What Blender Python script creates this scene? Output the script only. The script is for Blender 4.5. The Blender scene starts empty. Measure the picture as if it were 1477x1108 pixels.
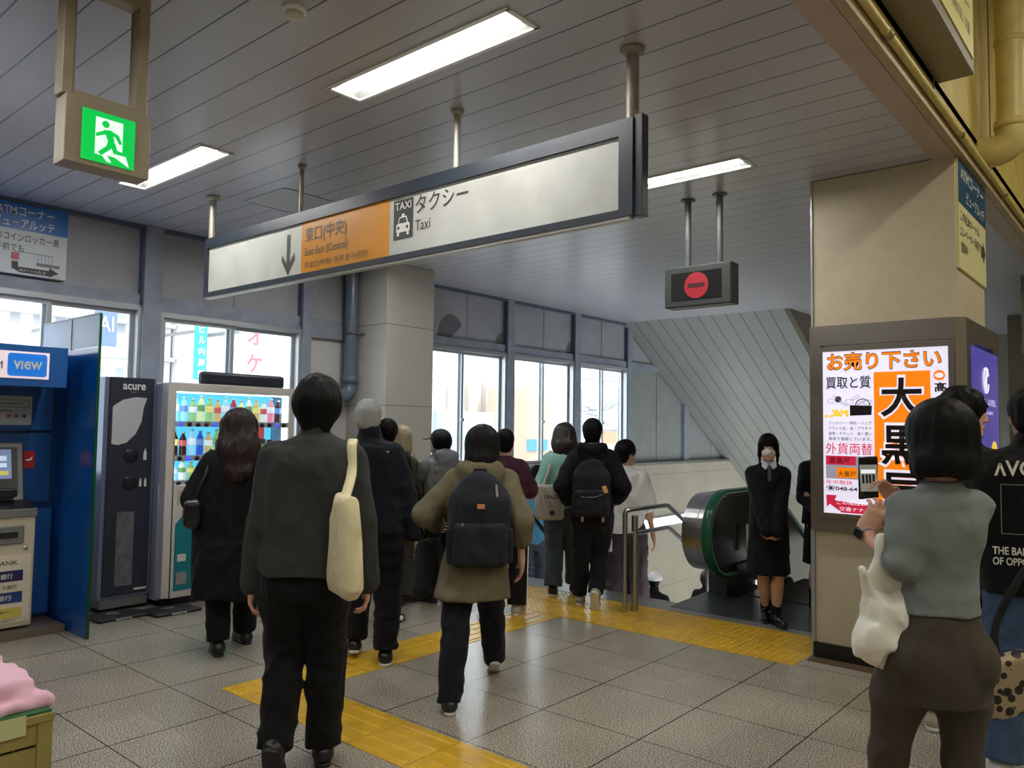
import bpy, bmesh, math, random
import numpy as np
from mathutils import Matrix, Vector
R = math.radians
S = bpy.context.scene
COL = S.collection
random.seed(7)

# ------------------------------------------------------------ camera, world, exposure
FPX, YAW, PITCH, ROLL, EYE = 1127.27, 40.4916, 3.1939, 0.7737, 1.53
cam = bpy.data.cameras.new('camera')
cam.sensor_width = 36.0
cam.lens = FPX * 36.0 / 1477.0
cam.clip_start = 0.05
cam.clip_end = 400
cam_o = bpy.data.objects.new('camera', cam)
COL.objects.link(cam_o)
_y, _p, _r = R(YAW), R(PITCH), R(ROLL)
CF = np.array([math.cos(_p) * math.cos(_y), math.cos(_p) * math.sin(_y), math.sin(_p)])
_r0 = np.array([math.sin(_y), -math.cos(_y), 0.0])
_u0 = np.cross(_r0, CF)
CR = math.cos(_r) * _r0 + math.sin(_r) * _u0
CU = -math.sin(_r) * _r0 + math.cos(_r) * _u0
CC = np.array([0, 0, EYE])
cam_o.matrix_world = Matrix(((CR[0], CU[0], -CF[0], 0), (CR[1], CU[1], -CF[1], 0), (CR[2], CU[2], -CF[2], EYE), (0, 0, 0, 1)))
S.camera = cam_o
S.view_settings.view_transform = 'Standard'
S.view_settings.look = 'None'
S.view_settings.gamma = 1
S.view_settings.use_curve_mapping = False
S.view_settings.exposure = 1.5
world = bpy.data.worlds.new('sky')
S.world = world
world.use_nodes = True
_bg = world.node_tree.nodes['Background']
_bg.inputs[0].default_value = (0.93, 0.97, 1.0, 1)
_bg.inputs[1].default_value = 2.0

def ray(x, y): return (x - 738.5) / FPX * CR - (y - 554.0) / FPX * CU + CF
def atz(x, y, z=0.0):          # a measured image point on the level z
    d = ray(x, y); return CC + d * ((z - EYE) / d[2])
def aty(x, y, v):
    d = ray(x, y); return CC + d * (v / d[1])
def atx(x, y, v):
    d = ray(x, y); return CC + d * (v / d[0])
def atd(x, y, d): return CC + ray(x, y) * d

# every other light is a lamp built below; their places and strengths (the tall hall behind the camera is lit warm)
LAMPS = [(2.5, 2.72), (2.5, 5.27), (4.8, 2.72), (4.8, 5.27), (0.2, 2.72), (0.2, 5.27)]  # last two are out of view, added for the lighting
LAMP_E = 22.0
HALL_LAMPS = [(1.0, -1.2), (4.5, -1.2), (8.0, -1.2), (1.0, -4.0), (5.5, -4.0), (-3.0, -1.5)]
HALL_E = 13.0
HALL_C = (1.0, 0.94, 0.78)

# ------------------------------------------------------------ materials
MATS = {}
def nodes_of(m): return m.node_tree.nodes, m.node_tree.links
def mat(name, color, rough=0.6, metal=0.0, bump=0.0, bscale=60.0, var=0.0, vscale=4.0, emit=0.0, ecol=None, alpha=1.0, trans=0.0, spec=0.5, sheen=0.0, stretch=(1, 1, 1), coat=0.0, wrinkle=0.0):
    if name in MATS: return MATS[name]
    m = bpy.data.materials.new(name); m.use_nodes = True
    n, l = nodes_of(m); b = n['Principled BSDF']
    c = tuple(color) + (1,) if len(color) == 3 else color
    b.inputs['Base Color'].default_value = c
    b.inputs['Roughness'].default_value = rough
    b.inputs['Metallic'].default_value = metal
    b.inputs['Specular IOR Level'].default_value = spec
    b.inputs['Alpha'].default_value = alpha
    b.inputs['Transmission Weight'].default_value = trans
    b.inputs['Sheen Weight'].default_value = sheen
    b.inputs['Coat Weight'].default_value = coat
    if emit:
        b.inputs['Emission Color'].default_value = tuple(ecol or color) + (1,)
        b.inputs['Emission Strength'].default_value = emit
    tc = mp = None
    if bump or var:
        tc = n.new('ShaderNodeTexCoord'); mp = n.new('ShaderNodeMapping'); mp.inputs['Scale'].default_value = stretch
        l.new(tc.outputs['Object'], mp.inputs['Vector'])
    if var:
        t = n.new('ShaderNodeTexNoise'); t.inputs['Scale'].default_value = vscale; t.inputs['Detail'].default_value = 5
        l.new(mp.outputs[0], t.inputs['Vector'])
        mr = n.new('ShaderNodeMapRange'); mr.inputs['From Min'].default_value = 0.3; mr.inputs['From Max'].default_value = 0.7
        mr.inputs['To Min'].default_value = 1 - var; mr.inputs['To Max'].default_value = 1 + var
        l.new(t.outputs['Fac'], mr.inputs['Value'])
        h = n.new('ShaderNodeHueSaturation'); h.inputs['Color'].default_value = c
        l.new(mr.outputs[0], h.inputs['Value']); l.new(h.outputs[0], b.inputs['Base Color'])
    if bump:
        t = n.new('ShaderNodeTexNoise'); t.inputs['Scale'].default_value = bscale; t.inputs['Detail'].default_value = 3
        l.new(mp.outputs[0], t.inputs['Vector'])
        bp = n.new('ShaderNodeBump'); bp.inputs['Strength'].default_value = bump; bp.inputs['Distance'].default_value = 0.01
        l.new(t.outputs['Fac'], bp.inputs['Height']); l.new(bp.outputs[0], b.inputs['Normal'])
        if wrinkle:      # soft cloth folds
            m2 = n.new('ShaderNodeMapping'); m2.inputs['Scale'].default_value = (1.3, 1.3, 0.8); m2.inputs['Rotation'].default_value = (0.3, 0.2, 0.4); l.new(tc.outputs['Object'], m2.inputs['Vector'])
            t4 = n.new('ShaderNodeTexNoise'); t4.inputs['Scale'].default_value = 5.0; t4.inputs['Detail'].default_value = 1.2; t4.inputs['Distortion'].default_value = 0.9; l.new(m2.outputs[0], t4.inputs['Vector'])
            b4 = n.new('ShaderNodeBump'); b4.inputs['Strength'].default_value = wrinkle; b4.inputs['Distance'].default_value = 0.05; l.new(t4.outputs['Fac'], b4.inputs['Height']); l.new(b4.outputs[0], bp.inputs['Normal'])
    MATS[name] = m
    return m
def srgb(r, g, b):
    f = lambda v: (v / 255 / 12.92) if v / 255 <= 0.04045 else ((v / 255 + 0.055) / 1.055) ** 2.4
    return (f(r), f(g), f(b))
def MM(name, r, g, b, rough=0.6, **k): return mat(name, srgb(r, g, b), rough, **k)

def math_node(n, l, op, a, b=None):
    m = n.new('ShaderNodeMath'); m.operation = op
    for i, v in enumerate((a, b)):
        if v is None: continue
        if isinstance(v, (int, float)): m.inputs[i].default_value = v
        else: l.new(v, m.inputs[i])
    return m.outputs[0]
def joint_mask(n, l, coord, pitch, off, w):     # 1 inside a joint line
    v = math_node(n, l, 'SUBTRACT', coord, off)
    v = math_node(n, l, 'DIVIDE', v, pitch)
    v = math_node(n, l, 'FRACT', v)
    v = math_node(n, l, 'SUBTRACT', v, 0.5)
    v = math_node(n, l, 'ABSOLUTE', v)
    return math_node(n, l, 'GREATER_THAN', v, 0.5 - w / pitch / 2)

def floor_mat():
    m = bpy.data.materials.new('granite_floor'); m.use_nodes = True
    n, l = nodes_of(m); b = n['Principled BSDF']
    g = n.new('ShaderNodeNewGeometry'); sp = n.new('ShaderNodeSeparateXYZ'); l.new(g.outputs['Position'], sp.inputs[0])
    a = joint_mask(n, l, sp.outputs[0], 0.5925, 3.43, 0.006)
    c = joint_mask(n, l, sp.outputs[1], 0.6084, 2.678, 0.008)
    j = math_node(n, l, 'MAXIMUM', a, c)
    t1 = n.new('ShaderNodeTexNoise'); t1.inputs['Scale'].default_value = 170; t1.inputs['Detail'].default_value = 2
    l.new(g.outputs['Position'], t1.inputs['Vector'])
    r1 = n.new('ShaderNodeValToRGB'); e = r1.color_ramp.elements
    e[0].position = 0.38; e[0].color = srgb(62, 57, 50) + (1,)
    e[1].position = 0.62; e[1].color = srgb(220, 212, 197) + (1,)
    x = e.new(0.46); x.color = srgb(140, 132, 118) + (1,)
    x = e.new(0.54); x.color = srgb(176, 167, 151) + (1,)
    l.new(t1.outputs['Fac'], r1.inputs[0])
    t2 = n.new('ShaderNodeTexNoise'); t2.inputs['Scale'].default_value = 1.3; t2.inputs['Detail'].default_value = 4
    l.new(g.outputs['Position'], t2.inputs['Vector'])
    mr = n.new('ShaderNodeMapRange'); mr.inputs['From Min'].default_value = 0.3; mr.inputs['From Max'].default_value = 0.7
    mr.inputs['To Min'].default_value = 0.84; mr.inputs['To Max'].default_value = 1.1
    l.new(t2.outputs['Fac'], mr.inputs['Value'])
    # each slab a slightly different tone
    fx = math_node(n, l, 'FLOOR', math_node(n, l, 'DIVIDE', math_node(n, l, 'SUBTRACT', sp.outputs[0], 3.43 - 0.29625), 0.5925))
    fy = math_node(n, l, 'FLOOR', math_node(n, l, 'DIVIDE', math_node(n, l, 'SUBTRACT', sp.outputs[1], 2.678 - 0.3042), 0.6084))
    cb = n.new('ShaderNodeCombineXYZ'); l.new(fx, cb.inputs[0]); l.new(fy, cb.inputs[1])
    wn = n.new('ShaderNodeTexWhiteNoise'); wn.noise_dimensions = '2D'; l.new(cb.outputs[0], wn.inputs['Vector'])
    tone = math_node(n, l, 'MULTIPLY', math_node(n, l, 'ADD', math_node(n, l, 'MULTIPLY', wn.outputs['Value'], 0.12), 0.86), mr.outputs[0])
    hs = n.new('ShaderNodeHueSaturation'); l.new(r1.outputs[0], hs.inputs['Color']); l.new(tone, hs.inputs['Value'])
    mx = n.new('ShaderNodeMixRGB'); l.new(j, mx.inputs[0]); l.new(hs.outputs[0], mx.inputs[1]); mx.inputs[2].default_value = srgb(52, 46, 38) + (1,)
    l.new(mx.outputs[0], b.inputs['Base Color'])
    b.inputs['Roughness'].default_value = 0.27
    t3 = n.new('ShaderNodeTexNoise'); t3.inputs['Scale'].default_value = 240; t3.inputs['Detail'].default_value = 2
    l.new(g.outputs['Position'], t3.inputs['Vector'])
    hh = math_node(n, l, 'SUBTRACT', t3.outputs['Fac'], math_node(n, l, 'MULTIPLY', j, 1.5))
    bp = n.new('ShaderNodeBump'); bp.inputs['Strength'].default_value = 0.2; bp.inputs['Distance'].default_value = 0.001
    l.new(hh, bp.inputs['Height']); l.new(bp.outputs[0], b.inputs['Normal'])
    return m

def board_mat(name, col, gcol, pitch, off, axis, w=0.010, rough=0.4, var=0.05):
    m = bpy.data.materials.new(name); m.use_nodes = True
    n, l = nodes_of(m); b = n['Principled BSDF']
    g = n.new('ShaderNodeNewGeometry'); sp = n.new('ShaderNodeSeparateXYZ'); l.new(g.outputs['Position'], sp.inputs[0])
    a = joint_mask(n, l, sp.outputs[axis], pitch, off, w)
    t2 = n.new('ShaderNodeTexNoise'); t2.inputs['Scale'].default_value = 0.9; t2.inputs['Detail'].default_value = 5
    l.new(g.outputs['Position'], t2.inputs['Vector'])
    mr = n.new('ShaderNodeMapRange'); mr.inputs['From Min'].default_value = 0.3; mr.inputs['From Max'].default_value = 0.7
    mr.inputs['To Min'].default_value = 1 - var; mr.inputs['To Max'].default_value = 1 + var
    l.new(t2.outputs['Fac'], mr.inputs['Value'])
    hs = n.new('ShaderNodeHueSaturation'); hs.inputs['Color'].default_value = tuple(col) + (1,); l.new(mr.outputs[0], hs.inputs['Value'])
    mx = n.new('ShaderNodeMixRGB'); l.new(a, mx.inputs[0]); l.new(hs.outputs[0], mx.inputs[1]); mx.inputs[2].default_value = tuple(gcol) + (1,)
    l.new(mx.outputs[0], b.inputs['Base Color']); b.inputs['Roughness'].default_value = rough
    inv = math_node(n, l, 'SUBTRACT', 1.0, a)
    bp = n.new('ShaderNodeBump'); bp.inputs['Strength'].default_value = 0.8; bp.inputs['Distance'].default_value = 0.006
    l.new(inv, bp.inputs['Height']); l.new(bp.outputs[0], b.inputs['Normal'])
    return m

def tile_mat(name, col, gcol, px, ox, pz, oz, axis=0, w=0.007, rough=0.3, stagger=False):
    m = bpy.data.materials.new(name); m.use_nodes = True
    n, l = nodes_of(m); b = n['Principled BSDF']
    g = n.new('ShaderNodeNewGeometry'); sp = n.new('ShaderNodeSeparateXYZ'); l.new(g.outputs['Position'], sp.inputs[0])
    a = joint_mask(n, l, sp.outputs[axis], px, ox, w); c = joint_mask(n, l, sp.outputs[2], pz, oz, w)
    j = math_node(n, l, 'MAXIMUM', a, c)
    t2 = n.new('ShaderNodeTexNoise'); t2.inputs['Scale'].default_value = 1.7; t2.inputs['Detail'].default_value = 6
    l.new(g.outputs['Position'], t2.inputs['Vector'])
    mr = n.new('ShaderNodeMapRange'); mr.inputs['From Min'].default_value = 0.3; mr.inputs['From Max'].default_value = 0.7
    mr.inputs['To Min'].default_value = 0.9; mr.inputs['To Max'].default_value = 1.06
    l.new(t2.outputs['Fac'], mr.inputs['Value'])
    hs = n.new('ShaderNodeHueSaturation'); hs.inputs['Color'].default_value = tuple(col) + (1,); l.new(mr.outputs[0], hs.inputs['Value'])
    mx = n.new('ShaderNodeMixRGB'); l.new(j, mx.inputs[0]); l.new(hs.outputs[0], mx.inputs[1]); mx.inputs[2].default_value = tuple(gcol) + (1,)
    l.new(mx.outputs[0], b.inputs['Base Color']); b.inputs['Roughness'].default_value = rough
    return m

# ------------------------------------------------------------ object helpers
def tag(o, label=None, cat=None, group=None, kind=None):
    if label: o['label'] = label
    if cat: o['category'] = cat
    if group: o['group'] = group
    if kind: o['kind'] = kind
    return o
def thing(name, label, cat, loc=(0, 0, 0), group=None):
    o = bpy.data.objects.new(name, None); COL.objects.link(o)
    o.location = Vector([float(v) for v in loc]); o.empty_display_size = 0.1
    return tag(o, label, cat, group)
def attach(o, parent):
    if parent is not None:
        o.parent = parent
        off = Vector((0, 0, 0)); p = parent
        while p is not None:
            off += p.location; p = p.parent
        o.location = Vector((0, 0, 0))
        if o.type == 'MESH': o.data.transform(Matrix.Translation(-off))
    return o
def recenter(o):        # mesh origin to its own base centre
    vs = np.empty(len(o.data.vertices) * 3); o.data.vertices.foreach_get('co', vs); vs = vs.reshape(-1, 3)
    c = (vs.min(0) + vs.max(0)) / 2; c[2] = vs[:, 2].min()
    o.data.transform(Matrix.Translation(-Vector(c))); o.location = Vector(c) + o.location
    return o
class MB:
    def __init__(s): s.v = []; s.f = []; s.sm = []
    def add(s, vs, fs, smooth=False):
        k = len(s.v); s.v += [tuple(map(float, v)) for v in vs]
        s.f += [tuple(i + k for i in f) for f in fs]; s.sm += [smooth] * len(fs); return s
    def box(s, x0, x1, y0, y1, z0, z1):
        return s.add([(x0, y0, z0), (x1, y0, z0), (x1, y1, z0), (x0, y1, z0), (x0, y0, z1), (x1, y0, z1), (x1, y1, z1), (x0, y1, z1)],
                     [(0, 3, 2, 1), (4, 5, 6, 7), (0, 1, 5, 4), (1, 2, 6, 5), (2, 3, 7, 6), (3, 0, 4, 7)])
    def obox(s, c, ax, h):
        c = np.array(c, float); ax = [np.array(a, float) for a in ax]
        vs = [c + ax[0] * h[0] * i + ax[1] * h[1] * j + ax[2] * h[2] * k for k in (-1, 1) for i, j in ((-1, -1), (1, -1), (1, 1), (-1, 1))]
        return s.add(vs, [(0, 3, 2, 1), (4, 5, 6, 7), (0, 1, 5, 4), (1, 2, 6, 5), (2, 3, 7, 6), (3, 0, 4, 7)])
    def quad(s, a, b, c, d): return s.add([a, b, c, d], [(0, 1, 2, 3)])
    def prism(s, poly, axis, a, b):       # poly in the two other axes, extruded along axis from a to b
        def P(q, t):
            if axis == 0: return (t, q[0], q[1])
            if axis == 1: return (q[0], t, q[1])
            return (q[0], q[1], t)
        n = len(poly); vs = [P(q, a) for q in poly] + [P(q, b) for q in poly]
        return s.add(vs, [tuple(range(n)), tuple(range(2 * n - 1, n - 1, -1))] + [(i, i + n, (i + 1) % n + n, (i + 1) % n) for i in range(n)])
    def tube(s, path, r, n=14, cap=True, rs=None):
        path = [np.array(q, float) for q in path]; k0 = len(path); rings = []
        up = np.array([0, 0, 1.0])
        t0 = path[1] - path[0]; t0 /= np.linalg.norm(t0)
        a = np.cross(t0, up)
        if np.linalg.norm(a) < 0.1: a = np.cross(t0, [1, 0, 0])
        a /= np.linalg.norm(a)
        for i, q in enumerate(path):
            t = path[min(i + 1, k0 - 1)] - path[max(i - 1, 0)]; t /= np.linalg.norm(t)
            a = a - t * (a @ t); a /= np.linalg.norm(a); b = np.cross(t, a)
            rr = rs[i] if rs else r
            rings.append([q + (a * math.cos(2 * math.pi * j / n) + b * math.sin(2 * math.pi * j / n)) * rr for j in range(n)])
        fs = [(i * n + j, i * n + (j + 1) % n, (i + 1) * n + (j + 1) % n, (i + 1) * n + j) for i in range(k0 - 1) for j in range(n)]
        s.add([v for g in rings for v in g], fs, True)
        if cap:
            s.add(rings[0], [tuple(range(n))[::-1]]); s.add(rings[-1], [tuple(range(n))])
        return s
    def lathe(s, c, prof, n=20, axis=(0, 0, 1), smooth=True):   # prof: (r, t) along the axis
        ax = np.array(axis, float); ax /= np.linalg.norm(ax)
        a = np.cross(ax, [0.0, 0, 1]);
        if np.linalg.norm(a) < 0.1: a = np.cross(ax, [1.0, 0, 0])
        a /= np.linalg.norm(a); b = np.cross(ax, a); c = np.array(c, float)
        vs = [c + ax * t + (a * math.cos(2 * math.pi * j / n) + b * math.sin(2 * math.pi * j / n)) * r for r, t in prof for j in range(n)]
        m = len(prof)
        fs = [(i * n + j, i * n + (j + 1) % n, (i + 1) * n + (j + 1) % n, (i + 1) * n + j) for i in range(m - 1) for j in range(n)]
        s.add(vs, fs, smooth); s.add(vs[:n], [tuple(range(n))[::-1]]); s.add(vs[-n:], [tuple(range(n))])
        return s
    def build(s, name, m, parent=None, bevel=0.0, label=None):
        me = bpy.data.meshes.new(name); me.from_pydata(s.v, [], s.f)
        me.polygons.foreach_set('use_smooth', s.sm); me.update()
        bm = bmesh.new(); bm.from_mesh(me)
        if bevel: bmesh.ops.remove_doubles(bm, verts=bm.verts, dist=1e-6)
        bmesh.ops.recalc_face_normals(bm, faces=bm.faces); bm.to_mesh(me); bm.free()
        if m: me.materials.append(m)
        o = bpy.data.objects.new(name, me); COL.objects.link(o)
        if parent is not None: attach(o, parent)
        else: recenter(o)
        if bevel:
            bv = o.modifiers.new('bevel', 'BEVEL'); bv.width = bevel; bv.segments = 3; bv.limit_method = 'ANGLE'; bv.harden_normals = True
        if label: o['label'] = label
        return o
def structure(o): o['kind'] = 'structure'; return o

def lettering(s, size, org, U, V, m, parent, name='lettering', width=None, height=None, bold=0.0, align='LEFT', lift=0.0015, spacing=1.0):
    """text as flat mesh: org = lower left (or centre) point, U right, V up"""
    cu = bpy.data.curves.new('t', 'FONT'); cu.body = s; cu.size = 1.0; cu.align_x = 'LEFT'; cu.offset = bold; cu.space_character = spacing
    cu.resolution_u = 4
    t = bpy.data.objects.new('t', cu); COL.objects.link(t)
    bpy.context.view_layer.update()
    me = bpy.data.meshes.new_from_object(t.evaluated_get(bpy.context.evaluated_depsgraph_get()))
    bpy.data.objects.remove(t); bpy.data.curves.remove(cu)
    nv = len(me.vertices)
    if nv == 0: return None
    co = np.empty(nv * 3); me.vertices.foreach_get('co', co); co = co.reshape(-1, 3)
    mn, mx = co.min(0), co.max(0)
    sx = sy = size
    if height: sy = height / max(1e-6, mx[1] - mn[1]); sx = sy
    if width:
        sx = width / max(1e-6, mx[0] - mn[0])
        if not height: sy = sx
    U = np.array(U, float); V = np.array(V, float); N = np.cross(U, V); org = np.array(org, float)
    x = (co[:, 0] - mn[0]) * sx; y = (co[:, 1] - mn[1]) * sy
    if align == 'CENTER': x -= (mx[0] - mn[0]) * sx / 2
    w = org + x[:, None] * U + y[:, None] * V + N * lift
    me.vertices.foreach_set('co', w.ravel()); me.update(); me.materials.clear(); me.materials.append(m)
    o = bpy.data.objects.new(name, me); COL.objects.link(o); attach(o, parent)
    return o
def poly(pts, org, U, V, m, parent, name, lift=0.0012, thick=0.0):
    U = np.array(U, float); V = np.array(V, float); N = np.cross(U, V); org = np.array(org, float)
    b = MB(); vs = [org + p[0] * U + p[1] * V + N * lift for p in pts]
    b.add(vs, [tuple(range(len(vs)))])
    me_o = b.build(name, m, parent)
    return me_o
def rrect(x0, x1, y0, y1, r, n=5):
    out = []
    for cx, cy, a in ((x1 - r, y0 + r, -90), (x1 - r, y1 - r, 0), (x0 + r, y1 - r, 90), (x0 + r, y0 + r, 180)):
        for i in range(n + 1):
            t = R(a + 90 * i / n); out.append((cx + r * math.cos(t), cy + r * math.sin(t)))
    return out
def disc(cx, cy, rx, ry, n=24): return [(cx + rx * math.cos(2 * math.pi * i / n), cy + ry * math.sin(2 * math.pi * i / n)) for i in range(n)]

# ------------------------------------------------------------ shaded volumes for bodies and cloth (numpy surface nets)
_rng = np.random.RandomState(3)
_LAT = _rng.rand(32, 32, 32).astype(np.float32)
def vnoise(x, y, z):
    ix = np.floor(x).astype(np.int32); iy = np.floor(y).astype(np.int32); iz = np.floor(z).astype(np.int32)
    fx = x - ix; fy = y - iy; fz = z - iz
    fx = fx * fx * (3 - 2 * fx); fy = fy * fy * (3 - 2 * fy); fz = fz * fz * (3 - 2 * fz)
    ix &= 31; iy &= 31; iz &= 31; jx = (ix + 1) & 31; jy = (iy + 1) & 31; jz = (iz + 1) & 31
    L = _LAT
    a = L[ix, iy, iz] * (1 - fx) + L[jx, iy, iz] * fx; b = L[ix, jy, iz] * (1 - fx) + L[jx, jy, iz] * fx
    c = L[ix, iy, jz] * (1 - fx) + L[jx, iy, jz] * fx; d = L[ix, jy, jz] * (1 - fx) + L[jx, jy, jz] * fx
    return (a * (1 - fy) + b * fy) * (1 - fz) + (c * (1 - fy) + d * fy) * fz
A3 = lambda v: np.array(v, dtype=np.float64)
def unit(v): v = A3(v); return v / max(1e-9, np.linalg.norm(v))
class Vol:
    def __init__(s, h=0.008): s.h = h; s.p = []
    def _p(s, fn, lo, hi, k, op): s.p.append((fn, A3(lo), A3(hi), k, op)); return s
    def cone(s, a, b, ra, rb, k=0.02, n=None, sc=1.0, op='add'):
        a = A3(a); b = A3(b); ba = b - a; L = max(1e-9, ba @ ba); m = max(ra, rb)
        nn = None if n is None else unit(n)
        def fn(X, Y, Z):
            dx = X - a[0]; dy = Y - a[1]; dz = Z - a[2]
            t = np.clip((dx * ba[0] + dy * ba[1] + dz * ba[2]) / L, 0, 1)
            dx = dx - t * ba[0]; dy = dy - t * ba[1]; dz = dz - t * ba[2]
            q = dx * dx + dy * dy + dz * dz
            if nn is not None:
                u = dx * nn[0] + dy * nn[1] + dz * nn[2]
                q = q + u * u * (1 / sc ** 2 - 1)
            return (np.sqrt(np.maximum(q, 0)) - (ra + t * (rb - ra))) * (min(1, sc) if nn is not None else 1)
        return s._p(fn, np.minimum(a, b) - m * max(1, sc), np.maximum(a, b) + m * max(1, sc), k, op)
    def limb(s, pts, rs, k=0.02, n=None, sc=1.0):
        for i in range(len(pts) - 1): s.cone(pts[i], pts[i + 1], rs[i], rs[i + 1], k, n, sc)
        return s
    def ell(s, c, rad, ax=None, k=0.02, op='add'):
        c = A3(c); ax = np.eye(3) if ax is None else np.array([unit(a) for a in ax]); m = min(rad)
        def fn(X, Y, Z):
            d = (X - c[0], Y - c[1], Z - c[2]); q = 0; q2 = 0
            for i in range(3):
                u = d[0] * ax[i][0] + d[1] * ax[i][1] + d[2] * ax[i][2]
                q = q + (u / rad[i]) ** 2; q2 = q2 + (u / rad[i] ** 2) ** 2
            k0 = np.sqrt(q); return k0 * (k0 - 1) / np.maximum(np.sqrt(q2), 1e-6)
        e = max(rad); return s._p(fn, c - e, c + e, k, op)
    def box(s, c, half, ax=None, r=0.01, k=0.01, op='add'):
        c = A3(c); ax = np.eye(3) if ax is None else np.array([unit(a) for a in ax])
        def fn(X, Y, Z):
            d = (X - c[0], Y - c[1], Z - c[2]); o = 0; mx = None
            for i in range(3):
                u = np.abs(d[0] * ax[i][0] + d[1] * ax[i][1] + d[2] * ax[i][2]) - (half[i] - r)
                o = o + np.maximum(u, 0) ** 2; mx = u if mx is None else np.maximum(mx, u)
            return np.sqrt(o) + np.minimum(mx, 0) - r
        e = float(np.linalg.norm(half)); return s._p(fn, c - e, c + e, k, op)
    def outline(s, org, ax, pts, T=0.04, Rr=0.05, edge=0.006, k=0.01):
        """filled outline in the plane ax[0]/ax[2], swelling to half thickness T inside"""
        org = A3(org); ax = [unit(a) for a in ax]; P = np.array(pts, float)
        def fn(X, Y, Z):
            d = (X - org[0], Y - org[1], Z - org[2]); u, w, v_ = (d[0] * a[0] + d[1] * a[1] + d[2] * a[2] for a in ax)
            best = None; inside = None
            for i in range(len(P)):
                a, b = P[i], P[(i + 1) % len(P)]; e = b - a; L = e @ e
                t = np.clip(((u - a[0]) * e[0] + (v_ - a[1]) * e[1]) / L, 0, 1); q = np.hypot(u - a[0] - t * e[0], v_ - a[1] - t * e[1])
                best = q if best is None else np.minimum(best, q)
                c = ((a[1] > v_) != (b[1] > v_)) & (u < (b[0] - a[0]) * (v_ - a[1]) / (b[1] - a[1] + 1e-12) + a[0]); inside = c if inside is None else inside ^ c
            d2 = np.where(inside, -best, best); th = edge + T * np.sqrt(np.clip(-d2 / Rr, 0, 1))
            return np.where(d2 > 0, np.hypot(np.maximum(d2, 0), np.maximum(np.abs(w) - edge, 0)), np.maximum((np.abs(w) - th) * 0.8, d2 - edge * 0.3))
        C_ = np.array([org + ax[0] * q[0] + ax[2] * q[1] for q in P]); return s._p(fn, C_.min(0) - T - .01, C_.max(0) + T + .01, k, 'add')
    def loft(s, secs, k=0.02, op='add', power=2.3):
        """secs: (z, cx, cy, rx, ry, yaw) - rx across (right), ry along the facing direction"""
        secs = sorted(secs, key=lambda q: q[0]); A = np.array(secs, float)
        zz = np.linspace(A[0, 0], A[-1, 0], 200)
        B = []
        for i in range(1, 6):
            y = A[:, i]; g = np.gradient(y, A[:, 0]) if len(A) > 2 else np.full(len(A), (y[-1] - y[0]) / (A[-1, 0] - A[0, 0]))
            idx = np.clip(np.searchsorted(A[:, 0], zz, 'right') - 1, 0, len(A) - 2)
            h = A[idx + 1, 0] - A[idx, 0]; t = (zz - A[idx, 0]) / h
            B.append((2 * t ** 3 - 3 * t ** 2 + 1) * y[idx] + (t ** 3 - 2 * t ** 2 + t) * h * g[idx] + (-2 * t ** 3 + 3 * t ** 2) * y[idx + 1] + (t ** 3 - t ** 2) * h * g[idx + 1])
        z0, z1 = A[0, 0], A[-1, 0]
        def fn(X, Y, Z):
            zc = Z.ravel(); cx, cy, rx, ry, yw = (np.interp(zc, zz, b).reshape(Z.shape) for b in B)
            c, sn = np.cos(yw), np.sin(yw); dx = X - cx; dy = Y - cy
            f = np.abs(dx * c + dy * sn) / ry; r_ = np.abs(dx * sn - dy * c) / rx
            q = (f ** power + r_ ** power) ** (1 / power)
            d = (q - 1) * np.minimum(rx, ry)
            return np.maximum(d, np.maximum(z0 - Z, Z - z1))
        m = max(A[:, 3].max(), A[:, 4].max())
        return s._p(fn, (A[:, 1].min() - m, A[:, 2].min() - m, z0), (A[:, 1].max() + m, A[:, 2].max() + m, z1), k, op)
    def mesh(s, amp=0.0, fr=(8, 8, 8), ridge=False, amp2=0.0, fr2=(25, 25, 25), clampz=None):
        h = s.h; pos = [q for q in s.p if q[4] == 'add']
        lo = np.min([q[1] for q in pos], 0) - 3 * h - amp; hi = np.max([q[2] for q in pos], 0) + 3 * h + amp
        n = np.ceil((hi - lo) / h).astype(int) + 1
        D = np.full(n, 0.2, np.float32)
        ax = [(lo[i] + h * np.arange(n[i])).astype(np.float32) for i in range(3)]
        for fn, a, b, k, op in s.p:
            pad = 2.5 * h + k + amp
            i0 = np.clip(np.floor((a - pad - lo) / h).astype(int), 0, n); i1 = np.clip(np.ceil((b + pad - lo) / h).astype(int) + 1, 0, n)
            if np.any(i1 <= i0): continue
            sl = tuple(slice(i0[j], i1[j]) for j in range(3))
            X = ax[0][sl[0]][:, None, None]; Y = ax[1][sl[1]][None, :, None]; Z = ax[2][sl[2]][None, None, :]
            d = fn(X, Y, Z).astype(np.float32); d = np.broadcast_to(d, D[sl].shape)
            cur = D[sl]
            if op == 'add':
                hh = np.maximum(k - np.abs(cur - d), 0) / k
                D[sl] = np.minimum(cur, d) - hh * hh * k * 0.25
            elif op == 'sub': D[sl] = np.maximum(cur, -d)
        if amp:
            amp *= 1.35 if ridge else 1.0
            I = np.nonzero(np.abs(D) < amp * 2 + 2.5 * h); X = ax[0][I[0]]; Y = ax[1][I[1]]; Z = ax[2][I[2]]
            w = vnoise(X * 2.1 + 5, Y * 2.1 + 9, Z * 2.1) * 1.6
            v = vnoise(X * fr[0] + w, Y * fr[1] + w, Z * fr[2] + w * 1.5 + 11)
            v = (1 - np.abs(2 * v - 1) * 1.6) if ridge else (v * 2 - 1)
            D[I] -= amp * v
            if amp2: D[I] -= amp2 * (vnoise(X * fr2[0] + 3, Y * fr2[1] + 7, Z * fr2[2]) * 2 - 1)
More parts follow.
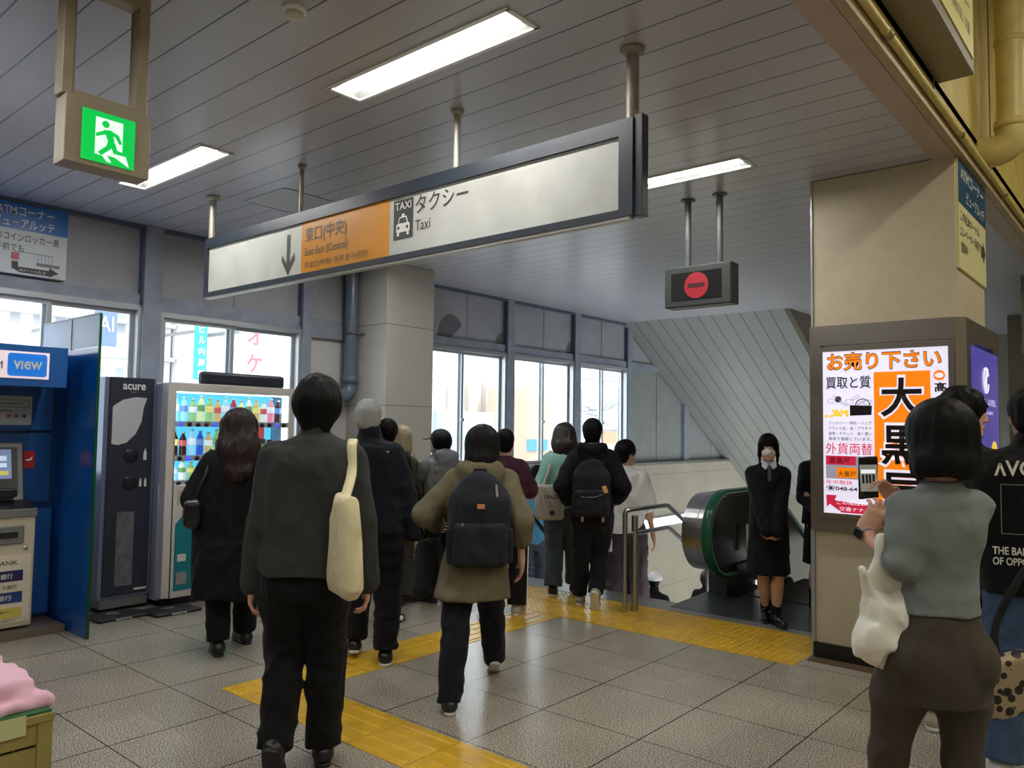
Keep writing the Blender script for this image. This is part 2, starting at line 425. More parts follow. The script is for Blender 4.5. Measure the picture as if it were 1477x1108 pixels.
        D[0] = D[-1] = 0.1; D[:, 0] = D[:, -1] = 0.1; D[:, :, 0] = D[:, :, -1] = 0.1
        ins = D < 0
        c = np.zeros(n - 1, np.int8)
        cs = [(i, j, k) for i in (0, 1) for j in (0, 1) for k in (0, 1)]
        for i, j, k in cs: c += ins[i:n[0] - 1 + i, j:n[1] - 1 + j, k:n[2] - 1 + k]
        cell = np.argwhere((c > 0) & (c < 8)); vid = np.full(n - 1, -1, np.int32)
        vid[cell[:, 0], cell[:, 1], cell[:, 2]] = np.arange(len(cell))
        val = {q: D[cell[:, 0] + q[0], cell[:, 1] + q[1], cell[:, 2] + q[2]] for q in cs}
        acc = np.zeros((len(cell), 3)); cnt = np.zeros(len(cell))
        for q in cs:
            for a in range(3):
                if q[a]: continue
                q2 = list(q); q2[a] = 1; q2 = tuple(q2); va, vb = val[q], val[q2]
                mk = (va < 0) != (vb < 0); t = np.where(mk, va / np.where(mk, va - vb, 1), 0)
                pt = np.tile(np.array(q, float), (len(cell), 1)); pt[:, a] = t
                acc[mk] += pt[mk]; cnt[mk] += 1
        V = lo + h * (cell + acc / cnt[:, None])
        F = []
        for a in range(3):
            s0 = [slice(None)] * 3; s1 = [slice(None)] * 3; s0[a] = slice(0, -1); s1[a] = slice(1, None)
            e = ins[tuple(s0)] != ins[tuple(s1)]; I = np.argwhere(e); b_, c_ = (a + 1) % 3, (a + 2) % 3
            q = []
            for db, dc in ((1, 1), (0, 1), (0, 0), (1, 0)):
                J = I.copy(); J[:, b_] -= db; J[:, c_] -= dc; q.append(vid[J[:, 0], J[:, 1], J[:, 2]])
            q = np.stack(q, 1); fl = ins[tuple(s0)][I[:, 0], I[:, 1], I[:, 2]]
            q[~fl] = q[~fl][:, ::-1]; F.append(q)
        F = np.concatenate(F)
        # two light smoothing passes
        E = np.concatenate([F[:, [0, 1]], F[:, [1, 2]], F[:, [2, 3]], F[:, [3, 0]]])
        for _ in range(2):
            sm = np.stack([np.bincount(E[:, 0], V[E[:, 1], i], len(V)) for i in range(3)], 1); ct = np.bincount(E[:, 0], minlength=len(V))
            V = V * 0.5 + 0.5 * sm / np.maximum(ct, 1)[:, None]
        return V, F
    def build(s, name, m, parent=None, label=None, **k):
        V, F = s.mesh(**k)
        me = bpy.data.meshes.new(name); me.vertices.add(len(V)); me.vertices.foreach_set('co', V.astype(np.float32).ravel())
        me.loops.add(len(F) * 4); me.loops.foreach_set('vertex_index', F.astype(np.int32).ravel())
        me.polygons.add(len(F)); me.polygons.foreach_set('loop_start', np.arange(0, len(F) * 4, 4, dtype=np.int32))
        me.update(calc_edges=True); me.polygons.foreach_set('use_smooth', np.ones(len(F), bool)); me.materials.append(m)
        o = bpy.data.objects.new(name, me); COL.objects.link(o)
        if parent is not None: attach(o, parent)
        else: recenter(o)
        if label: o['label'] = label
        return o
# ============================================================ SETTING
CZ = 3.29          # ceiling
SL = 0.61          # stair and soffit slope
XS = 6.30          # first stair nosing
YW = 7.00          # window wall
m_floor = floor_mat()
m_ceil = board_mat('ceiling_boards', srgb(184, 184, 192), srgb(66, 64, 66), 0.2055, 1.88, 0, 0.008, 0.3)
m_soff = board_mat('soffit_boards', srgb(150, 154, 151), srgb(96, 98, 94), 0.2275, 4.27, 1, 0.014)
m_hallc = MM('hall_ceiling_paint', 150, 145, 130, 0.8)
m_panel = MM('grey_wall_panel', 158, 160, 166, 0.55, var=0.12, vscale=2.0)
m_frame = MM('window_frame_paint', 140, 148, 162, 0.45, var=0.15, vscale=6)
m_frame_d = MM('dark_frame_paint', 78, 92, 112, 0.45)
m_alu = MM('aluminium', 176, 180, 184, 0.35, metal=0.5)
m_tile = tile_mat('stair_wall_tile', srgb(172, 166, 148), srgb(120, 112, 95), 0.95, 12.62, 1.95, 0.75)
m_colp = tile_mat('column_panel', srgb(184, 182, 173), srgb(96, 92, 84), 30.0, 40.0, 0.87, 2.62)
m_rcol = MM('cream_column_paint', 194, 183, 156, 0.5, bump=0.05, bscale=25, var=0.05, vscale=9)
m_ycol = MM('bulkhead_paint', 198, 176, 96, 0.45, bump=0.12, bscale=14, var=0.14, vscale=5)
m_black = MM('black_skirting', 26, 26, 26, 0.3)
m_brown = MM('brown_wall', 110, 106, 88, 0.6)
m_steel = mat('brushed_steel', (0.46, 0.465, 0.47), 0.28, 1.0, bump=0.03, bscale=300, stretch=(0.05, 0.05, 1))
m_steel_d = mat('dark_steel', (0.30, 0.27, 0.245), 0.32, 0.9, bump=0.03, bscale=200, stretch=(1, 1, 0.05))
m_granite = MM('grey_granite', 126, 126, 126, 0.35, var=0.1, vscale=80)
m_white = MM('white_paint', 232, 232, 230, 0.4)
m_yel = MM('tactile_yellow', 204, 162, 40, 0.33, var=0.14, vscale=9, bump=0.05, bscale=120)

# floor: hall and concourse level, open where the stairs and the escalator go down
b = MB()
b.quad((-6, -6, 0), (XS, -6, 0), (XS, 7.2, 0), (-6, 7.2, 0)); b.quad((XS, -6, 0), (16, -6, 0), (16, 1.95, 0), (XS, 1.95, 0))
b.quad((-6, -6, -0.2), (-6, 7.2, -0.2), (16, 7.2, -0.2), (16, -6, -0.2)) if False else None
structure(b.build('floor', m_floor))
b = MB(); b.box(5.985, XS, 3.47, YW - 0.02, -0.16, 0.004); b.box(5.985, 6.10, 1.95, 3.47, -0.02, 0.004)
structure(b.build('trim_1', m_granite))     # granite border along the stair head

# ceiling with real openings for the lamp housings
def holed(z, X0, X1, Y0, Y1, holes, flip=True):
    xs = sorted({X0, X1} | {v for h in holes for v in h[:2]}); ys = sorted({Y0, Y1} | {v for h in holes for v in h[2:]})
    b = MB()
    for i in range(len(xs) - 1):
        for j in range(len(ys) - 1):
            cx = (xs[i] + xs[i + 1]) / 2; cy = (ys[j] + ys[j + 1]) / 2
            if any(h[0] < cx < h[1] and h[2] < cy < h[3] for h in holes): continue
            b.quad((xs[i], ys[j], z), (xs[i + 1], ys[j], z), (xs[i + 1], ys[j + 1], z), (xs[i], ys[j + 1], z))
    return b
HOLES = [(x - 0.105, x + 0.105, y - 0.615, y + 0.615) for x, y in LAMPS]
b = holed(CZ, -6, 16, 1.03, YW + 0.25, HOLES)
b.box(-6, 16, 1.03, YW + 0.25, CZ + 0.25, CZ + 0.3)
structure(b.build('ceiling', m_ceil))
b = MB(); b.quad((-6, -6, 5.0), (16, -6, 5.0), (16, 1.2, 5.0), (-6, 1.2, 5.0)); structure(b.build('ceiling_hall', m_hallc))
# bulkhead between the tall hall and the low ceiling
b = MB(); b.box(-6, 16, 1.03, 1.20, CZ + 0.012, 5.0); structure(b.build('wall_bulkhead', m_ycol))
b = MB()
for i in range(12): b.box(-5.9 + i * 1.8, -5.888 + i * 1.8, 1.022, 1.031, CZ + 0.1, 4.98)
structure(b.build('trim_2', MM('bulkhead_joint', 120, 106, 60, 0.6)))
b = MB(); b.box(-6, 16, 0.985, 1.03, CZ - 0.012, CZ + 0.06); structure(b.build('trim_3', MM('bulkhead_edge', 170, 150, 110, 0.5, var=0.15, vscale=3)))
b = MB(); b.box(-6, 16, 1.032, 1.16, CZ - 0.014, CZ - 0.002); structure(b.build('trim_4', MM('ceiling_edge', 176, 158, 140, 0.5, var=0.1)))
# hall walls out of the picture close the room
b = MB(); b.box(-6.1, -6, -6, 7.2, 0, 5); structure(b.build('wall_west', MM('hall_wall', 190, 182, 160, 0.7)))
b = MB(); b.box(-6, 16, -6.1, -6, 0, 5); structure(b.build('wall_south', MM('hall_wall', 190, 182, 160, 0.7)))

# window wall (north)
b = MB()
for x0, x1 in ((-6, 0.5), (0.5, 1.78), (1.80, 3.10), (3.26, 4.0), (4.02, 4.76), (4.87, 5.42), (6.11, 7.30), (7.32, 8.05), (8.20, 8.92), (8.94, 9.62), (9.76, 10.42), (10.44, 11.13), (11.27, 13.0)):
    b.box(x0, x1, YW + 0.03, YW + 0.12, 2.66, CZ)
b.box(-6, 0.5, YW + 0.03, YW + 0.12, 0, 2.66)
structure(b.build('wall_north', m_panel))
b = MB(); b.box(-6, 6.7, YW + 0.02, YW + 0.2, 0, 1.0); b.box(4.87, 5.42, YW + 0.03, YW + 0.1, 1.85, 2.5); b.box(4.87, 5.42, YW + 0.05, YW + 0.12, 1.0, 1.83)
structure(b.build('wall_north_lower', MM('lower_wall', 196, 196, 194, 0.6)))
b = MB()
for x0, x1 in ((11.27, 12.18), (12.20, 13.10), (13.28, 14.3), (14.32, 15.4), (15.42, 16)): b.box(x0, x1, YW + 0.04, YW + 0.12, 0.95, 2.56)
b.box(11.2, 16, YW + 0.10, YW + 0.14, 0.95, CZ)
structure(b.build('wall_north_panels', MM('stairwell_panel', 142, 148, 146, 0.5, var=0.06)))
b = MB()
for (x, r_, h_) in ((7.02, 0.24, 0.30), (8.03, 0.16, 0.16), (9.60, 0.12, 0.18)):      # soot stains with a rounded edge
    b.add([(x + r_ * math.cos(a), YW + 0.028, 2.665 + h_ * math.sin(a)) for a in np.linspace(math.pi / 2 if x > 7.5 else 0.6, math.pi, 12)] + [(x, YW + 0.028, 2.665)], [tuple(range(13))])
structure(b.build('trim_11', MM('soot', 104, 106, 112, 0.7)))
# frame members: pillars and beams
b = MB(); b.box(3.10, 3.26, YW - 0.06, YW + 0.14, 0, CZ); b.box(4.76, 4.87, YW - 0.05, YW + 0.14, 0, CZ); b.box(8.05, 8.19, YW - 0.05, YW + 0.14, 0.95, CZ)
b.box(9.62, 9.76, YW - 0.05, YW + 0.14, 0.95, CZ); b.box(11.13, 11.27, YW - 0.04, YW + 0.14, 0.95, CZ); b.box(0.44, 0.56, YW - 0.04, YW + 0.14, 0, CZ); b.box(13.1, 13.28, YW - 0.03, YW + 0.14, 0.95, 2.6)
b.box(-6, 3.2, YW - 0.01, YW + 0.13, 2.56, 2.67); b.box(3.2, 6.11, YW - 0.01, YW + 0.13, 2.52, 2.67); b.box(6.11, 13, YW - 0.01, YW + 0.13, 2.54, 2.66)
b.box(4.87, 5.42, YW - 0.02, YW + 0.1, 2.46, 2.54); b.box(4.87, 5.42, YW - 0.0, YW + 0.1, 1.80, 1.86)
structure(b.build('trim_5', m_frame))
b = MB(); b.box(6.12, 6.30, YW - 0.12, YW + 0.14, 0, CZ)
for x0, x1 in ((3.085, 3.10), (3.26, 3.272), (8.035, 8.05), (9.605, 9.62), (11.115, 11.13), (4.745, 4.76)): b.box(x0, x1, YW - 0.03, YW + 0.05, 2.56, CZ - 0.002)
b.box(-6, 16, YW - 0.045, YW + 0.03, CZ - 0.03, CZ - 0.001)
structure(b.build('trim_6', m_frame_d))
# soot on the upper panels
def pane_mat():
    m = bpy.data.materials.new('window_glass'); m.use_nodes = True; n, l = nodes_of(m)
    n.remove(n['Principled BSDF']); t = n.new('ShaderNodeBsdfTransparent'); t.inputs[0].default_value = (0.93, 0.96, 0.97, 1)
    gl = n.new('ShaderNodeBsdfGlossy'); gl.inputs['Roughness'].default_value = 0.03; f = n.new('ShaderNodeFresnel'); ge = n.new('ShaderNodeNewGeometry'); l.new(math_node(n, l, 'SUBTRACT', 1.45, math_node(n, l, 'MULTIPLY', ge.outputs['Backfacing'], 1.45 - 1 / 1.45)), f.inputs[0])
    mx = n.new('ShaderNodeMixShader'); l.new(f.outputs[0], mx.inputs[0]); l.new(t.outputs[0], mx.inputs[1]); l.new(gl.outputs[0], mx.inputs[2]); l.new(mx.outputs[0], n['Material Output'].inputs[0])
    return m
m_glass = pane_mat()
def sliding_window(idx, x0, x1, z0, z1, stile, nm='aluminium'):
    w = bpy.data.objects.new('window_%d' % idx, None); COL.objects.link(w); w.location = (x0, YW, z0); w['kind'] = 'structure'
    b = MB(); t = 0.045
    b.box(x0, x1, YW - 0.03, YW + 0.1, z1 - t, z1); b.box(x0, x1, YW - 0.05, YW + 0.1, z0, z0 + t)
    b.box(x0, x0 + t * .7, YW - 0.03, YW + 0.1, z0 + t, z1 - t); b.box(x1 - t * .7, x1, YW - 0.03, YW + 0.1, z0 + t, z1 - t)
    b.build('window_frame', m_alu, w)
    for (a, c, y) in ((x0 + t * .7, stile + 0.03, YW + 0.015), (stile - 0.03, x1 - t * .7, YW + 0.055)):
        b = MB()
        b.box(a, a + 0.035, y, y + 0.03, z0 + t, z1 - t); b.box(c - 0.035, c, y, y + 0.03, z0 + t, z1 - t)
        b.box(a + 0.035, c - 0.035, y, y + 0.03, z0 + t, z0 + t + 0.05); b.box(a + 0.035, c - 0.035, y, y + 0.03, z1 - t - 0.035, z1 - t)
        s = b.build('sash', m_alu, w)
        MB().box(a + 0.035, c - 0.035, y + 0.012, y + 0.017, z0 + t + 0.05, z1 - t - 0.035).build('glass_pane', m_glass, s)
    b = MB(); b.lathe((stile, YW - 0.002, 1.62 if x0 > 6 else 1.5), [(0.0, -0.02), (0.022, -0.018), (0.025, 0.0), (0.018, 0.012)], axis=(0, 1, 0)); b.build('lock', m_alu, w)
sliding_window(1, 0.56, 3.10, 1.0, 2.57, 2.36)
sliding_window(2, 3.27, 4.76, 1.0, 2.53, 3.99)
sliding_window(3, 6.30, 8.05, 0.97, 2.55, 7.22)
sliding_window(4, 8.19, 9.62, 0.97, 2.55, 8.90)
sliding_window(5, 9.76, 11.13, 0.97, 2.55, 10.44)

# column in front of the window wall
b = MB(); b.box(5.42, 6.11, 6.39, YW + 0.1, 0.13, CZ); structure(b.build('wall_column', m_colp, bevel=0.008))
b = MB(); b.box(5.405, 6.125, 6.375, YW + 0.1, 0, 0.14); structure(b.build('baseboard_column', MM('grey_skirting', 84, 82, 78, 0.5)))

# stairwell: tiled wall, ledge, treads
YL = 6.93
b = MB(); b.box(XS, 16, YL, YW + 0.03, -4.2, 0.93); structure(b.build('wall_stair', m_tile))
b = MB(); b.box(XS, 16, YL - 0.03, YW + 0.1, 0.92, 0.965); structure(b.build('trim_7', m_steel))
b = MB(); n = 26; rise = 0.17; run = rise / SL
for i in range(n):
    b.box(XS + i * run, XS + (i + 1) * run + 0.02, 3.47, YL, -(i + 1) * rise - 0.3, -(i + 1) * rise)
structure(b.build('floor_stairs', m_granite))
b = MB()
for i in range(n): b.box(XS + i * run, XS + i * run + 0.045, 3.49, YL - 0.02, -(i + 1) * rise + 0.0, -(i + 1) * rise + 0.004)
structure(b.build('trim_8', MM('nosing', 90, 90, 88, 0.5)))
b = MB(); b.prism([(XS, -0.2), (16, -0.2 - 9.7 * SL), (16, -6), (XS, -6)], 1, 3.40, 3.47); structure(b.build('wall_stair_side', MM('truss_cladding', 150, 150, 148, 0.4)))
b = MB(); b.box(13.8, 16.2, 1.2, 7.2, -4.6, -4.5); structure(b.build('floor_lower', m_granite))
b = MB(); b.box(16, 16.1, -6, 7.2, -4.5, 5); structure(b.build('wall_east', MM('far_wall', 150, 148, 138, 0.6)))
# soffit above the stairs and its side
L = 5.0; z1 = CZ - L * SL
b = MB(); b.prism([(11.0, CZ + 0.03), (11.0, CZ), (11.0 + L, z1), (16, CZ + 0.03)], 1, 4.27, YW + 0.03)
structure(b.build('ceiling_soffit', m_soff))
b = MB(); b.prism([(11.02, CZ), (11.02, CZ - 0.01), (16, z1), (16, CZ)], 1, 4.2, 4.268); structure(b.build('wall_soffit_side', m_brown))

# wall side of the escalator, beyond the cream pillar
b = MB(); b.box(6.42, 16, 1.75, 1.93, 0, CZ) if False else None
# square pillar with the advertisement
PX, PY0, PY1 = 5.486, 1.035, 1.925
b = MB(); b.box(PX, 6.40, PY0, PY1, 0, CZ - 0.003); structure(b.build('wall_pillar', m_rcol, bevel=0.006))
b = MB(); b.box(PX - 0.02, 6.42, PY0 - 0.02, PY1 + 0.01, 0, 0.105); structure(b.build('baseboard_pillar', m_black))
b = MB(); b.box(PX - 0.14, PX - 0.02, 0.6, PY1 + 0.02, 0.0, 0.004); b.box(PX - 0.14, 6.6, 0.6, PY0 - 0.02, 0.0, 0.004); structure(b.build('trim_9', MM('brown_stone_border', 96, 78, 62, 0.35, var=0.1, vscale=60)))
b = MB(); b.box(PX - 0.012, PX + 0.0, PY1 - 0.0, PY1 + 0.012, 0.105, CZ); structure(b.build('trim_10', m_alu))
# concourse walls far to the right
b = MB(); b.box(10.2, 10.5, -2.0, 1.30, 2.42, CZ + 0.01); b.box(10.2, 10.5, -2.5, -2.0, 0, CZ); structure(b.build('wall_far_beam', m_brown))
b = MB(); b.box(10.4, 10.6, 0.35, 1.28, 0, 2.42); structure(b.build('wall_far_pillar', MM('far_cream', 205, 202, 170, 0.5)))
b = MB(); b.box(13.5, 13.6, -6, 1.9, 0, CZ); structure(b.build('wall_far', m_brown))
b = MB(); b.quad((6.45, -6, CZ + 0.01), (16, -6, CZ + 0.01), (16, 1.03, CZ + 0.01), (6.45, 1.03, CZ + 0.01)) if False else None
# ============================================================ LAMPS, CEILING FITTINGS
m_em = mat('led_panel', (1, 1, 1), emit=LAMP_E, ecol=(1.0, 0.985, 0.95))
m_emh = mat('hall_led_panel', (1, 1, 1), emit=HALL_E, ecol=HALL_C)
m_refl = MM('lamp_reflector', 150, 152, 148, 0.5)
m_em2 = mat('led_side', (1, 1, 1), emit=2.2, ecol=(1.0, 0.985, 0.95))
def ceiling_light(x, y, label):
    t = thing('ceiling_light', label, 'ceiling light', (x, y, CZ - 0.02), 'recessed ceiling lights')
    w, l = 0.105, 0.615
    b = MB()   # flange
    for x0, x1, y0, y1 in ((-w - 0.012, -w + 0.012, -l - 0.012, l + 0.012), (w - 0.012, w + 0.012, -l - 0.012, l + 0.012), (-w, w, -l - 0.012, -l + 0.012), (-w, w, l - 0.012, l + 0.012)):
        b.box(x + x0, x + x1, y + y0, y + y1, CZ - 0.008, CZ + 0.002)
    b.build('frame', m_white, t)
    b = MB()
    for s in (-1, 1):
        b.quad((x + s * w, y - l, CZ), (x + s * w, y + l, CZ), (x + s * 0.045, y + l, CZ + 0.055), (x + s * 0.045, y - l, CZ + 0.055))
        b.quad((x - w, y + s * l, CZ), (x + w, y + s * l, CZ), (x + w, y + s * (l - 0.03), CZ + 0.056), (x - w, y + s * (l - 0.03), CZ + 0.056))
    b.box(x - w, x + w, y - l, y + l, CZ + 0.057, CZ + 0.062)
    b.build('reflector', m_refl, t)
    b = MB(); k = l - 0.045
    b.prism([(x - 0.060, CZ + 0.05), (x + 0.060, CZ + 0.05), (x + 0.042, CZ + 0.014), (x - 0.042, CZ + 0.014)], 1, y - k, y + k)
    lb = b.build('light_bar', m_em2, t)
    MB().box(x - 0.041, x + 0.041, y - k, y + k, CZ + 0.011, CZ + 0.0135).build('diffuser', m_em, lb)
    return t
names = ['recessed white ceiling light above the arrow end, brightest and nearest the camera', 'small-looking recessed ceiling light just right of the green exit sign',
         'recessed ceiling light right of the long hanging sign, near the dark no-entry sign', 'recessed ceiling light hidden behind the long hanging sign',
         'unseen recessed ceiling light added left of the camera above the hall edge', 'unseen recessed ceiling light added left above the cash machine corner']
for (x, y), nm in zip(LAMPS, names):
    if (x, y) == (2.5, 2.72): nm = 'longest-looking recessed ceiling light, top centre of the photo in front of the hanging sign'
    ceiling_light(x, y, nm)
for i, (x, y) in enumerate(HALL_LAMPS):
    t = thing('hall_light', 'warm surface light on the high hall ceiling behind the camera, ' + ('first on the near row', 'second on the near row', 'third on the near row', 'first on the far row', 'second on the far row', 'far left one')[i], 'ceiling light', (x, y, 4.9), 'warm hall lights')
    MB().box(x - 0.68, x + 0.68, y - 0.2, y + 0.2, 4.93, 4.998).build('housing', m_white, t)
    MB().box(x - 0.64, x + 0.64, y - 0.15, y + 0.15, 4.915, 4.93).build('diffuser', m_emh, t)

t = thing('smoke_detector', 'round white smoke detector on the ceiling, top left', 'smoke detector', (1.83, 2.80, CZ - 0.05))
MB().lathe((1.83, 2.80, CZ - 0.001), [(0.0, 0), (0.052, 0), (0.052, -0.018), (0.045, -0.024), (0.0, -0.024)]).build('base', m_white, t)
MB().lathe((1.83, 2.80, CZ - 0.022), [(0.0, 0), (0.04, 0), (0.038, -0.022), (0.02, -0.03), (0.0, -0.03)]).build('cover', MM('off_white_plastic', 205, 200, 190, 0.4), t)
t = thing('access_hatch', 'flush square access hatch in the boarded ceiling', 'access hatch', (3.5, 5.3, CZ - 0.01))
b = MB(); x0, x1, y0, y1 = 3.24, 3.74, 5.02, 5.58
for q in ((x0, x0 + .014, y0, y1), (x1 - .014, x1, y0, y1), (x0, x1, y0, y0 + .014), (x0, x1, y1 - .014, y1)): b.box(*q, CZ - 0.006, CZ + 0.001)
b.build('hatch_frame', m_alu, t)
MB().box(x0 + .02, x1 - .02, y0 + .02, y1 - .02, CZ - 0.003, CZ + 0.001).build('hatch_door', MM('hatch_paint', 176, 174, 176, 0.4), t)

# ============================================================ LONG HANGING SIGN  (faces the camera side, -x)
m_signf = MM('sign_frame_navy', 44, 52, 62, 0.4, bump=0.04, bscale=80)
m_face = mat('sign_face', srgb(180, 181, 174), 0.35, var=0.10, vscale=5, emit=0.025, ecol=srgb(220, 222, 212))
m_orange = mat('sign_orange', srgb(206, 136, 26), 0.35, var=0.06, vscale=6, emit=0.025, ecol=srgb(235, 160, 40))
m_ink = MM('sign_ink', 62, 64, 62, 0.5)
SX = 3.0; Y0, Y1, Z0, Z1 = 1.86, 5.71, 2.50, 2.955
t = thing('hanging_sign', 'long hanging direction sign with orange East Exit panel and taxi pictogram', 'sign', (SX + 0.07, (Y0 + Y1) / 2, Z0))
U, V = (0, -1, 0), (0, 0, 1)
b = MB(); fw = 0.055
D_ = 0.06; b.box(SX, SX + D_, Y0, Y1, Z1 - fw - 0.02, Z1); b.box(SX, SX + D_, Y0, Y1, Z0, Z0 + 0.035); b.box(SX, SX + D_, Y1 - 0.04, Y1, Z0 + 0.035, Z1 - fw - 0.02); b.box(SX, SX + D_, Y0, Y0 + 0.075, Z0 + 0.035, Z1 - fw - 0.02)
b.build('frame', m_signf, t)
MB().box(SX + 0.018, SX + 0.05, Y0 + 0.05, Y1 - 0.03, Z0 + 0.02, Z1 - 0.03).build('sign_face', m_face, t)
MB().box(SX + 0.006, SX + 0.054, Y0 + 0.02, Y1 - 0.02, Z0 - 0.012, Z0).build('bottom_tray', MM('sign_tray', 205, 208, 206, 0.4), t)
FX = SX + 0.018
MB().box(FX - 0.004, FX, 3.555, 4.445, Z0 + 0.035, Z1 - fw - 0.02).build('orange_panel', m_orange, t)
def sg(y, z): return (FX - 0.004, y, z)
# arrow
A = [(0, 0), (0.075, 0.105), (0.075, 0.15), (0.018, 0.085), (0.018, 0.28), (-0.018, 0.28), (-0.018, 0.085), (-0.075, 0.15), (-0.075, 0.105)]
b = MB(); b.add([(FX - 0.003, 4.60 - q[0], 2.545 + q[1]) for q in A], [(0, 1, 2, 3), (0, 3, 6, 8) if False else (0, 3, 6), (6, 7, 8, 0), (3, 4, 5, 6)]); b.build('arrow', m_ink, t)
lettering('東口(中央)', 1, sg(4.40, 2.725), U, V, m_ink, t, width=0.44, height=0.115, bold=0.004, lift=0.003)
lettering('East Exit (Central)', 1, sg(4.40, 2.635), U, V, m_ink, t, width=0.46, height=0.066, bold=0.002, lift=0.003)
lettering('东出口(中央)  동쪽 출구(중앙)', 1, sg(4.40, 2.558), U, V, m_ink, t, width=0.66, height=0.052, bold=0.001, lift=0.003)
poly([(0, 0), (0.17, 0), (0.17, 0.235), (0, 0.235)], (FX, 3.515, 2.625), U, V, m_ink, t, 'taxi_pictogram', 0.002)
m_wh = MM('sign_white', 224, 224, 216, 0.4)
lettering('TAXI', 1, (FX, 3.500, 2.80), U, V, m_wh, t, width=0.14, height=0.045, bold=0.01, lift=0.0045)
o0 = (FX, 3.43, 2.635)
b = MB()
def pg(pts, lift): b.add([(FX - lift, 3.43 - q[0], 2.640 + q[1]) for q in pts], [tuple(range(len(pts)))])
pg(rrect(-0.058, 0.058, 0.025, 0.078, 0.012), 0.004); pg([(-0.045, 0.076), (0.045, 0.076), (0.030, 0.118), (-0.030, 0.118)], 0.0042); pg([(-0.014, 0.118), (0.014, 0.118), (0.010, 0.135), (-0.010, 0.135)], 0.0041)
pg([(-0.052, 0.005), (-0.032, 0.005), (-0.032, 0.03), (-0.052, 0.03)], 0.0043); pg([(0.032, 0.005), (0.052, 0.005), (0.052, 0.03), (0.032, 0.03)], 0.0043)
b.build('taxi_shape', m_wh, t)
b = MB(); pg([(-0.036, 0.08), (0.036, 0.08), (0.024, 0.11), (-0.024, 0.11)], 0.006); pg(disc(-0.038, 0.052, 0.010, 0.010), 0.006); pg(disc(0.038, 0.052, 0.010, 0.010), 0.006); b.build('taxi_windows', m_ink, t)
lettering('タクシー', 1, (FX, 3.325, 2.755), U, V, m_ink, t, width=0.42, height=0.105, bold=0.006, lift=0.003)
lettering('Taxi', 1, (FX, 3.325, 2.655), U, V, m_ink, t, width=0.125, height=0.062, bold=0.004, lift=0.003)
m_pole = MM('pole_cream', 176, 172, 160, 0.35, metal=0.3, var=0.15, vscale=15)
m_pole_b = MM('pole_brown', 150, 142, 130, 0.4, metal=0.1, var=0.2, vscale=15)
for y, r, mm in ((5.66, 0.026, m_pole), (4.486, 0.015, m_pole_b), (3.013, 0.019, m_pole), (1.88, 0.030, m_pole_b)):
    xx = SX + 0.03
    b = MB(); b.tube([(xx, y, Z1 - 0.002), (xx, y, CZ - 0.03)], r)
    b.lathe((xx, y, CZ - 0.001), [(0, 0), (r * 1.9, 0), (r * 1.9, -0.012), (r * 1.3, -0.03), (0, -0.03)]); b.build('pole', mm, t)
b = MB(); b.box(SX + 0.012, SX + 0.066, Y0 - 0.045, Y0 + 0.004, Z0 - 0.005, Z1 + 0.012); b.build('end_post', m_signf, t, bevel=0.004)

# ============================================================ EXIT SIGN
m_beige = MM('exit_sign_beige', 156, 144, 120, 0.45, var=0.08, vscale=12)
t = thing('exit_sign', 'green emergency exit sign of running man in beige hanging frame', 'sign', (1.27, 3.25, 2.53))
MB().box(1.105, 1.43, 3.20, 3.305, 2.525, 2.79).build('housing', m_beige, t, bevel=0.004)
b = MB(); b.box(1.092, 1.135, 3.215, 3.29, 2.79, CZ - 0.001); b.box(1.375, 1.418, 3.215, 3.29, 2.79, CZ - 0.001); b.box(1.135, 1.375, 3.215, 3.29, 3.235, CZ - 0.001); b.box(1.135, 1.375, 3.215, 3.29, 2.79, 2.815)
b.build('hanging_frame', m_beige, t, bevel=0.004)
m_gr = mat('exit_green', (0.0, 0.30, 0.05), 0.3, emit=0.341, ecol=(0.0, 0.50, 0.06))
m_gw = mat('exit_white', (0.8, 0.9, 0.85), 0.3, emit=0.260, ecol=(0.75, 0.95, 0.85))
U, V = (1, 0, 0), (0, 0, 1)
ex = 1.165; ez = 2.548
MB().box(ex, ex + 0.2, 3.195, 3.20, ez, ez + 0.2).build('green_panel', m_gr, t)
k = 0.2 / 200.0
def ep(pts, nm, m, lf): poly([(q[0] * k, q[1] * k) for q in pts], (ex, 3.195, ez), U, V, m, t, nm, lf)
ep([(45, 40), (150, 22), (158, 180), (48, 180)] if False else [(48, 60), (60, 50), (152, 50), (152, 178), (48, 178)], 'door_shape', m_gw, 0.001)
ep([(48, 60), (48, 30), (75, 28), (95, 8), (112, 8), (95, 33), (122, 33), (180, 5), (165, 50), (60, 50)], 'floor_shape', m_gw, 0.0012)
ep(disc(85, 155, 14, 14), 'figure', m_gr, 0.003)
b = MB()
def ef(pts, lf=0.003): b.add([(ex + q[0] * k, 3.195 - lf, ez + q[1] * k) for q in pts], [tuple(range(len(pts)))])
ef([(78, 132), (108, 136), (120, 95), (96, 88)]); ef([(106, 134), (136, 124), (150, 92), (138, 88), (124, 112), (104, 118)]); ef([(84, 132), (50, 112), (50, 98), (92, 118)][::1])
ef([(96, 92), (120, 96), (108, 62), (72, 28), (58, 38), (90, 70)]); ef([(100, 88), (122, 90), (132, 62), (160, 58), (172, 46), (118, 46), (108, 70)])
b.build('figure', m_gr, t)

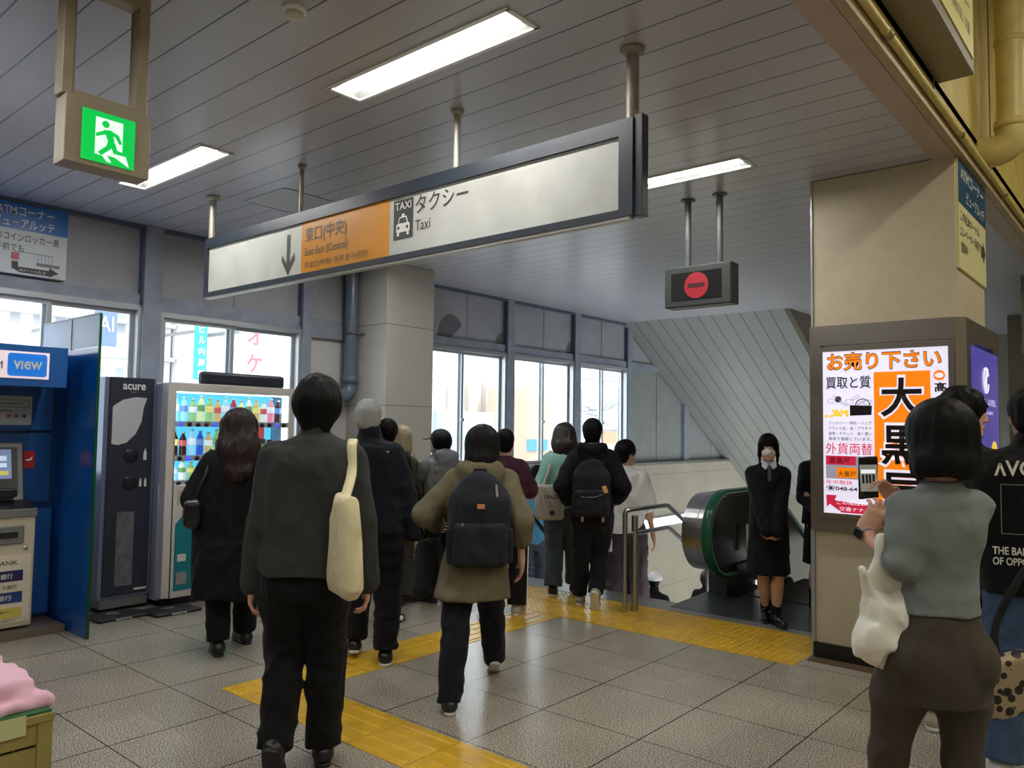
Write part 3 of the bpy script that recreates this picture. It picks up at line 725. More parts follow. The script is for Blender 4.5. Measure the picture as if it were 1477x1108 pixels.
# ============================================================ NO-ENTRY SIGN
m_ne = MM('dark_sign_case', 58, 64, 62, 0.45)
t = thing('no_entry_sign', 'dark hanging box sign showing a red no-entry disc above the escalator', 'sign', (5.35, 2.715, 2.46))
MB().box(5.285, 5.43, 2.445, 2.985, 2.455, 2.765).build('housing', m_ne, t, bevel=0.012)
MB().box(5.281, 5.287, 2.515, 2.925, 2.505, 2.715).build('display', MM('dark_display', 34, 34, 34, 0.2), t)
m_red = mat('red_led', (0.22, 0.01, 0.02), 0.35, emit=0.310, ecol=(0.22, 0.006, 0.012), bump=0.3, bscale=200)
U, V = (0, -1, 0), (0, 0, 1)
poly(disc(0, 0, 0.098, 0.098, 40), (5.281, 2.715, 2.61), U, V, m_red, t, 'red_disc', 0.002)
poly([(-0.068, -0.016), (0.068, -0.016), (0.068, 0.016), (-0.068, 0.016)], (5.281, 2.715, 2.61), U, V, MM('bar_dark', 60, 26, 24, 0.5), t, 'bar', 0.004)
for y in (2.825, 2.565):
    b = MB(); b.tube([(5.36, y, 2.76), (5.36, y, CZ - 0.002)], 0.025); b.lathe((5.36, y, CZ - 0.001), [(0, 0), (0.055, 0), (0.055, -0.008), (0, -0.008)]); b.build('pole', MM('pole_grey', 92, 98, 102, 0.4, metal=0.3), t)

# ============================================================ PILLAR ADVERTISEMENT
t = thing('advertising_lightbox', 'steel advertising lightbox around the pillar with a white and orange poster', 'lightbox', (5.44, 1.48, 0.87))
ax = PX - 0.045
b = MB(); o = 0.045; c = 0.05
def ring(z0, z1, e):   # chamfered wrap of the pillar
    q = [(PX - e, PY1 + 0.012), (PX - e, PY0 - e + c), (PX - e + c, PY0 - e), (6.62, PY0 - e), (6.62, PY0 + 0.1), (6.40, PY0 + 0.1), (6.40, PY1 + 0.012)]
    b.prism(q, 2, z0, z1)
ring(2.12, 2.255, o); ring(0.865, 0.955, o)
b.box(ax, PX, PY1 - 0.065, PY1 + 0.012, 0.955, 2.12)
b.prism([(ax, 1.06), (ax, PY0 - o + c), (ax + c, PY0 - o), (ax + 0.3, PY0 - o), (PX, 1.06)], 2, 0.955, 2.12)
b.box(6.42, 6.62, PY0 - o, PY0 + 0.1, 0.955, 2.12)
b.build('steel_case', m_steel_d, t)
b = MB(); z0, z1, ya, yb = 0.965, 2.095, 1.062, 1.868; e = ax - 0.006
for q in ((ya - .012, ya + .02, z0 - .012, z1 + .012), (yb - .02, yb + .012, z0 - .012, z1 + .012)): b.box(e, ax + 0.01, *q)
b.box(e, ax + 0.01, ya + .0205, yb - .0205, z0 - .012, z0 + .02); b.box(e, ax + 0.01, ya + .0205, yb - .0205, z1 - .02, z1 + .012)
b.build('poster_frame', m_steel_d, t)
m_pw = mat('poster_white', srgb(225, 222, 240), 0.3, emit=0.260, ecol=srgb(226, 222, 245))
m_po = mat('poster_orange', srgb(238, 130, 20), 0.3, emit=0.248, ecol=srgb(245, 128, 10))
m_pk = MM('poster_black', 28, 22, 24, 0.3)
m_pr = mat('poster_red', srgb(200, 40, 70), 0.3, emit=0.186, ecol=srgb(215, 36, 70))
m_pg = mat('poster_grey', srgb(150, 150, 168), 0.3, emit=0.186, ecol=srgb(160, 160, 180))
m_pgold = mat('poster_gold', srgb(214, 180, 50), 0.3, emit=0.310, ecol=srgb(225, 190, 50))
pn = MB().box(ax - 0.002, PX - 0.01, ya + .015, yb - .015, z0 + .015, z1 - .015).build('poster', m_pw, t)
W_, H_ = 0.78, 1.10; po = (ax - 0.002, 1.855, 0.98)
def pp(u, v): return (po[0], po[1] - u * W_, po[2] + v * H_)       # u right, v up, 0..1
def pt(s, u, v, w, h, m, bold=0.01, lf=0.003): return lettering(s, 1, pp(u, v), U, V, m, pn, width=w * W_, height=h * H_, bold=bold, lift=lf)
def pb(u0, u1, v0, v1, m, nm, lf=0.0015): return poly([(0, 0), ((u1 - u0) * W_, 0), ((u1 - u0) * W_, (v1 - v0) * H_), (0, (v1 - v0) * H_)], pp(u0, v0), U, V, m, pn, nm, lf)
pt('お売り下さい', 0.045, 0.872, 0.90, 0.115, m_pk, 0.045, 0.002); pt('お売り下さい', 0.05, 0.877, 0.89, 0.105, m_po, 0.022, 0.0035)
pb(0.43, 0.86, 0.01, 0.86, m_po, 'orange_column')
for s, v in (('大', 0.585), ('黒', 0.305), ('屋', 0.03)):
    pt(s, 0.455, v - 0.01, 0.375, 0.265, m_pw, 0.055, 0.0022); pt(s, 0.48, v + 0.008, 0.325, 0.23, m_pk, 0.022, 0.0036)
pt('買取と質', 0.035, 0.765, 0.37, 0.075, m_pk, 0.010)
for i, s in enumerate(('ジュエリー・時計・バッグ', 'ブランド品・金・プラチナ', '金券・チケット　高く買い', '格安で直販しています。')):
    pt(s, 0.055, 0.545 - i * 0.032, 0.355, 0.021, m_pk, 0.003)
pt('外貨両替', 0.03, 0.365, 0.385, 0.07, m_pr, 0.003)
pb(0.03, 0.42, 0.215, 0.355, m_pg, 'shop_front', 0.0015); pb(0.03, 0.28, 0.30, 0.355, m_pr, 'red_band', 0.002); pt('高島屋', 0.06, 0.308, 0.17, 0.038, m_pk, 0.004)
pb(0.12, 0.29, 0.222, 0.285, m_po, 'orange_band', 0.002); pt('大黒屋', 0.13, 0.228, 0.15, 0.036, m_pk, 0.004)
pt('年中無休', 0.03, 0.18, 0.22, 0.028, m_pr, 0.003); pt('☎048-64', 0.03, 0.14, 0.26, 0.033, m_pk, 0.02)
b = MB(); q = [(0.03, 0.115), (0.12, 0.115), (0.10, 0.085), (0.40, 0.065), (0.40, 0.012), (0.16, 0.012), (0.06, 0.06), (0.035, 0.04)]
poly([(a * W_, c_ * H_) for a, c_ in q], pp(0, 0), U, V, m_pr, pn, 'red_arrow', 0.0016)
pt('この階段お', 0.12, 0.06, 0.24, 0.026, m_pw, 0.004); pt('交番ナナ', 0.14, 0.022, 0.20, 0.026, m_pw, 0.004)
poly(disc(0, 0, 0.033, 0.033), pp(0.925, 0.83), U, V, m_po, pn, 'round_crest', 0.0016); poly(disc(0, 0, 0.024, 0.016), pp(0.925, 0.83), U, V, m_pw, pn, 'round_crest', 0.0026)
pt('髙', 0.89, 0.735, 0.085, 0.055, m_pk, 0.03)
# jewellery, coins and a handbag on the poster
b = MB(); rnd = random.Random(2)
for i in range(26):
    cu, cv = rnd.uniform(0.03, 0.22), rnd.uniform(0.595, 0.63); b.add([np.array(pp(cu, cv)) + np.array([-0.0016 - i * 1e-5, math.cos(a) * 0.011, math.sin(a) * 0.008]) for a in np.linspace(0, 6.28, 13)[:-1]], [tuple(range(12))[::-1]])
b.build('gold_coins', m_pgold, pn)
poly([(0, 0), (0.135, 0.005), (0.14, 0.065), (0.0, 0.07)], pp(0.235, 0.60), U, V, m_pk, pn, 'handbag_picture', 0.0018)
b = MB(); c0 = np.array(pp(0.34, 0.66)) + [-0.003, 0, 0]; b.tube([c0 + [0, 0.045 * math.cos(a), 0.045 * math.sin(a)] for a in np.linspace(0, math.pi, 14)], 0.003, 6); b.build('handbag_picture', m_pk, pn)
b = MB()
for i in range(7):
    c0 = np.array(pp(0.08 + 0.05 * i, 0.69 + 0.02 * math.sin(i * 2))) + [-0.003, 0, 0]; b.tube([c0 + [0, 0.026 * math.cos(a), 0.016 * math.sin(a + i)] for a in np.linspace(0, 6.2, 18)], 0.0018, 5)
b.build('jewellery_picture', m_pg, pn)
poly(disc(0, 0, 0.021, 0.021), pp(0.14, 0.70), U, V, m_pk, pn, 'watch_picture', 0.004)
# south face screen
m_scr = mat('blue_screen', srgb(70, 64, 150), 0.2, emit=0.217, ecol=srgb(74, 68, 160))
sy = PY0 - o - 0.003
sc = MB().box(5.62, 6.56, sy, PY0, 0.99, 2.09).build('screen', m_scr, t)
U, V = (1, 0, 0), (0, 0, 1)
lettering('自分の才能を、人の才能と。', 1, (5.70, sy, 1.72), U, V, m_pw, sc, width=0.76, height=0.05, lift=0.002)
lettering('世界が良くなる選択を', 1, (5.78, sy, 1.66), U, V, m_pw, sc, width=0.55, height=0.025, lift=0.002)
b = MB(); b.tube([(6.08 + 0.085 * math.cos(a), sy - 0.003, 1.89 + 0.085 * math.sin(a)) for a in np.linspace(0.4, 6.0, 30)], 0.006, 6); b.tube([(6.12, sy - 0.003, 1.97), (6.07, sy - 0.003, 1.90), (6.05, sy - 0.003, 1.82)], 0.008, 6); b.build('emblem', m_pw, sc)
poly(disc(0, 0, 0.17, 0.15), (6.2, sy, 1.2), U, V, m_pg, sc, 'picture', 0.002); poly(disc(0, 0, 0.12, 0.10), (6.35, sy, 1.38), U, V, m_pgold, sc, 'picture', 0.0025)

# blue and cream notice on the pillar's side
t = thing('pillar_notice', 'narrow blue and cream ATM notice high on the pillar side', 'sign', (5.95, 1.03, 2.57))
bd = MB().box(5.495, 6.385, PY0 - 0.015, PY0 - 0.001, 2.57, 3.27).build('board', MM('notice_cream', 222, 214, 160, 0.4), t)
nb = srgb(36, 78, 110)
MB().box(5.495, 6.385, PY0 - 0.0175, PY0 - 0.015, 2.99, 3.27).build('blue_band', mat('notice_blue', nb, 0.35), t)
m_nw = MM('notice_white', 222, 226, 220, 0.4)
yy = PY0 - 0.0175
lettering('ATMコーナー', 1, (5.55, yy, 3.15), U, V, m_nw, t, width=0.74, height=0.085, bold=0.01, lift=0.002)
lettering('ビューアルッテ', 1, (5.72, yy, 3.02), U, V, m_nw, t, width=0.6, height=0.085, bold=0.01, lift=0.002)
yy = PY0 - 0.015
lettering('この先30メートル', 1, (5.53, yy, 2.88), U, V, m_ink, t, width=0.62, height=0.07, bold=0.01, lift=0.002)
lettering('エレベーター手前で', 1, (5.53, yy, 2.78), U, V, m_ink, t, width=0.66, height=0.07, bold=0.01, lift=0.002)
lettering('営業中', 1, (5.55, yy, 2.68), U, V, m_ink, t, width=0.2, height=0.07, bold=0.01, lift=0.002)
poly([(0, 0.04), (0.07, 0.04), (0.07, 0), (0.15, 0.08), (0.07, 0.16), (0.07, 0.12), (0, 0.12)], (6.21, yy, 2.72), U, V, m_ink, t, 'arrow', 0.002)

# box sign high on the bulkhead
t = thing('bulkhead_sign', 'grey framed box sign mounted high on the yellow bulkhead, top right', 'sign', (4.2, 0.9, 3.58))
MB().box(3.3, 5.02, 0.84, 1.03, 3.58, 4.5).build('housing', MM('grey_sign_case', 128, 122, 108, 0.4), t, bevel=0.006)
MB().box(3.36, 4.96, 0.832, 0.842, 3.65, 4.44).build('face', MM('sign_cream_face', 216, 206, 130, 0.35), t)
for i in range(5):
    lettering(('この階段の先、交番', 'エスカレーター', 'のりば ご案内', '駅長室　右', '国際線')[i], 1, (4.28, 0.832, 3.74 + i * 0.13), U, V, m_ink, t, width=0.58, height=0.07, lift=0.002)

# drainpipe with elbow on the bulkhead and conduit along its foot
m_pipe_y = MM('pipe_yellow_paint', 200, 182, 112, 0.4, var=0.12, vscale=8, bump=0.08, bscale=20)
t = thing('drainpipe', 'cream painted drainpipe with an elbow on the yellow bulkhead', 'pipe', (6.3, 0.84, 3.5))
px_, py_ = aty(1459, 150, 0.83)[:2]
ez_ = 3.62
b = MB(); b.tube([(px_, py_, ez_ + 0.02), (px_, py_, 5.0)], 0.092, 24); b.build('pipe', m_pipe_y, t)
b = MB(); path = [(px_, py_, ez_ + 0.05)] + [(px_, py_ + 0.11 * (1 - math.cos(a)), ez_ - 0.11 * math.sin(a) + 0.0) for a in np.linspace(0, math.pi / 2, 8)] + [(px_, 1.03, ez_ - 0.11)]
b.tube(path, 0.105, 24); b.build('elbow', m_pipe_y, t)
b = MB(); b.lathe((px_, py_, ez_ + 0.03), [(0.0, 0), (0.112, 0), (0.112, 0.05), (0.0, 0.05)], 24); b.build('collar', m_pipe_y, t); b = MB(); b.lathe((px_, py_, 4.25), [(0.0, 0), (0.10, 0), (0.10, 0.035), (0.0, 0.035)], 24); b.build('collar', m_pipe_y, t)
t = thing('conduit', 'long yellowish conduit along the lower edge of the bulkhead', 'pipe', (5.5, 0.97, 3.33))
b = MB(); b.tube([(-5.9, 0.965, 3.345), (15.9, 0.965, 3.345)], 0.021, 12); b.build('pipe', m_pipe_y, t)
for i in range(9): b = MB(); b.lathe((0.6 + i * 1.55, 0.965, 3.345), [(0, 0), (0.027, 0), (0.027, 0.05), (0, 0.05)], 12, (1, 0, 0)); b.box(0.6 + i * 1.55, 0.64 + i * 1.55, 0.965, 0.99, 3.33, 3.36); b.build('coupling', MM('pipe_coupling', 150, 140, 90, 0.3, metal=0.4), t)

# grey drainpipe by the column
m_pipe = MM('blue_grey_pipe', 98, 112, 126, 0.25)
t = thing('drainpipe', 'blue-grey glossy drainpipe in front of the tiled column, bent to the left', 'pipe', (5.33, 6.9, 1.85))
cx, cy = 5.335, 6.885
MB().tube([(cx, cy, 1.98), (cx, cy, CZ - 0.001)], 0.072, 24).build('pipe', m_pipe, t)
b = MB(); b.tube([(cx, cy, 2.0)] + [(cx - 0.11 * (1 - math.cos(a)), cy, 1.96 - 0.11 * math.sin(a)) for a in np.linspace(0, math.pi / 2, 8)] + [(5.06, cy, 1.85), (4.96, cy + 0.0, 1.85), (4.92, cy + 0.05, 1.85), (4.91, 7.03, 1.85)], 0.076, 24); b.build('elbow', m_pipe, t)
b = MB(); b.lathe((cx, cy, 1.98), [(0, 0), (0.084, 0), (0.084, 0.10), (0, 0.10)], 24); b.build('collar', m_pipe, t)
b = MB(); b.lathe((cx, cy, 2.52), [(0, 0), (0.079, 0), (0.079, 0.02), (0, 0.02)], 24); b.tube([(cx, cy - 0.07, 2.53), (5.42, cy - 0.13, 2.53)], 0.012, 8); b.build('bracket', m_pipe_b if False else MM('pipe_bracket', 90, 92, 92, 0.4, metal=0.5), t)

# wall poster, top left
t = thing('wall_notice', 'blue and white ATM corner notice with arrow, high on the left wall', 'sign', (1.9, 6.96, 2.69))
MB().box(1.35, 2.46, 6.955, 7.02, 2.69, 3.255).build('board', MM('notice_white_board', 206, 212, 216, 0.4), t)
MB().box(1.35, 2.46, 6.951, 6.955, 3.045, 3.255).build('blue_band', MM('notice_bright_blue', 30, 104, 176, 0.35), t)
yy = 6.951
lettering('ATMコーナー', 1, (1.945, yy, 3.155), U, V, m_nw, t, width=0.41, height=0.075, bold=0.006, lift=0.002)
lettering('ビューアルッテ', 1, (1.93, yy, 3.06), U, V, m_nw, t, width=0.43, height=0.075, bold=0.006, lift=0.002)
yy = 6.955
lettering('このコインロッカー奥', 1, (1.90, yy, 2.95), U, V, m_ink, t, width=0.50, height=0.065, bold=0.006, lift=0.002)
lettering('手前でも', 1, (1.945, yy, 2.868), U, V, m_ink, t, width=0.20, height=0.062, bold=0.006, lift=0.002)
poly([(0, 0), (0.055, 0), (0.055, 0.055), (0, 0.055)], (2.06, yy, 2.805), U, V, MM('notice_red', 190, 60, 84, 0.4), t, 'red_square', 0.002)
b = MB()
for i in range(5): b.box(2.25 + i * 0.025, 2.252 + i * 0.025, yy - 0.003, yy, 2.80, 2.87)
b.box(2.10, 2.36, yy - 0.003, yy, 2.868, 2.872); b.box(2.24, 2.41, yy - 0.003, yy, 2.775, 2.80); b.build('map_lines', MM('map_grey', 120, 124, 130, 0.5), t)
poly([(0, 0.085), (0.045, 0.085), (0.045, 0.045), (0.27, 0.045), (0.27, 0.07), (0.34, 0.03), (0.27, -0.01), (0.27, 0.0), (0.06, 0.0), (0.0, 0.03)], (2.065, yy, 2.705), U, V, m_ink, t, 'arrow', 0.002)
lettering('30メートル先 左', 1, (2.12, yy, 2.715), U, V, m_nw, t, width=0.19, height=0.022, lift=0.004)
# ============================================================ TACTILE PAVING
def bars_tile(b, x0, y0, s, along):
    b.box(x0 + .003, x0 + s - .003, y0 + .003, y0 + s - .003, 0.0005, 0.003)
    n = 4; pitch = s / n
    for i in range(n):
        c = (i + .5) * pitch; w = 0.013
        q = (y0 + 0.02, y0 + s - 0.02, x0 + c - w, x0 + c + w) if along == 'y' else (x0 + 0.02, x0 + s - 0.02, y0 + c - w, y0 + c + w)
        l0, l1, a, c2 = q; ins = 0.006; z = 0.0075
        if along == 'y': vs = [(a, l0, .003), (c2, l0, .003), (c2, l1, .003), (a, l1, .003), (a + ins, l0 + ins, z), (c2 - ins, l0 + ins, z), (c2 - ins, l1 - ins, z), (a + ins, l1 - ins, z)]
        else: vs = [(l0, a, .003), (l1, a, .003), (l1, c2, .003), (l0, c2, .003), (l0 + ins, a + ins, z), (l1 - ins, a + ins, z), (l1 - ins, c2 - ins, z), (l0 + ins, c2 - ins, z)]
        b.add(vs, [(0, 1, 5, 4), (1, 2, 6, 5), (2, 3, 7, 6), (3, 0, 4, 7), (4, 5, 6, 7)])
def dots_tile(b, x0, y0, s, n=7):
    b.box(x0 + .003, x0 + s - .003, y0 + .003, y0 + s - .003, 0.0005, 0.003)
    for i in range(n):
        for j in range(n):
            cx = x0 + (i + .5) * s / n; cy = y0 + (j + .5) * s / n
            vs = []; 
            for r, z in ((0.014, .003), (0.008, .0078)):
                vs += [(cx + r * math.cos(k * math.pi / 4), cy + r * math.sin(k * math.pi / 4), z) for k in range(8)]
            b.add(vs, [(k, (k + 1) % 8, (k + 1) % 8 + 8, k + 8) for k in range(8)], True); b.add(vs[8:], [tuple(range(8))])
b = MB(); s = 0.4
for i in range(2):
    for j in range(11): dots_tile(b, 5.165 + i * 0.41, 1.96 + j * 0.4, 0.4)
tag(b.build('tactile_strip', m_yel), 'wide yellow dotted warning strip along the head of the stairs and escalator', 'tactile paving')
b = MB()
for i in range(6): bars_tile(b, 2.82 + i * 0.39, 3.865, 0.39, 'x')
tag(b.build('tactile_strip', m_yel), 'yellow barred guide strip leading across the floor to the stairs', 'tactile paving')
b = MB(); dots_tile(b, 2.425, 3.865, 0.39, 6)
tag(b.build('tactile_tile', m_yel), 'yellow dotted corner tile where the two guide strips meet', 'tactile paving')
b = MB()
for i in range(8): bars_tile(b, 2.425, 3.865 - (i + 1) * 0.39, 0.39, 'y')
tag(b.build('tactile_strip', m_yel), 'yellow barred guide strip running toward the bottom edge of the photo', 'tactile paving')

# ============================================================ STAIR RAILS, WALL LIGHT
t = thing('handrail', 'double stainless steel handrail at the head of the stairs', 'handrail', (5.72, 3.53, 0))
b = MB(); b.tube([(5.655, 3.56, 0.0), (5.655, 3.56, 0.83)], 0.021); b.build('post', m_steel, t)
b = MB(); b.tube([(5.76, 3.53, 0.0), (5.76, 3.53, 0.66)], 0.030); b.tube([(5.76, 3.53, 0.662), (5.76, 3.53, 0.80)], 0.027); b.build('post', m_steel, t)
def dn(x, z0): return z0 - (x - 6.34) * 0.54
b = MB(); b.tube([(5.655, 3.56, 0.82), (5.66, 3.555, 0.845), (5.70, 3.53, 0.855), (6.30, 3.53, 0.85), (6.34, 3.53, 0.842), (6.38, 3.53, 0.82), (9.0, 3.53, 0.82 - 2.62 * 0.54)], 0.020); b.build('rail', m_steel, t)
b = MB(); b.tube([(5.66, 3.56, 0.648), (5.76, 3.53, 0.65), (6.32, 3.53, 0.65), (6.36, 3.53, 0.64), (9.0, 3.53, 0.64 - 2.64 * 0.54)], 0.018); b.build('rail', m_steel, t)
b = MB(); b.tube([(7.12, 3.53, -0.65), (7.12, 3.53, 0.41)], 0.022); b.build('post', m_steel, t)
b = MB(); b.tube([(8.9, 3.53, -1.8), (8.9, 3.53, -0.55)], 0.022); b.build('post', m_steel, t)
t = thing('wall_light', 'long bright light strip on the tiled stair wall behind the handrail', 'wall light', (12.4, 6.9, -0.12))
MB().box(10.9, 14.6, 6.895, 6.931, -0.16, 0.02).build('housing', m_alu, t)
MB().box(10.92, 14.58, 6.884, 6.896, -0.135, -0.005).build('diffuser', mat('strip_led', (1, 1, 1), emit=3.0, ecol=(1, 1, 0.95)), t)
t = thing('handrail', 'steel handrail fixed to the tiled wall beside the stairs', 'handrail', (8.0, 6.84, 0))
b = MB(); b.tube([(6.3, 6.84, 0.80), (6.5, 6.84, 0.79), (13.5, 6.84, 0.79 - 7 * SL)], 0.02); b.build('rail', m_steel, t)
for x in (6.6, 8.6, 10.6, 12.6):
    z = 0.79 - (x - 6.5) * SL; b = MB(); b.tube([(x, 6.84, z - 0.02), (x, 6.84, z - 0.07), (x, 6.935, z - 0.07)], 0.008, 8); b.build('bracket', m_steel, t)

# ============================================================ ESCALATOR
m_gb = MM('green_handrail', 16, 92, 66, 0.3)
m_bp = MM('black_escalator_panel', 18, 24, 26, 0.15)
m_pl = MM('landing_plate', 74, 80, 84, 0.32, metal=0.35, bump=0.15, bscale=160, stretch=(1, 0.1, 1))
t = thing('escalator', 'escalator with green handrail and rounded steel end, going down beside the stairs', 'escalator', (7.5, 2.7, 0))
b = MB(); b.prism([(6.10, 1.95), (6.10, 3.36), (6.14, 3.40), (7.7, 3.47), (7.7, 1.95)], 2, -0.1, 0.008); b.build('landing_plate', m_pl, t)
b = MB(); b.box(7.0, 7.7, 2.18, 3.12, 0.008, 0.014); b.build('comb_plate', MM('comb_plate', 60, 56, 44, 0.4, metal=0.4), t)
def balustrade(y0, y1, outer):      # y0 = walking side, y1 = outer side
    cx, cz, r = 6.72, 0.60, 0.36; sgn = 1 if y1 > y0 else -1
    def shape(rr, x1=7.7, x2=13.5, sub=0.0, n=26):    # rounded end, flat, then down along the slope
        top = [(x2, cz + rr - (x2 - x1) * SL), (x1, cz + rr)]
        arc = [(cx - rr * math.sin(a), cz + rr * math.cos(a)) for a in np.linspace(0, math.pi, n)]
        bot = [(x1, cz - rr), (x2, cz - rr - (x2 - x1) * SL)]
        return top, arc, bot
    tp, arc, bt = shape(r)
    # handrail belt, a moulded band around the end
    path = [(x, (y0 + 0.045 * sgn), z) for x, z in (tp[0], tp[1])] + [(x, y0 + 0.045 * sgn, z) for x, z in arc] + [(7.3, y0 + 0.045 * sgn, cz - r)]
    vol = []
    b = MB(); prof = [(-0.045, 0.0), (-0.05, 0.018), (-0.04, 0.032), (0.04, 0.032), (0.05, 0.018), (0.045, 0.0), (0.03, -0.008), (-0.03, -0.008)]
    rings = []
    for i, q in enumerate(path):
        q = np.array(q); tt = np.array(path[min(i + 1, len(path) - 1)]) - np.array(path[max(i - 1, 0)]); tt = tt / np.linalg.norm(tt); nn = np.array([tt[2], 0, -tt[0]])
        if i and (nn @ rings_n) < 0: nn = -nn
        rings_n = nn; rings.append([q + np.array([0, 1.0, 0]) * a + nn * c for a, c in prof])
    flip = rings_n @ np.array([0, 0, -1.0]) < 0
    m = len(prof); b.add([v for g in rings for v in g], [(i * m + j, i * m + (j + 1) % m, (i + 1) * m + (j + 1) % m, (i + 1) * m + j) for i in range(len(rings) - 1) for j in range(m)], True)
    b.build('handrail_belt', m_gb, t)
    # dark inner panel
    tp2, arc2, bt2 = shape(r - 0.03)
    q = tp2 + arc2 + bt2
    b = MB(); b.prism(q, 1, y0 + 0.03 * sgn, y0 + 0.06 * sgn); b.build('inner_panel', m_bp, t)
    # skirt and pedestal below the end
    b = MB(); b.prism([(6.86, 0.0), (6.86, 0.3), (7.7, 0.3), (13.5, 0.3 - 5.8 * SL), (13.5, -0.1 - 5.8 * SL), (7.7, -0.1)], 1, y0 - 0.005 * sgn, y0 + 0.10 * sgn); b.build('skirt', m_bp, t)
    if outer:
        tp3, arc3, bt3 = shape(r - 0.012)
        b = MB(); b.prism(tp3 + arc3 + bt3, 1, y0 + 0.10 * sgn, y0 + 0.155 * sgn); b.prism(tp3 + arc3 + bt3, 1, y0 + 0.16 * sgn, y1)
        tp3, arc3, bt3 = shape(r - 0.018); b.prism(tp3 + arc3 + bt3, 1, y0 + 0.15 * sgn, y0 + 0.165 * sgn)
        b.build('steel_cladding', m_steel, t)
        b = MB(); b.box(6.90, 7.05, y0 + 0.02 * sgn, y1, 0.0, 0.28); b.build('pedestal', MM('pedestal_grey', 78, 80, 80, 0.4, metal=0.3), t)
balustrade(3.12, 3.42, True)
balustrade(2.14, 1.97, False)
b = MB()
for i in range(14): b.box(7.7 + i * 0.34, 7.7 + (i + 1) * 0.34, 2.2, 3.06, -0.05 - max(0, i - 1) * 0.34 * SL - 0.3, -0.02 - max(0, i - 1) * 0.34 * SL)
b.build('steps', MM('escalator_step', 64, 60, 50, 0.45, metal=0.4), t)
pl = MB().box(7.02, 7.10, 3.085, 3.10, 0.40, 0.66).build('notice_plate', m_nw, t)
poly(disc(0, 0, 0.022, 0.035), (7.06, 3.085, 0.53), (1, 0, 0), (0, 0, 1), m_ink, pl, 'pictogram', 0.002)
for x in (7.35,): MB().box(x, x + 0.06, 3.08, 3.095, 0.05, 0.09).build('skirt_light', mat('skirt_led', (1, 1, 1), emit=3, ecol=(1, 0.97, 0.9)), t)
# low cladding beside the pillar
t = thing('steel_guard', 'slim grey steel guard post fixed to the pillar edge under the lightbox', 'guard post', (5.52, 1.95, 0))
b = MB(); b.box(PX + 0.0, PX + 0.06, PY1 + 0.013, PY1 + 0.03, 0.0, 0.86); b.build('plate', m_alu, t)

# ============================================================ CASH MACHINE CORNER
m_blue = MM('atm_blue', 22, 92, 168, 0.22, coat=0.3)
m_blue_d = MM('atm_blue_panel', 22, 78, 142, 0.28)
m_cr = MM('atm_cream', 206, 196, 172, 0.35)
m_gy = MM('atm_grey', 128, 128, 128, 0.35, metal=0.3)
m_dk = MM('atm_dark', 30, 34, 40, 0.25)
t = thing('atm_booth', 'blue cash machine booth with lit view sign and grey base step', 'booth', (1.6, 6.6, 0))
MB().box(0.9, 2.30, 6.22, 6.98, 0.0, 0.055).build('base_step', MM('booth_step', 120, 108, 94, 0.35, metal=0.2), t)
b = MB(); b.box(0.9, 2.325, 6.62, 6.98, 0.055, 2.05); b.build('back_panel', m_blue_d, t)
b = MB(); b.box(2.13, 2.30, 6.56, 6.62, 0.09, 0.87); b.build('lower_panel', m_blue, t, bevel=0.004)
b = MB(); b.box(0.9, 2.28, 6.57, 6.62, 0.92, 1.44); b.box(0.9, 2.28, 6.57, 6.62, 1.46, 1.78); b.build('upper_panel', m_blue_d, t, bevel=0.004)
b = MB(); b.box(0.9, 2.20, 6.10, 6.98, 1.77, 2.06); b.build('canopy', m_blue, t, bevel=0.006)
m_lit = mat('lit_sign_pink', srgb(224, 208, 214), 0.35, emit=0.198, ecol=srgb(228, 210, 216))
hp = MB().box(0.95, 2.075, 6.092, 6.10, 1.825, 2.012).build('lit_sign', m_lit, t)
U, V = (1, 0, 0), (0, 0, 1)
poly(rrect(0, 0.245, 0, 0.158, 0.02), (1.815, 6.092, 1.84), U, V, mat('view_blue', srgb(20, 110, 205), 0.3, emit=0.186, ecol=srgb(20, 115, 215)), hp, 'logo_tile', 0.0015)
lettering('vıew', 1, (1.85, 6.092, 1.888), U, V, m_nw, hp, width=0.18, height=0.058, bold=0.02, lift=0.003)
lettering('ATM', 1, (1.655, 6.092, 1.885), U, V, m_pk, hp, width=0.13, height=0.052, bold=0.0, lift=0.003)
nt = MB().box(1.75, 2.13, 6.562, 6.57, 1.50, 1.715).build('notice', MM('notice_grey', 176, 186, 190, 0.4), t)
for i, (c, x) in enumerate(((srgb(170, 40, 40), 1.86), (srgb(40, 70, 150), 1.90), (srgb(170, 60, 40), 1.98), (srgb(190, 60, 50), 2.03), (srgb(40, 80, 160), 2.08))):
    MB().box(x - 0.013, x + 0.013, 6.559, 6.563, 1.555, 1.578).build('card_symbol', mat('card_symbol_%d' % i, c, 0.4), nt)
b = MB(); b.box(1.77, 2.11, 6.560, 6.563, 1.685, 1.688); b.box(1.77, 2.11, 6.560, 6.563, 1.63, 1.633); b.box(1.77, 1.773, 6.56, 6.563, 1.63, 1.688); b.box(2.107, 2.11, 6.56, 6.563, 1.63, 1.688); b.box(1.8, 2.07, 6.56, 6.563, 1.655, 1.66); b.box(1.78, 2.0, 6.56, 6.563, 1.60, 1.606); b.build('print', m_ink, nt)
st = MB().box(2.085, 2.165, 6.562, 6.571, 1.18, 1.305).build('red_sticker', MM('sticker_red', 176, 34, 40, 0.4), t)
poly([(0, 0.02), (0.04, 0.03), (0.055, 0.05), (0.05, 0.02), (0.03, 0.012)], (2.095, 6.562, 1.22), U, V, m_nw, st, 'pictogram', 0.001)
t = thing('cash_machine', 'cream and grey cash machine with tilted screen and bank panel', 'cash machine', (1.7, 6.45, 0.055))
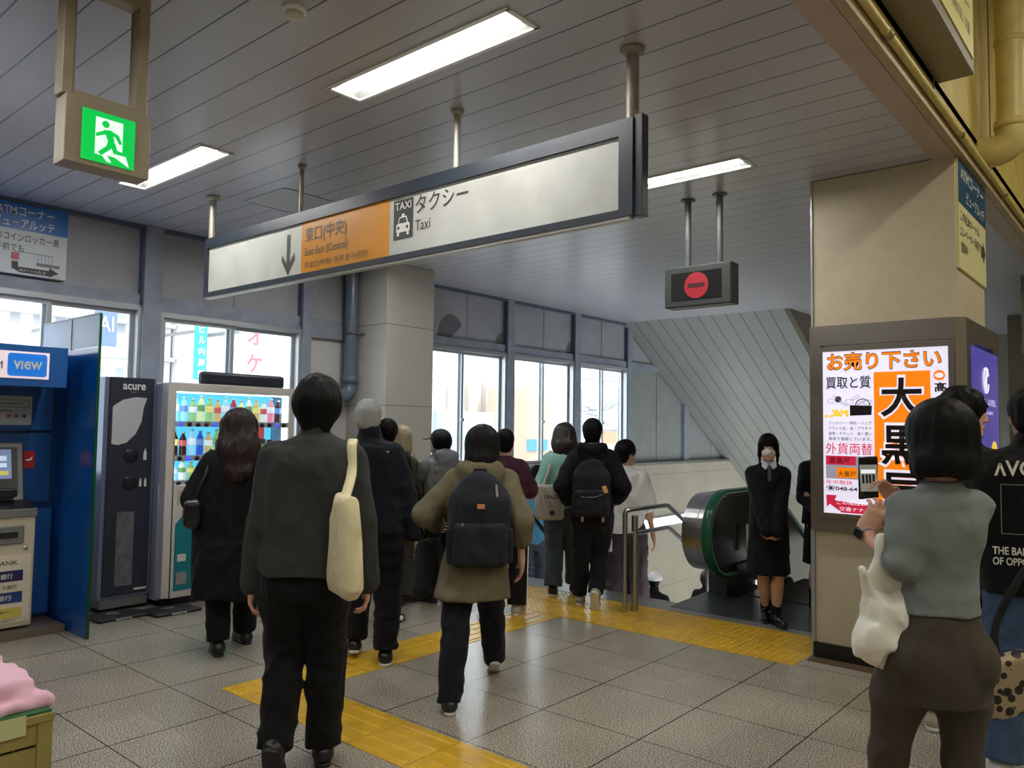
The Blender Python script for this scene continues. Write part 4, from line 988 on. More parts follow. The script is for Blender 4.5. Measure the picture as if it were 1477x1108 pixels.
b = MB(); b.box(1.25, 2.105, 6.30, 6.60, 0.075, 0.86); b.build('body', m_cr, t, bevel=0.01)
b = MB(); b.box(1.27, 2.08, 6.32, 6.6, 0.055, 0.08); b.build('plinth', m_dk, t)
b = MB(); b.box(1.245, 2.11, 6.285, 6.61, 0.845, 0.905); b.build('ledge', m_gy, t, bevel=0.006)
b = MB(); b.prism([(6.29, 0.905), (6.62, 0.905), (6.62, 1.0), (6.40, 0.96)], 0, 1.25, 2.09); b.build('console', m_dk, t)
b = MB(); b.prism([(6.40, 0.93), (6.62, 0.93), (6.62, 1.37), (6.50, 1.37), (6.43, 1.0)], 0, 1.25, 2.06); b.build('screen_housing', m_gy, t, bevel=0.008)
a0, a1 = np.array([0, 6.447, 1.09]), np.array([0, 6.498, 1.345])
def scr(x0, x1, s0, s1, off): # quad on the tilted face
    n_ = np.array([0, -0.98, 0.196]); f = lambda x, s: tuple(a0 * (1 - s) + a1 * s + np.array([x, 0, 0]) + n_ * off); return [f(x0, s0), f(x1, s0), f(x1, s1), f(x0, s1)]
def sq(nm, m, *q): b = MB(); b.add(scr(*q), [(0, 1, 2, 3)]); return b.build(nm, m, t)
sq('bezel', m_dk, 1.30, 2.02, -0.18, 0.97, 0.012)
sq('screen', mat('atm_screen', srgb(90, 110, 150), 0.2, emit=0.217, ecol=srgb(110, 130, 175)), 1.33, 1.98, 0.08, 0.90, 0.014)
m_btn = mat('atm_button_light', srgb(190, 205, 225), 0.3, emit=0.248, ecol=srgb(190, 205, 225))
for q in ((1.70, 1.80, 0.40, 0.52), (1.82, 1.95, 0.40, 0.52), (1.70, 1.95, 0.58, 0.72)): sq('screen_button', m_btn, *q, 0.016)
sq('screen_button', mat('atm_button_yellow', srgb(190, 180, 80), 0.3, emit=0.217, ecol=srgb(200, 190, 80)), 1.55, 1.96, 0.18, 0.30, 0.016)
b = MB(); b.box(1.86, 2.0, 6.36, 6.46, 0.985, 1.045); b.build('card_slot', m_dk, t, bevel=0.01)
b = MB(); b.box(1.80, 2.03, 6.285, 6.302, 0.66, 0.79); b.build('receipt_slot', m_gy, t, bevel=0.008)
b = MB(); b.box(1.83, 1.99, 6.28, 6.287, 0.705, 0.745); b.build('slot_mouth', m_dk, t)
b = MB(); b.lathe((2.045, 6.301, 0.625), [(0, 0), (0.014, 0), (0.014, -0.012), (0, -0.012)], 16, (0, 1, 0)); b.build('lock', m_steel, t)
pn = MB().box(1.45, 2.085, 6.293, 6.301, 0.11, 0.585).build('bank_panel', MM('bank_panel_white', 222, 212, 190, 0.4), t)
for z0_, z1_, c, s, tc in ((0.40, 0.475, srgb(38, 34, 92), 'りそな銀行', None), (0.25, 0.325, srgb(34, 62, 120), '横浜銀行', None)):
    MB().box(1.50, 2.035, 6.290, 6.293, z0_, z1_).build('bank_band', mat('band_%d' % int(z0_ * 100), c, 0.4), pn)
    lettering(s, 1, (1.79, 6.290, z0_ + 0.018), U, V, m_nw, pn, width=0.18, height=0.038, bold=0.01)
MB().box(1.50, 2.035, 6.290, 6.293, 0.145, 0.215).build('bank_band', MM('band_yellow', 214, 194, 92, 0.4), pn)
lettering('BANK', 1, (1.86, 6.293, 0.515), U, V, m_ink, pn, width=0.14, height=0.03, bold=0.01)
lettering('埼玉りそな銀行', 1, (1.78, 6.293, 0.345), U, V, m_ink, pn, width=0.22, height=0.03, bold=0.01)
lettering('休業中', 1, (1.86, 6.29, 0.18), U, V, m_ink, pn, width=0.1, height=0.02); lettering('みずほ信託銀行', 1, (1.70, 6.293, 0.12), U, V, m_ink, pn, width=0.3, height=0.015)
# partition
m_pb = mat('partition_blue_glass', srgb(18, 88, 170), 0.12, coat=0.5)
t = thing('partition_screen', 'tall blue glass partition with green edge between cash machine and waste bin', 'partition', (2.338, 6.4, 0))
m_fg = bpy.data.materials.new('frosted_glass'); m_fg.use_nodes = True
n_, l_ = nodes_of(m_fg); b_ = n_['Principled BSDF']; b_.inputs['Base Color'].default_value = srgb(150, 170, 196) + (1,); b_.inputs['Roughness'].default_value = 0.25; b_.inputs['Alpha'].default_value = 0.8
MB().box(2.326, 2.338, 5.90, 6.98, 0.0, 2.07).build('blue_panel', m_pb, t)
MB().box(2.326, 2.338, 5.90, 6.98, 2.075, 2.31).build('glass_top', m_fg, t)
b = MB(); b.box(2.324, 2.342, 5.892, 5.902, 0.0, 2.312); b.build('green_edge', MM('green_glass_edge', 16, 84, 50, 0.2), t)
b = MB(); b.box(2.322, 2.342, 6.40, 6.408, 2.07, 2.31); b.box(2.320, 2.344, 5.9, 6.98, 2.308, 2.318); b.build('fixing', m_gy, t)

# ============================================================ WASTE BIN
m_bin = MM('bin_navy', 42, 48, 62, 0.35)
m_bins = MM('bin_side_silver', 126, 136, 158, 0.3, metal=0.4)
t = thing('waste_bin', 'tall dark navy bottle recycling bin beside the white vending machine', 'bin', (2.9, 6.8, 0.03))
MB().box(2.665, 3.085, 6.60, 6.98, 0.10, 1.90).build('body', m_bins, t, bevel=0.006)
MB().box(2.70, 3.06, 6.585, 6.60, 0.13, 1.90).build('front_panel', m_bin, t, bevel=0.004)
MB().box(2.69, 3.07, 6.60, 6.97, 0.03, 0.10).build('plinth', m_gy, t)
y = 6.585
lettering('acure', 1, (2.80, y, 1.80), U, V, m_nw, t, width=0.185, height=0.048, bold=0.02)
lettering('アキュア', 1, (2.86, y, 1.775), U, V, m_nw, t, width=0.05, height=0.012)
leaf = [(0.0, 0.0), (0.05, -0.01), (0.12, 0.01), (0.19, 0.08), (0.235, 0.18), (0.25, 0.30), (0.275, 0.38), (0.18, 0.385), (0.08, 0.36), (0.02, 0.32), (0.0, 0.30)]
poly(leaf, (2.725, y, 1.355), U, V, MM('leaf_white', 196, 202, 202, 0.4), t, 'leaf_emblem', 0.002)
for z in (1.255, 1.03):
    b = MB(); b.lathe((2.885, y - 0.004, z), [(0, -0.003), (0.052, -0.003), (0.060, 0.0), (0.060, 0.006), (0, 0.006)], 28, (0, 1, 0)); b.build('opening', m_dk, t)
def bottle_pic(x, z, s): poly([(-0.010 * s, 0), (0.010 * s, 0), (0.010 * s, 0.045 * s), (0.004 * s, 0.06 * s), (0.004 * s, 0.07 * s), (-0.004 * s, 0.07 * s), (-0.004 * s, 0.06 * s), (-0.010 * s, 0.045 * s)], (x, y, z), U, V, m_nw, t, 'pictogram', 0.002)
bottle_pic(3.0, 1.22, 1.3); bottle_pic(2.97, 1.00, 1.0); bottle_pic(3.01, 1.00, 1.0)
MB().box(2.79, 2.93, y - 0.003, y + 0.001, 0.20, 0.80).build('window', MM('bin_window', 98, 104, 106, 0.25, bump=0.6, bscale=22, var=0.25, vscale=14), t)
MB().box(2.95, 3.05, y - 0.003, y + 0.001, 0.155, 0.172).build('label_strip', m_nw, t)
def foot_mat(cx, cy, label):
    tt = thing('rubber_mat', label, 'mat', (cx, cy, 0), 'foot mats by the bin')
    MB().box(cx - 0.19, cx + 0.19, cy - 0.14, cy + 0.14, 0.0, 0.025).build('base', MM('mat_black', 34, 36, 36, 0.4), tt, bevel=0.008)
    b = MB(); b.lathe((cx - 0.02, cy + 0.03, 0.025), [(0, 0), (0.055, 0), (0.05, 0.006), (0.0, 0.012)], 20); b.build('disc', MM('mat_disc', 84, 84, 82, 0.4), tt)
    lettering('acure', 1, (cx - 0.06, cy - 0.1405, 0.006), U, V, m_nw, tt, width=0.12, height=0.013, bold=0.03)
foot_mat(2.74, 6.40, 'black rubber mat in front of the waste bin, the left one'); foot_mat(3.12, 6.44 - 0.17, 'black rubber mat at the vending machine corner, the right one')

# ============================================================ VENDING MACHINE
m_vw = MM('vending_white', 206, 202, 194, 0.35)
m_vs = MM('vending_side', 168, 172, 186, 0.4)
VX0, VX1, VY = 3.10, 4.33, 6.42
t = thing('vending_machine', 'white drinks vending machine with lit bottle shelves under the window', 'vending machine', (3.7, 6.7, 0.0))
b = MB(); b.box(VX0, VX1, VY + 0.32, 6.97, 0.05, 1.87); b.box(VX0, VX1, VY + 0.10, VY + 0.32, 0.05, 1.0); b.box(VX0, VX1, VY + 0.10, VY + 0.32, 1.81, 1.87); b.box(VX0, VX0 + 0.06, VY + 0.10, VY + 0.32, 1.0, 1.81); b.box(VX1 - 0.05, VX1, VY + 0.10, VY + 0.32, 1.0, 1.81); b.build('cabinet', m_vs, t, bevel=0.01)
b = MB(); wz0, wz1, wx0, wx1 = 1.01, 1.80, VX0 + 0.07, VX1 - 0.06
b.box(VX0, wx0, VY, VY + 0.10, 0.08, 1.87); b.box(wx1, VX1, VY, VY + 0.10, 0.08, 1.87); b.box(wx0, wx1, VY, VY + 0.10, wz1, 1.87); b.box(wx0, wx1, VY, VY + 0.10, 0.08, wz0)
b.build('door', m_vw, t, bevel=0.006)
MB().box(VX0 + 0.03, VX1 - 0.03, VY + 0.08, 6.9, 0.0, 0.06).build('plinth', m_dk, t)
MB().box(3.40, 4.23, VY + 0.02, VY + 0.10, 1.865, 1.985).build('top_sign', MM('navy_sign', 36, 42, 58, 0.4), t, bevel=0.03)
MB().box(wx0, wx1, VY + 0.30, VY + 0.31, wz0, wz1).build('back_light', mat('vending_backlight', srgb(60, 160, 200), 0.5, emit=0.42, ecol=srgb(90, 195, 230)), t)
b = MB(); b.box(wx0, wx1, VY + 0.06, VY + 0.10, wz1 - 0.012, wz1); b.box(wx0, wx0 + 0.008, VY + 0.03, VY + 0.1, wz0, wz1); b.box(wx1 - 0.014, wx1, VY + 0.03, VY + 0.1, wz0, wz1); b.build('lamp', mat('vending_lamp', (1, 1, 1), emit=1.2, ecol=(0.75, 0.95, 1.0)), t)
MB().box(wx0, wx1, VY + 0.012, VY + 0.016, wz0, wz1).build('glass_front', m_glass, t)
m_teal = MM('vending_teal', 20, 128, 138, 0.35)
b = MB(); b.prism([(3.20, 0.13), (3.98, 0.13), (3.98, 0.80), (3.30, 0.80), (3.20, 0.68)], 1, VY - 0.003, VY + 0.001); b.build('teal_panel', m_teal, t)
MB().box(3.225, 3.30, VY - 0.006, VY - 0.002, 0.37, 0.43).build('sticker', m_nw, t); MB().box(3.22, 3.31, VY - 0.006, VY - 0.002, 0.18, 0.28).build('sticker', MM('sticker_grey', 150, 150, 148, 0.4), t)
MB().box(3.22, 3.34, VY - 0.006, VY + 0.0, 0.84, 0.96).build('coin_panel', MM('coin_panel', 190, 186, 180, 0.35), t)
b = MB()
for i in range(26): b.box(3.98 + i * 0.012, 3.985 + i * 0.012, VY - 0.003, VY + 0.001, 0.13, 0.17)
b.build('grille', m_dk, t)
# shelves, bottles and buttons
rows = [(1.545, 14, 0.225), (1.255, 14, 0.225), (1.045, 14, 0.16)]
def bottle_profile(h, kind):
    r = 0.031
    if kind == 'can': return [(0, 0), (r * .9, 0), (r, 0.006), (r, h * .92), (r * .85, h), (0, h)]
    return [(0, 0), (r * .9, 0), (r, 0.008), (r, h * .30), (r * .92, h * .36), (r, h * .42), (r, h * .66), (r * .75, h * .78), (r * .42, h * .88), (r * .42, h * .93), (r * .5, h * .935), (r * .5, h), (0, h)]
cols = {'clear blue': (150, 205, 230), 'green tea': (140, 180, 120), 'amber': (200, 170, 110), 'pale lemon': (215, 215, 160), 'cola dark': (52, 24, 20), 'deep blue': (40, 80, 180), 'milky white': (215, 215, 210), 'red': (180, 40, 50), 'dark coffee': (56, 40, 40), 'pink': (220, 130, 150)}
order = [['clear blue', 'clear blue', 'green tea', 'pale lemon', 'green tea', 'amber', 'clear blue', 'red', 'pale lemon', 'milky white', 'amber', 'milky white', 'pink', 'dark coffee'],
         ['cola dark', 'cola dark', 'clear blue', 'deep blue', 'amber', 'green tea', 'milky white', 'red', 'red', 'dark coffee', 'red', 'dark coffee', 'dark coffee', 'milky white'],
         ['clear blue', 'milky white', 'green tea', 'amber', 'deep blue', 'red', 'pale lemon', 'milky white', 'dark coffee', 'red', 'pink', 'amber', 'clear blue', 'red']]
labc = [(225, 232, 240), (200, 90, 96), (232, 216, 120), (110, 150, 100), (230, 230, 230), (110, 140, 190)]
names_ = ['top', 'middle', 'bottom']; protoB = {}
ordn = ['first', 'second', 'third', 'fourth', 'fifth', 'sixth', 'seventh', 'eighth', 'ninth', 'tenth', 'eleventh', 'twelfth', 'thirteenth', 'fourteenth']
for ri, (z, n, h) in enumerate(rows):
    sh = MB().box(wx0, wx1, VY + 0.02, VY + 0.26, z - 0.012, z).build('shelf', MM('vending_shelf', 205, 214, 220, 0.3), t)
    MB().box(wx0, wx1, VY + 0.015, VY + 0.035, z - 0.045, z + 0.002).build('price_rail', MM('price_rail', 188, 192, 196, 0.3), t)
    pitch = (wx1 - wx0 - 0.02) / n
    for i in range(n):
        x = wx0 + 0.015 + (i + .5) * pitch; c = order[ri][i]; kind = 'can' if (ri == 1 and i >= 8) or (ri == 2 and i > 8) else 'bottle'
        hh = h * (0.62 if kind == 'can' else 1.0) * (1 - 0.06 * ((i * 7 + ri) % 3)); nm = 'drink_can' if kind == 'can' else 'drink_bottle'
        r_ = thing(nm, '%s %s, %s from the left on the %s shelf of the vending machine' % (c, 'can' if kind == 'can' else 'drink bottle', ordn[i], names_[ri]), 'drink', (x, VY + 0.12, z), 'drinks on the %s vending shelf' % names_[ri])
        mm = mat('drink_' + c.replace(' ', '_'), srgb(*cols[c]), 0.15, emit=0.26, ecol=srgb(*cols[c]))  # drinks and their labels emit a little, imitating the shelf light
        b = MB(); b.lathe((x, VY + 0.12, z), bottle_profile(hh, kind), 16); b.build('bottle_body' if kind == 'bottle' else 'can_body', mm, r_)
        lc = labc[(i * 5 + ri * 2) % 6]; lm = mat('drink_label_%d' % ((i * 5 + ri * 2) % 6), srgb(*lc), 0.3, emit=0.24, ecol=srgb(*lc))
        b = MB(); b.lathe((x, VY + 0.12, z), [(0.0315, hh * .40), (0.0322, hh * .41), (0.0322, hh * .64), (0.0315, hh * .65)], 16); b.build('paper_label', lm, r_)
        if kind == 'bottle': b = MB(); b.lathe((x, VY + 0.12, z + hh * .935), [(0, 0), (0.0165, 0), (0.0165, hh * .07), (0, hh * .07)], 12); b.build('cap', m_nw, r_)
        b = MB(); b.lathe((x, VY + 0.013, z - 0.024), [(0, -0.006), (0.020, -0.004), (0.022, 0.004), (0, 0.004)], 16, (0, 1, 0))
        b.build('button', m_dk if (i * 3 + ri) % 4 else mat('button_blue', (0.02, 0.05, 0.4), 0.3, emit=0.372, ecol=(0.05, 0.1, 0.9)), t)
MB().box(3.90, 4.18, VY + 0.27, VY + 0.28, 1.30, 1.50).build('red_backing', mat('red_card', srgb(190, 60, 60), 0.4, emit=0.186, ecol=srgb(200, 50, 50)), t)

# ============================================================ CRATE WITH PINK CLOTH
m_crate = MM('crate_khaki', 150, 138, 78, 0.5, var=0.1, vscale=10)
cx1 = atz(78, 1022, 0.62); CX, CYF = float(cx1[0]), float(cx1[1]); CT = 0.62
t = thing('crate', 'khaki slatted crate with green top board, bottom left corner', 'crate', (CX - 0.25, CYF + 0.18, 0))
b = MB(); X0 = CX - 0.52
b.box(X0, CX, CYF, CYF + 0.36, 0.0, 0.02)
for x in (X0, CX - 0.045): b.box(x, x + 0.045, CYF, CYF + 0.03, 0, CT - 0.02); b.box(x, x + 0.045, CYF + 0.33, CYF + 0.36, 0, CT - 0.02)
b.build('frame', m_crate, t, bevel=0.004)
for i in range(6):
    z = 0.03 + i * 0.098
    b = MB(); b.box(X0 + 0.01, CX - 0.01, CYF + 0.006, CYF + 0.02, z, z + 0.088); b.box(CX - 0.02, CX - 0.006, CYF + 0.02, CYF + 0.35, z, z + 0.088); b.box(X0 + 0.006, X0 + 0.02, CYF + 0.02, CYF + 0.35, z, z + 0.088); b.box(X0 + .01, CX - .01, CYF + 0.335, CYF + 0.35, z, z + 0.088); b.build('slat', m_crate, t)
b = MB(); b.box(X0 - 0.003, CX + 0.003, CYF - 0.005, CYF + 0.365, CT - 0.035, CT - 0.008); b.build('rim', m_crate, t, bevel=0.004)
MB().box(X0 + 0.0, CX - 0.005, CYF + 0.0, CYF + 0.36, CT - 0.008, CT).build('green_board', MM('green_board', 40, 96, 52, 0.6), t)
MB().box(CX - 0.16, CX - 0.08, CYF - 0.0065, CYF - 0.004, CT - 0.06, CT + 0.0).build('tape', MM('clear_tape', 196, 200, 150, 0.25), t)
# crumpled pink cloth draped on it
v = Vol(0.006)
v.box((CX - 0.22, CYF + 0.21, CT + 0.055), (0.175, 0.15, 0.052), [(1, 0.12, 0), (-0.12, 1, 0), (0.06, -0.1, 1)], 0.014); v.box((CX - 0.20, CYF + 0.19, CT + 0.012), (0.19, 0.17, 0.010), [(1, 0.2, 0), (-0.2, 1, 0), (0, 0, 1)], 0.006)
v.box((CX - 0.24, CYF + 0.25, CT + 0.10), (0.11, 0.08, 0.02), [(1, -0.2, 0.1), (0.2, 1, 0), (0, 0, 1)], 0.012, 0.05); v.cone((CX - 0.06, CYF + 0.08, CT + 0.035), (CX + 0.0, CYF + 0.05, CT + 0.018), 0.022, 0.008, k=0.03)
tag(v.build('pink_cloth', MM('pink_cloth', 226, 178, 200, 0.8, sheen=0.3), amp=0.009, fr=(13, 11, 9), ridge=True), 'crumpled pink cloth lying on the green-topped crate', 'cloth')
v = Vol(0.004); v.ell((CX - 0.36, CYF + 0.06, CT + 0.03), (0.08, 0.045, 0.03), k=0.01)
tag(v.build('silver_pack', mat('foil', (0.55, 0.55, 0.56), 0.2, 0.9), amp=0.006, fr=(30, 30, 30)), 'small crumpled silver foil pack at the front of the crate top', 'foil pack')
t = thing('tissue_bottle', 'white bottle standing behind the pink cloth on the crate', 'bottle', (CX - 0.30, CYF + 0.335, CT))
b = MB(); b.lathe((CX - 0.33, CYF + 0.335, CT + 0.001), [(0, 0), (0.022, 0), (0.024, 0.01), (0.024, 0.13), (0.012, 0.16), (0.012, 0.18), (0, 0.18)], 18); b.build('bottle_body', m_nw, t)
b = MB(); b.lathe((CX - 0.33, CYF + 0.335, CT + 0.165), [(0, 0), (0.0135, 0), (0.0135, 0.03), (0, 0.03)], 14); b.build('cap', MM('pink_cap', 222, 190, 200, 0.5), t)

# ============================================================ OUTSIDE THE WINDOWS (bright overcast street)
def facade_mat(name, wall, win, px, pz, fx, fz, emitless=True):
    wall = tuple(c * 0.70 for c in wall); win = tuple(c * 0.62 for c in win)
    m = bpy.data.materials.new(name); m.use_nodes = True; n, l = nodes_of(m); b = n['Principled BSDF']
    g = n.new('ShaderNodeNewGeometry'); sp = n.new('ShaderNodeSeparateXYZ'); l.new(g.outputs['Position'], sp.inputs[0])
    a = joint_mask(n, l, sp.outputs[0], px, 0.0, px * fx); c = joint_mask(n, l, sp.outputs[2], pz, 0.3, pz * fz)
    j = math_node(n, l, 'MULTIPLY', a, c); mx = n.new('ShaderNodeMixRGB'); l.new(j, mx.inputs[0]); mx.inputs[1].default_value = wall + (1,); mx.inputs[2].default_value = win + (1,)
    l.new(mx.outputs[0], b.inputs['Base Color']); b.inputs['Roughness'].default_value = 0.8; return m
def bx3(pa, pb, y, dep):   # corner points measured at distance y
    a = aty(pa[0], pa[1], y); c = aty(pb[0], pb[1], y); return (float(a[0]), float(c[0]), y, y + dep, float(c[2]), float(a[2]))
m_sig = lambda nm, c: mat(nm, tuple(v * 0.62 for v in srgb(*c)), 0.5)
t = thing('office_building', 'bright ribbed office building outside the left windows', 'building', (9, 30, -6))
fm = facade_mat('ribbed_facade', srgb(246, 246, 248), srgb(196, 200, 210), 0.7, 2.6, 0.45, 0.5)
MB().box(-16, 14.5, 30, 40, -8, 13).build('wall', fm, t)
b = MB()
for i in range(15): b.box(-16, 14.5, 29.6, 30, -5.2 + i * 1.3, -5.05 + i * 1.3)
b.build('ledges', m_sig('facade_ledge', (232, 232, 236)), t)
t = thing('street_building', 'pale building with flat front outside the second window', 'building', (18, 27, -6))
x0, x1 = [float(aty(x, 500, 26.0)[0]) for x in (318, 440)]
x0 = max(x0, 14.6); MB().box(x0, x1 + 6, 26, 33, -8, 14).build('wall', m_sig('white_facade', (244, 244, 244)), t)
MB().box(x0 + 0.2, x0 + 0.5, 25.9, 26, -4, 12).build('downpipe', m_sig('facade_pipe', (214, 216, 216)), t)
def outsign(nm, lab, pa, pb, y, col, txt=None, tcol=(240, 240, 240), vertical=False, cat='sign', wall=26.0):
    x0, x1, y0, y1, z0, z1 = bx3(pa, pb, y, 0.15)
    o = thing(nm, lab, cat, ((x0 + x1) / 2, y, z0)); MB().box(x0, x1, y0, y1, z0, z1).build('board', m_sig(nm + '_%d' % pa[0], col), o)
    if txt:
        mt = m_sig('outdoor_text_%d' % pa[0], tcol)
        if vertical:
            k = len(txt); hh = (z1 - z0) / k
            for i, ch in enumerate(txt): lettering(ch, 1, (x0 + (x1 - x0) * .2, y0, z1 - (i + 1) * hh + hh * .15), (1, 0, 0), (0, 0, 1), mt, o, width=(x1 - x0) * .6, height=hh * .68, bold=0.02, lift=0.02)
        else: lettering(txt, 1, (x0 + (x1 - x0) * .12, y0, z0 + (z1 - z0) * .38), (1, 0, 0), (0, 0, 1), mt, o, width=(x1 - x0) * .7, height=(z1 - z0) * .4, bold=0.01, lift=0.02)
    MB().box(x0 + (x1 - x0) * .4, x0 + (x1 - x0) * .6, y1, wall + 0.02, z1 - 0.3, z1 - 0.2).build('bracket', m_gy, o)
    return o
outsign('banner_sign', 'blue-grey hanging banner outside the left window above the partition', (140, 443), (168, 500), 24, (112, 134, 176), 'AI', (235, 235, 240), wall=30.0)
outsign('vertical_sign', 'turquoise vertical shop sign outside the second window', (284, 465), (297, 548), 25, (60, 200, 190), 'ビル内禁煙', (240, 250, 250), True, wall=29.7)
outsign('karaoke_sign', 'white vertical sign with red characters outside the second window', (350, 462), (384, 545), 22.5, (244, 244, 244), 'オケ', (226, 110, 130), True)
t = thing('apartment_block', 'pale beige block seen through the third window', 'building', (50, 45, -6))
x0, x1, y0, y1, z0, z1 = bx3((636, 545), (735, 640), 42, 8)
fb = facade_mat('beige_facade', srgb(240, 232, 222), srgb(208, 196, 186), 4.2, 3.4, 0.22, 0.5)
MB().box(x0, x1, y0, y1, -8, z1).build('wall', fb, t); b = MB()
for i in range(4): b.box(x0 + (x1 - x0) * (0.08 + .24 * i), x0 + (x1 - x0) * (0.11 + .24 * i), y0 - 0.5, y0, -8, z1 + 0.6)
b.build('pilaster', m_sig('facade_pilaster', (226, 214, 206)), t); MB().box(x0 + 4, x0 + 9, y0 + 2, y0 + 5, z1, z1 + 3).build('roof_tank', m_sig('roof_tank', (206, 210, 214)), t)
x0, x1, y0, y1, z0, z1 = bx3((630, 592), (712, 660), 30, 0.3)
tag(MB().box(x0, x1, y0, y1, -8, z1).build('mesh_screen', m_sig('mesh_screen', (176, 196, 204))), 'grey-blue mesh screen on scaffolding outside the third window', 'screen')
t = thing('tiled_building', 'tan tiled building with blue sign outside the fourth window', 'building', (60, 40, -8))
x0, x1, y0, y1, z0, z1 = bx3((762, 560), (790, 640), 36, 4)
MB().box(x0, x1, y0, y1, -8, z1).build('wall', facade_mat('tan_facade', srgb(214, 180, 158), srgb(236, 226, 216), 2.1, 1.9, 0.06, 0.08), t)
outsign('shop_sign', 'small blue shop sign low outside the fourth window', (762, 634), (790, 650), 35.8, (80, 160, 216), None, wall=36.0)
x0, x1, y0, y1, z0, z1 = bx3((736, 545), (760, 640), 52, 6)
t = thing('office_block', 'white narrow office block outside the fourth window', 'building', (60, 48, -8)); MB().box(x0, x1, y0, y1, -8, z1).build('wall', fb, t)
t = thing('station_building', 'pale building with a grey top band outside the fifth window', 'building', (70, 40, -8))
x0, x1, y0, y1, z0, z1 = bx3((830, 528), (915, 640), 40, 5)
MB().box(x0, x1, y0, y1, -8, z1).build('wall', m_sig('pale_wall', (240, 240, 240)), t)
x0, x1, y0, y1, z0, z1 = bx3((830, 534), (905, 552), 39.5, 0.5); MB().box(x0, x1, y0, y1, z0, z1).build('band', m_sig('grey_band', (206, 208, 210)), t)
x0, x1, y0, y1, z0, z1 = bx3((832, 572), (905, 580), 39.5, 0.5); MB().box(x0, x1, y0, y1, z0, z1).build('band', m_sig('grey_band', (206, 208, 210)), t)
t = thing('overhead_lines', 'tangle of dark overhead railway wires outside the fifth window', 'wires', (50, 30, 0))
rnd = random.Random(5); b = MB()
for i in range(16):
    a = aty(rnd.uniform(826, 850), rnd.uniform(585, 622), 30); c = aty(rnd.uniform(880, 906), rnd.uniform(570, 622), 32)
    mid = (a + c) / 2 - np.array([0, 0, rnd.uniform(0.1, 0.5)]); b.tube([a, mid, c], 0.035, 5)
for px in (838, 868, 893): a = aty(px, 560, 31); b.tube([(a[0], 31, -8), (a[0], 31, a[2])], 0.09, 6)
b.build('wires', m_sig('wire_grey', (150, 154, 160)), t)
outsign('poster_board', 'small orange and white poster board outside the fifth window', (870, 620), (890, 640), 39.7, (240, 150, 110), None, wall=40.0)
tag(MB().box(-40, 140, 8.5, 140, -8.2, -8).build('street', m_sig('street_paving', (215, 215, 215))), 'pale street below, outside the windows', 'street')
bpy.data.objects['street']['kind'] = 'structure'
# ============================================================ PEOPLE
skin = MM('skin', 208, 162, 138, 0.5, spec=0.35)
m_hair = mat('hair_black', (0.0035, 0.003, 0.0032), 0.55, spec=0.16, bump=0.4, bscale=90, stretch=(1, 1, 0.12))
m_eye = MM('eye', 230, 226, 220, 0.2); m_iris = MM('iris', 24, 16, 12, 0.15)
UP = A3((0, 0, 1))
def rotv(v, ax, a):
    ax = unit(ax); return v * math.cos(a) + np.cross(ax, v) * math.sin(a) + ax * (ax @ v) * (1 - math.cos(a))
def ik(a, c, l1, l2, pole):
    d = c - a; L = np.linalg.norm(d); u = d / max(L, 1e-6)
    if L >= (l1 + l2) * 0.999: return a + u * (L * l1 / (l1 + l2))
    x = (l1 * l1 - l2 * l2 + L * L) / (2 * L); h = math.sqrt(max(0, l1 * l1 - x * x))
    p = pole - u * (pole @ u); return a + u * x + unit(p) * h
class Body: pass
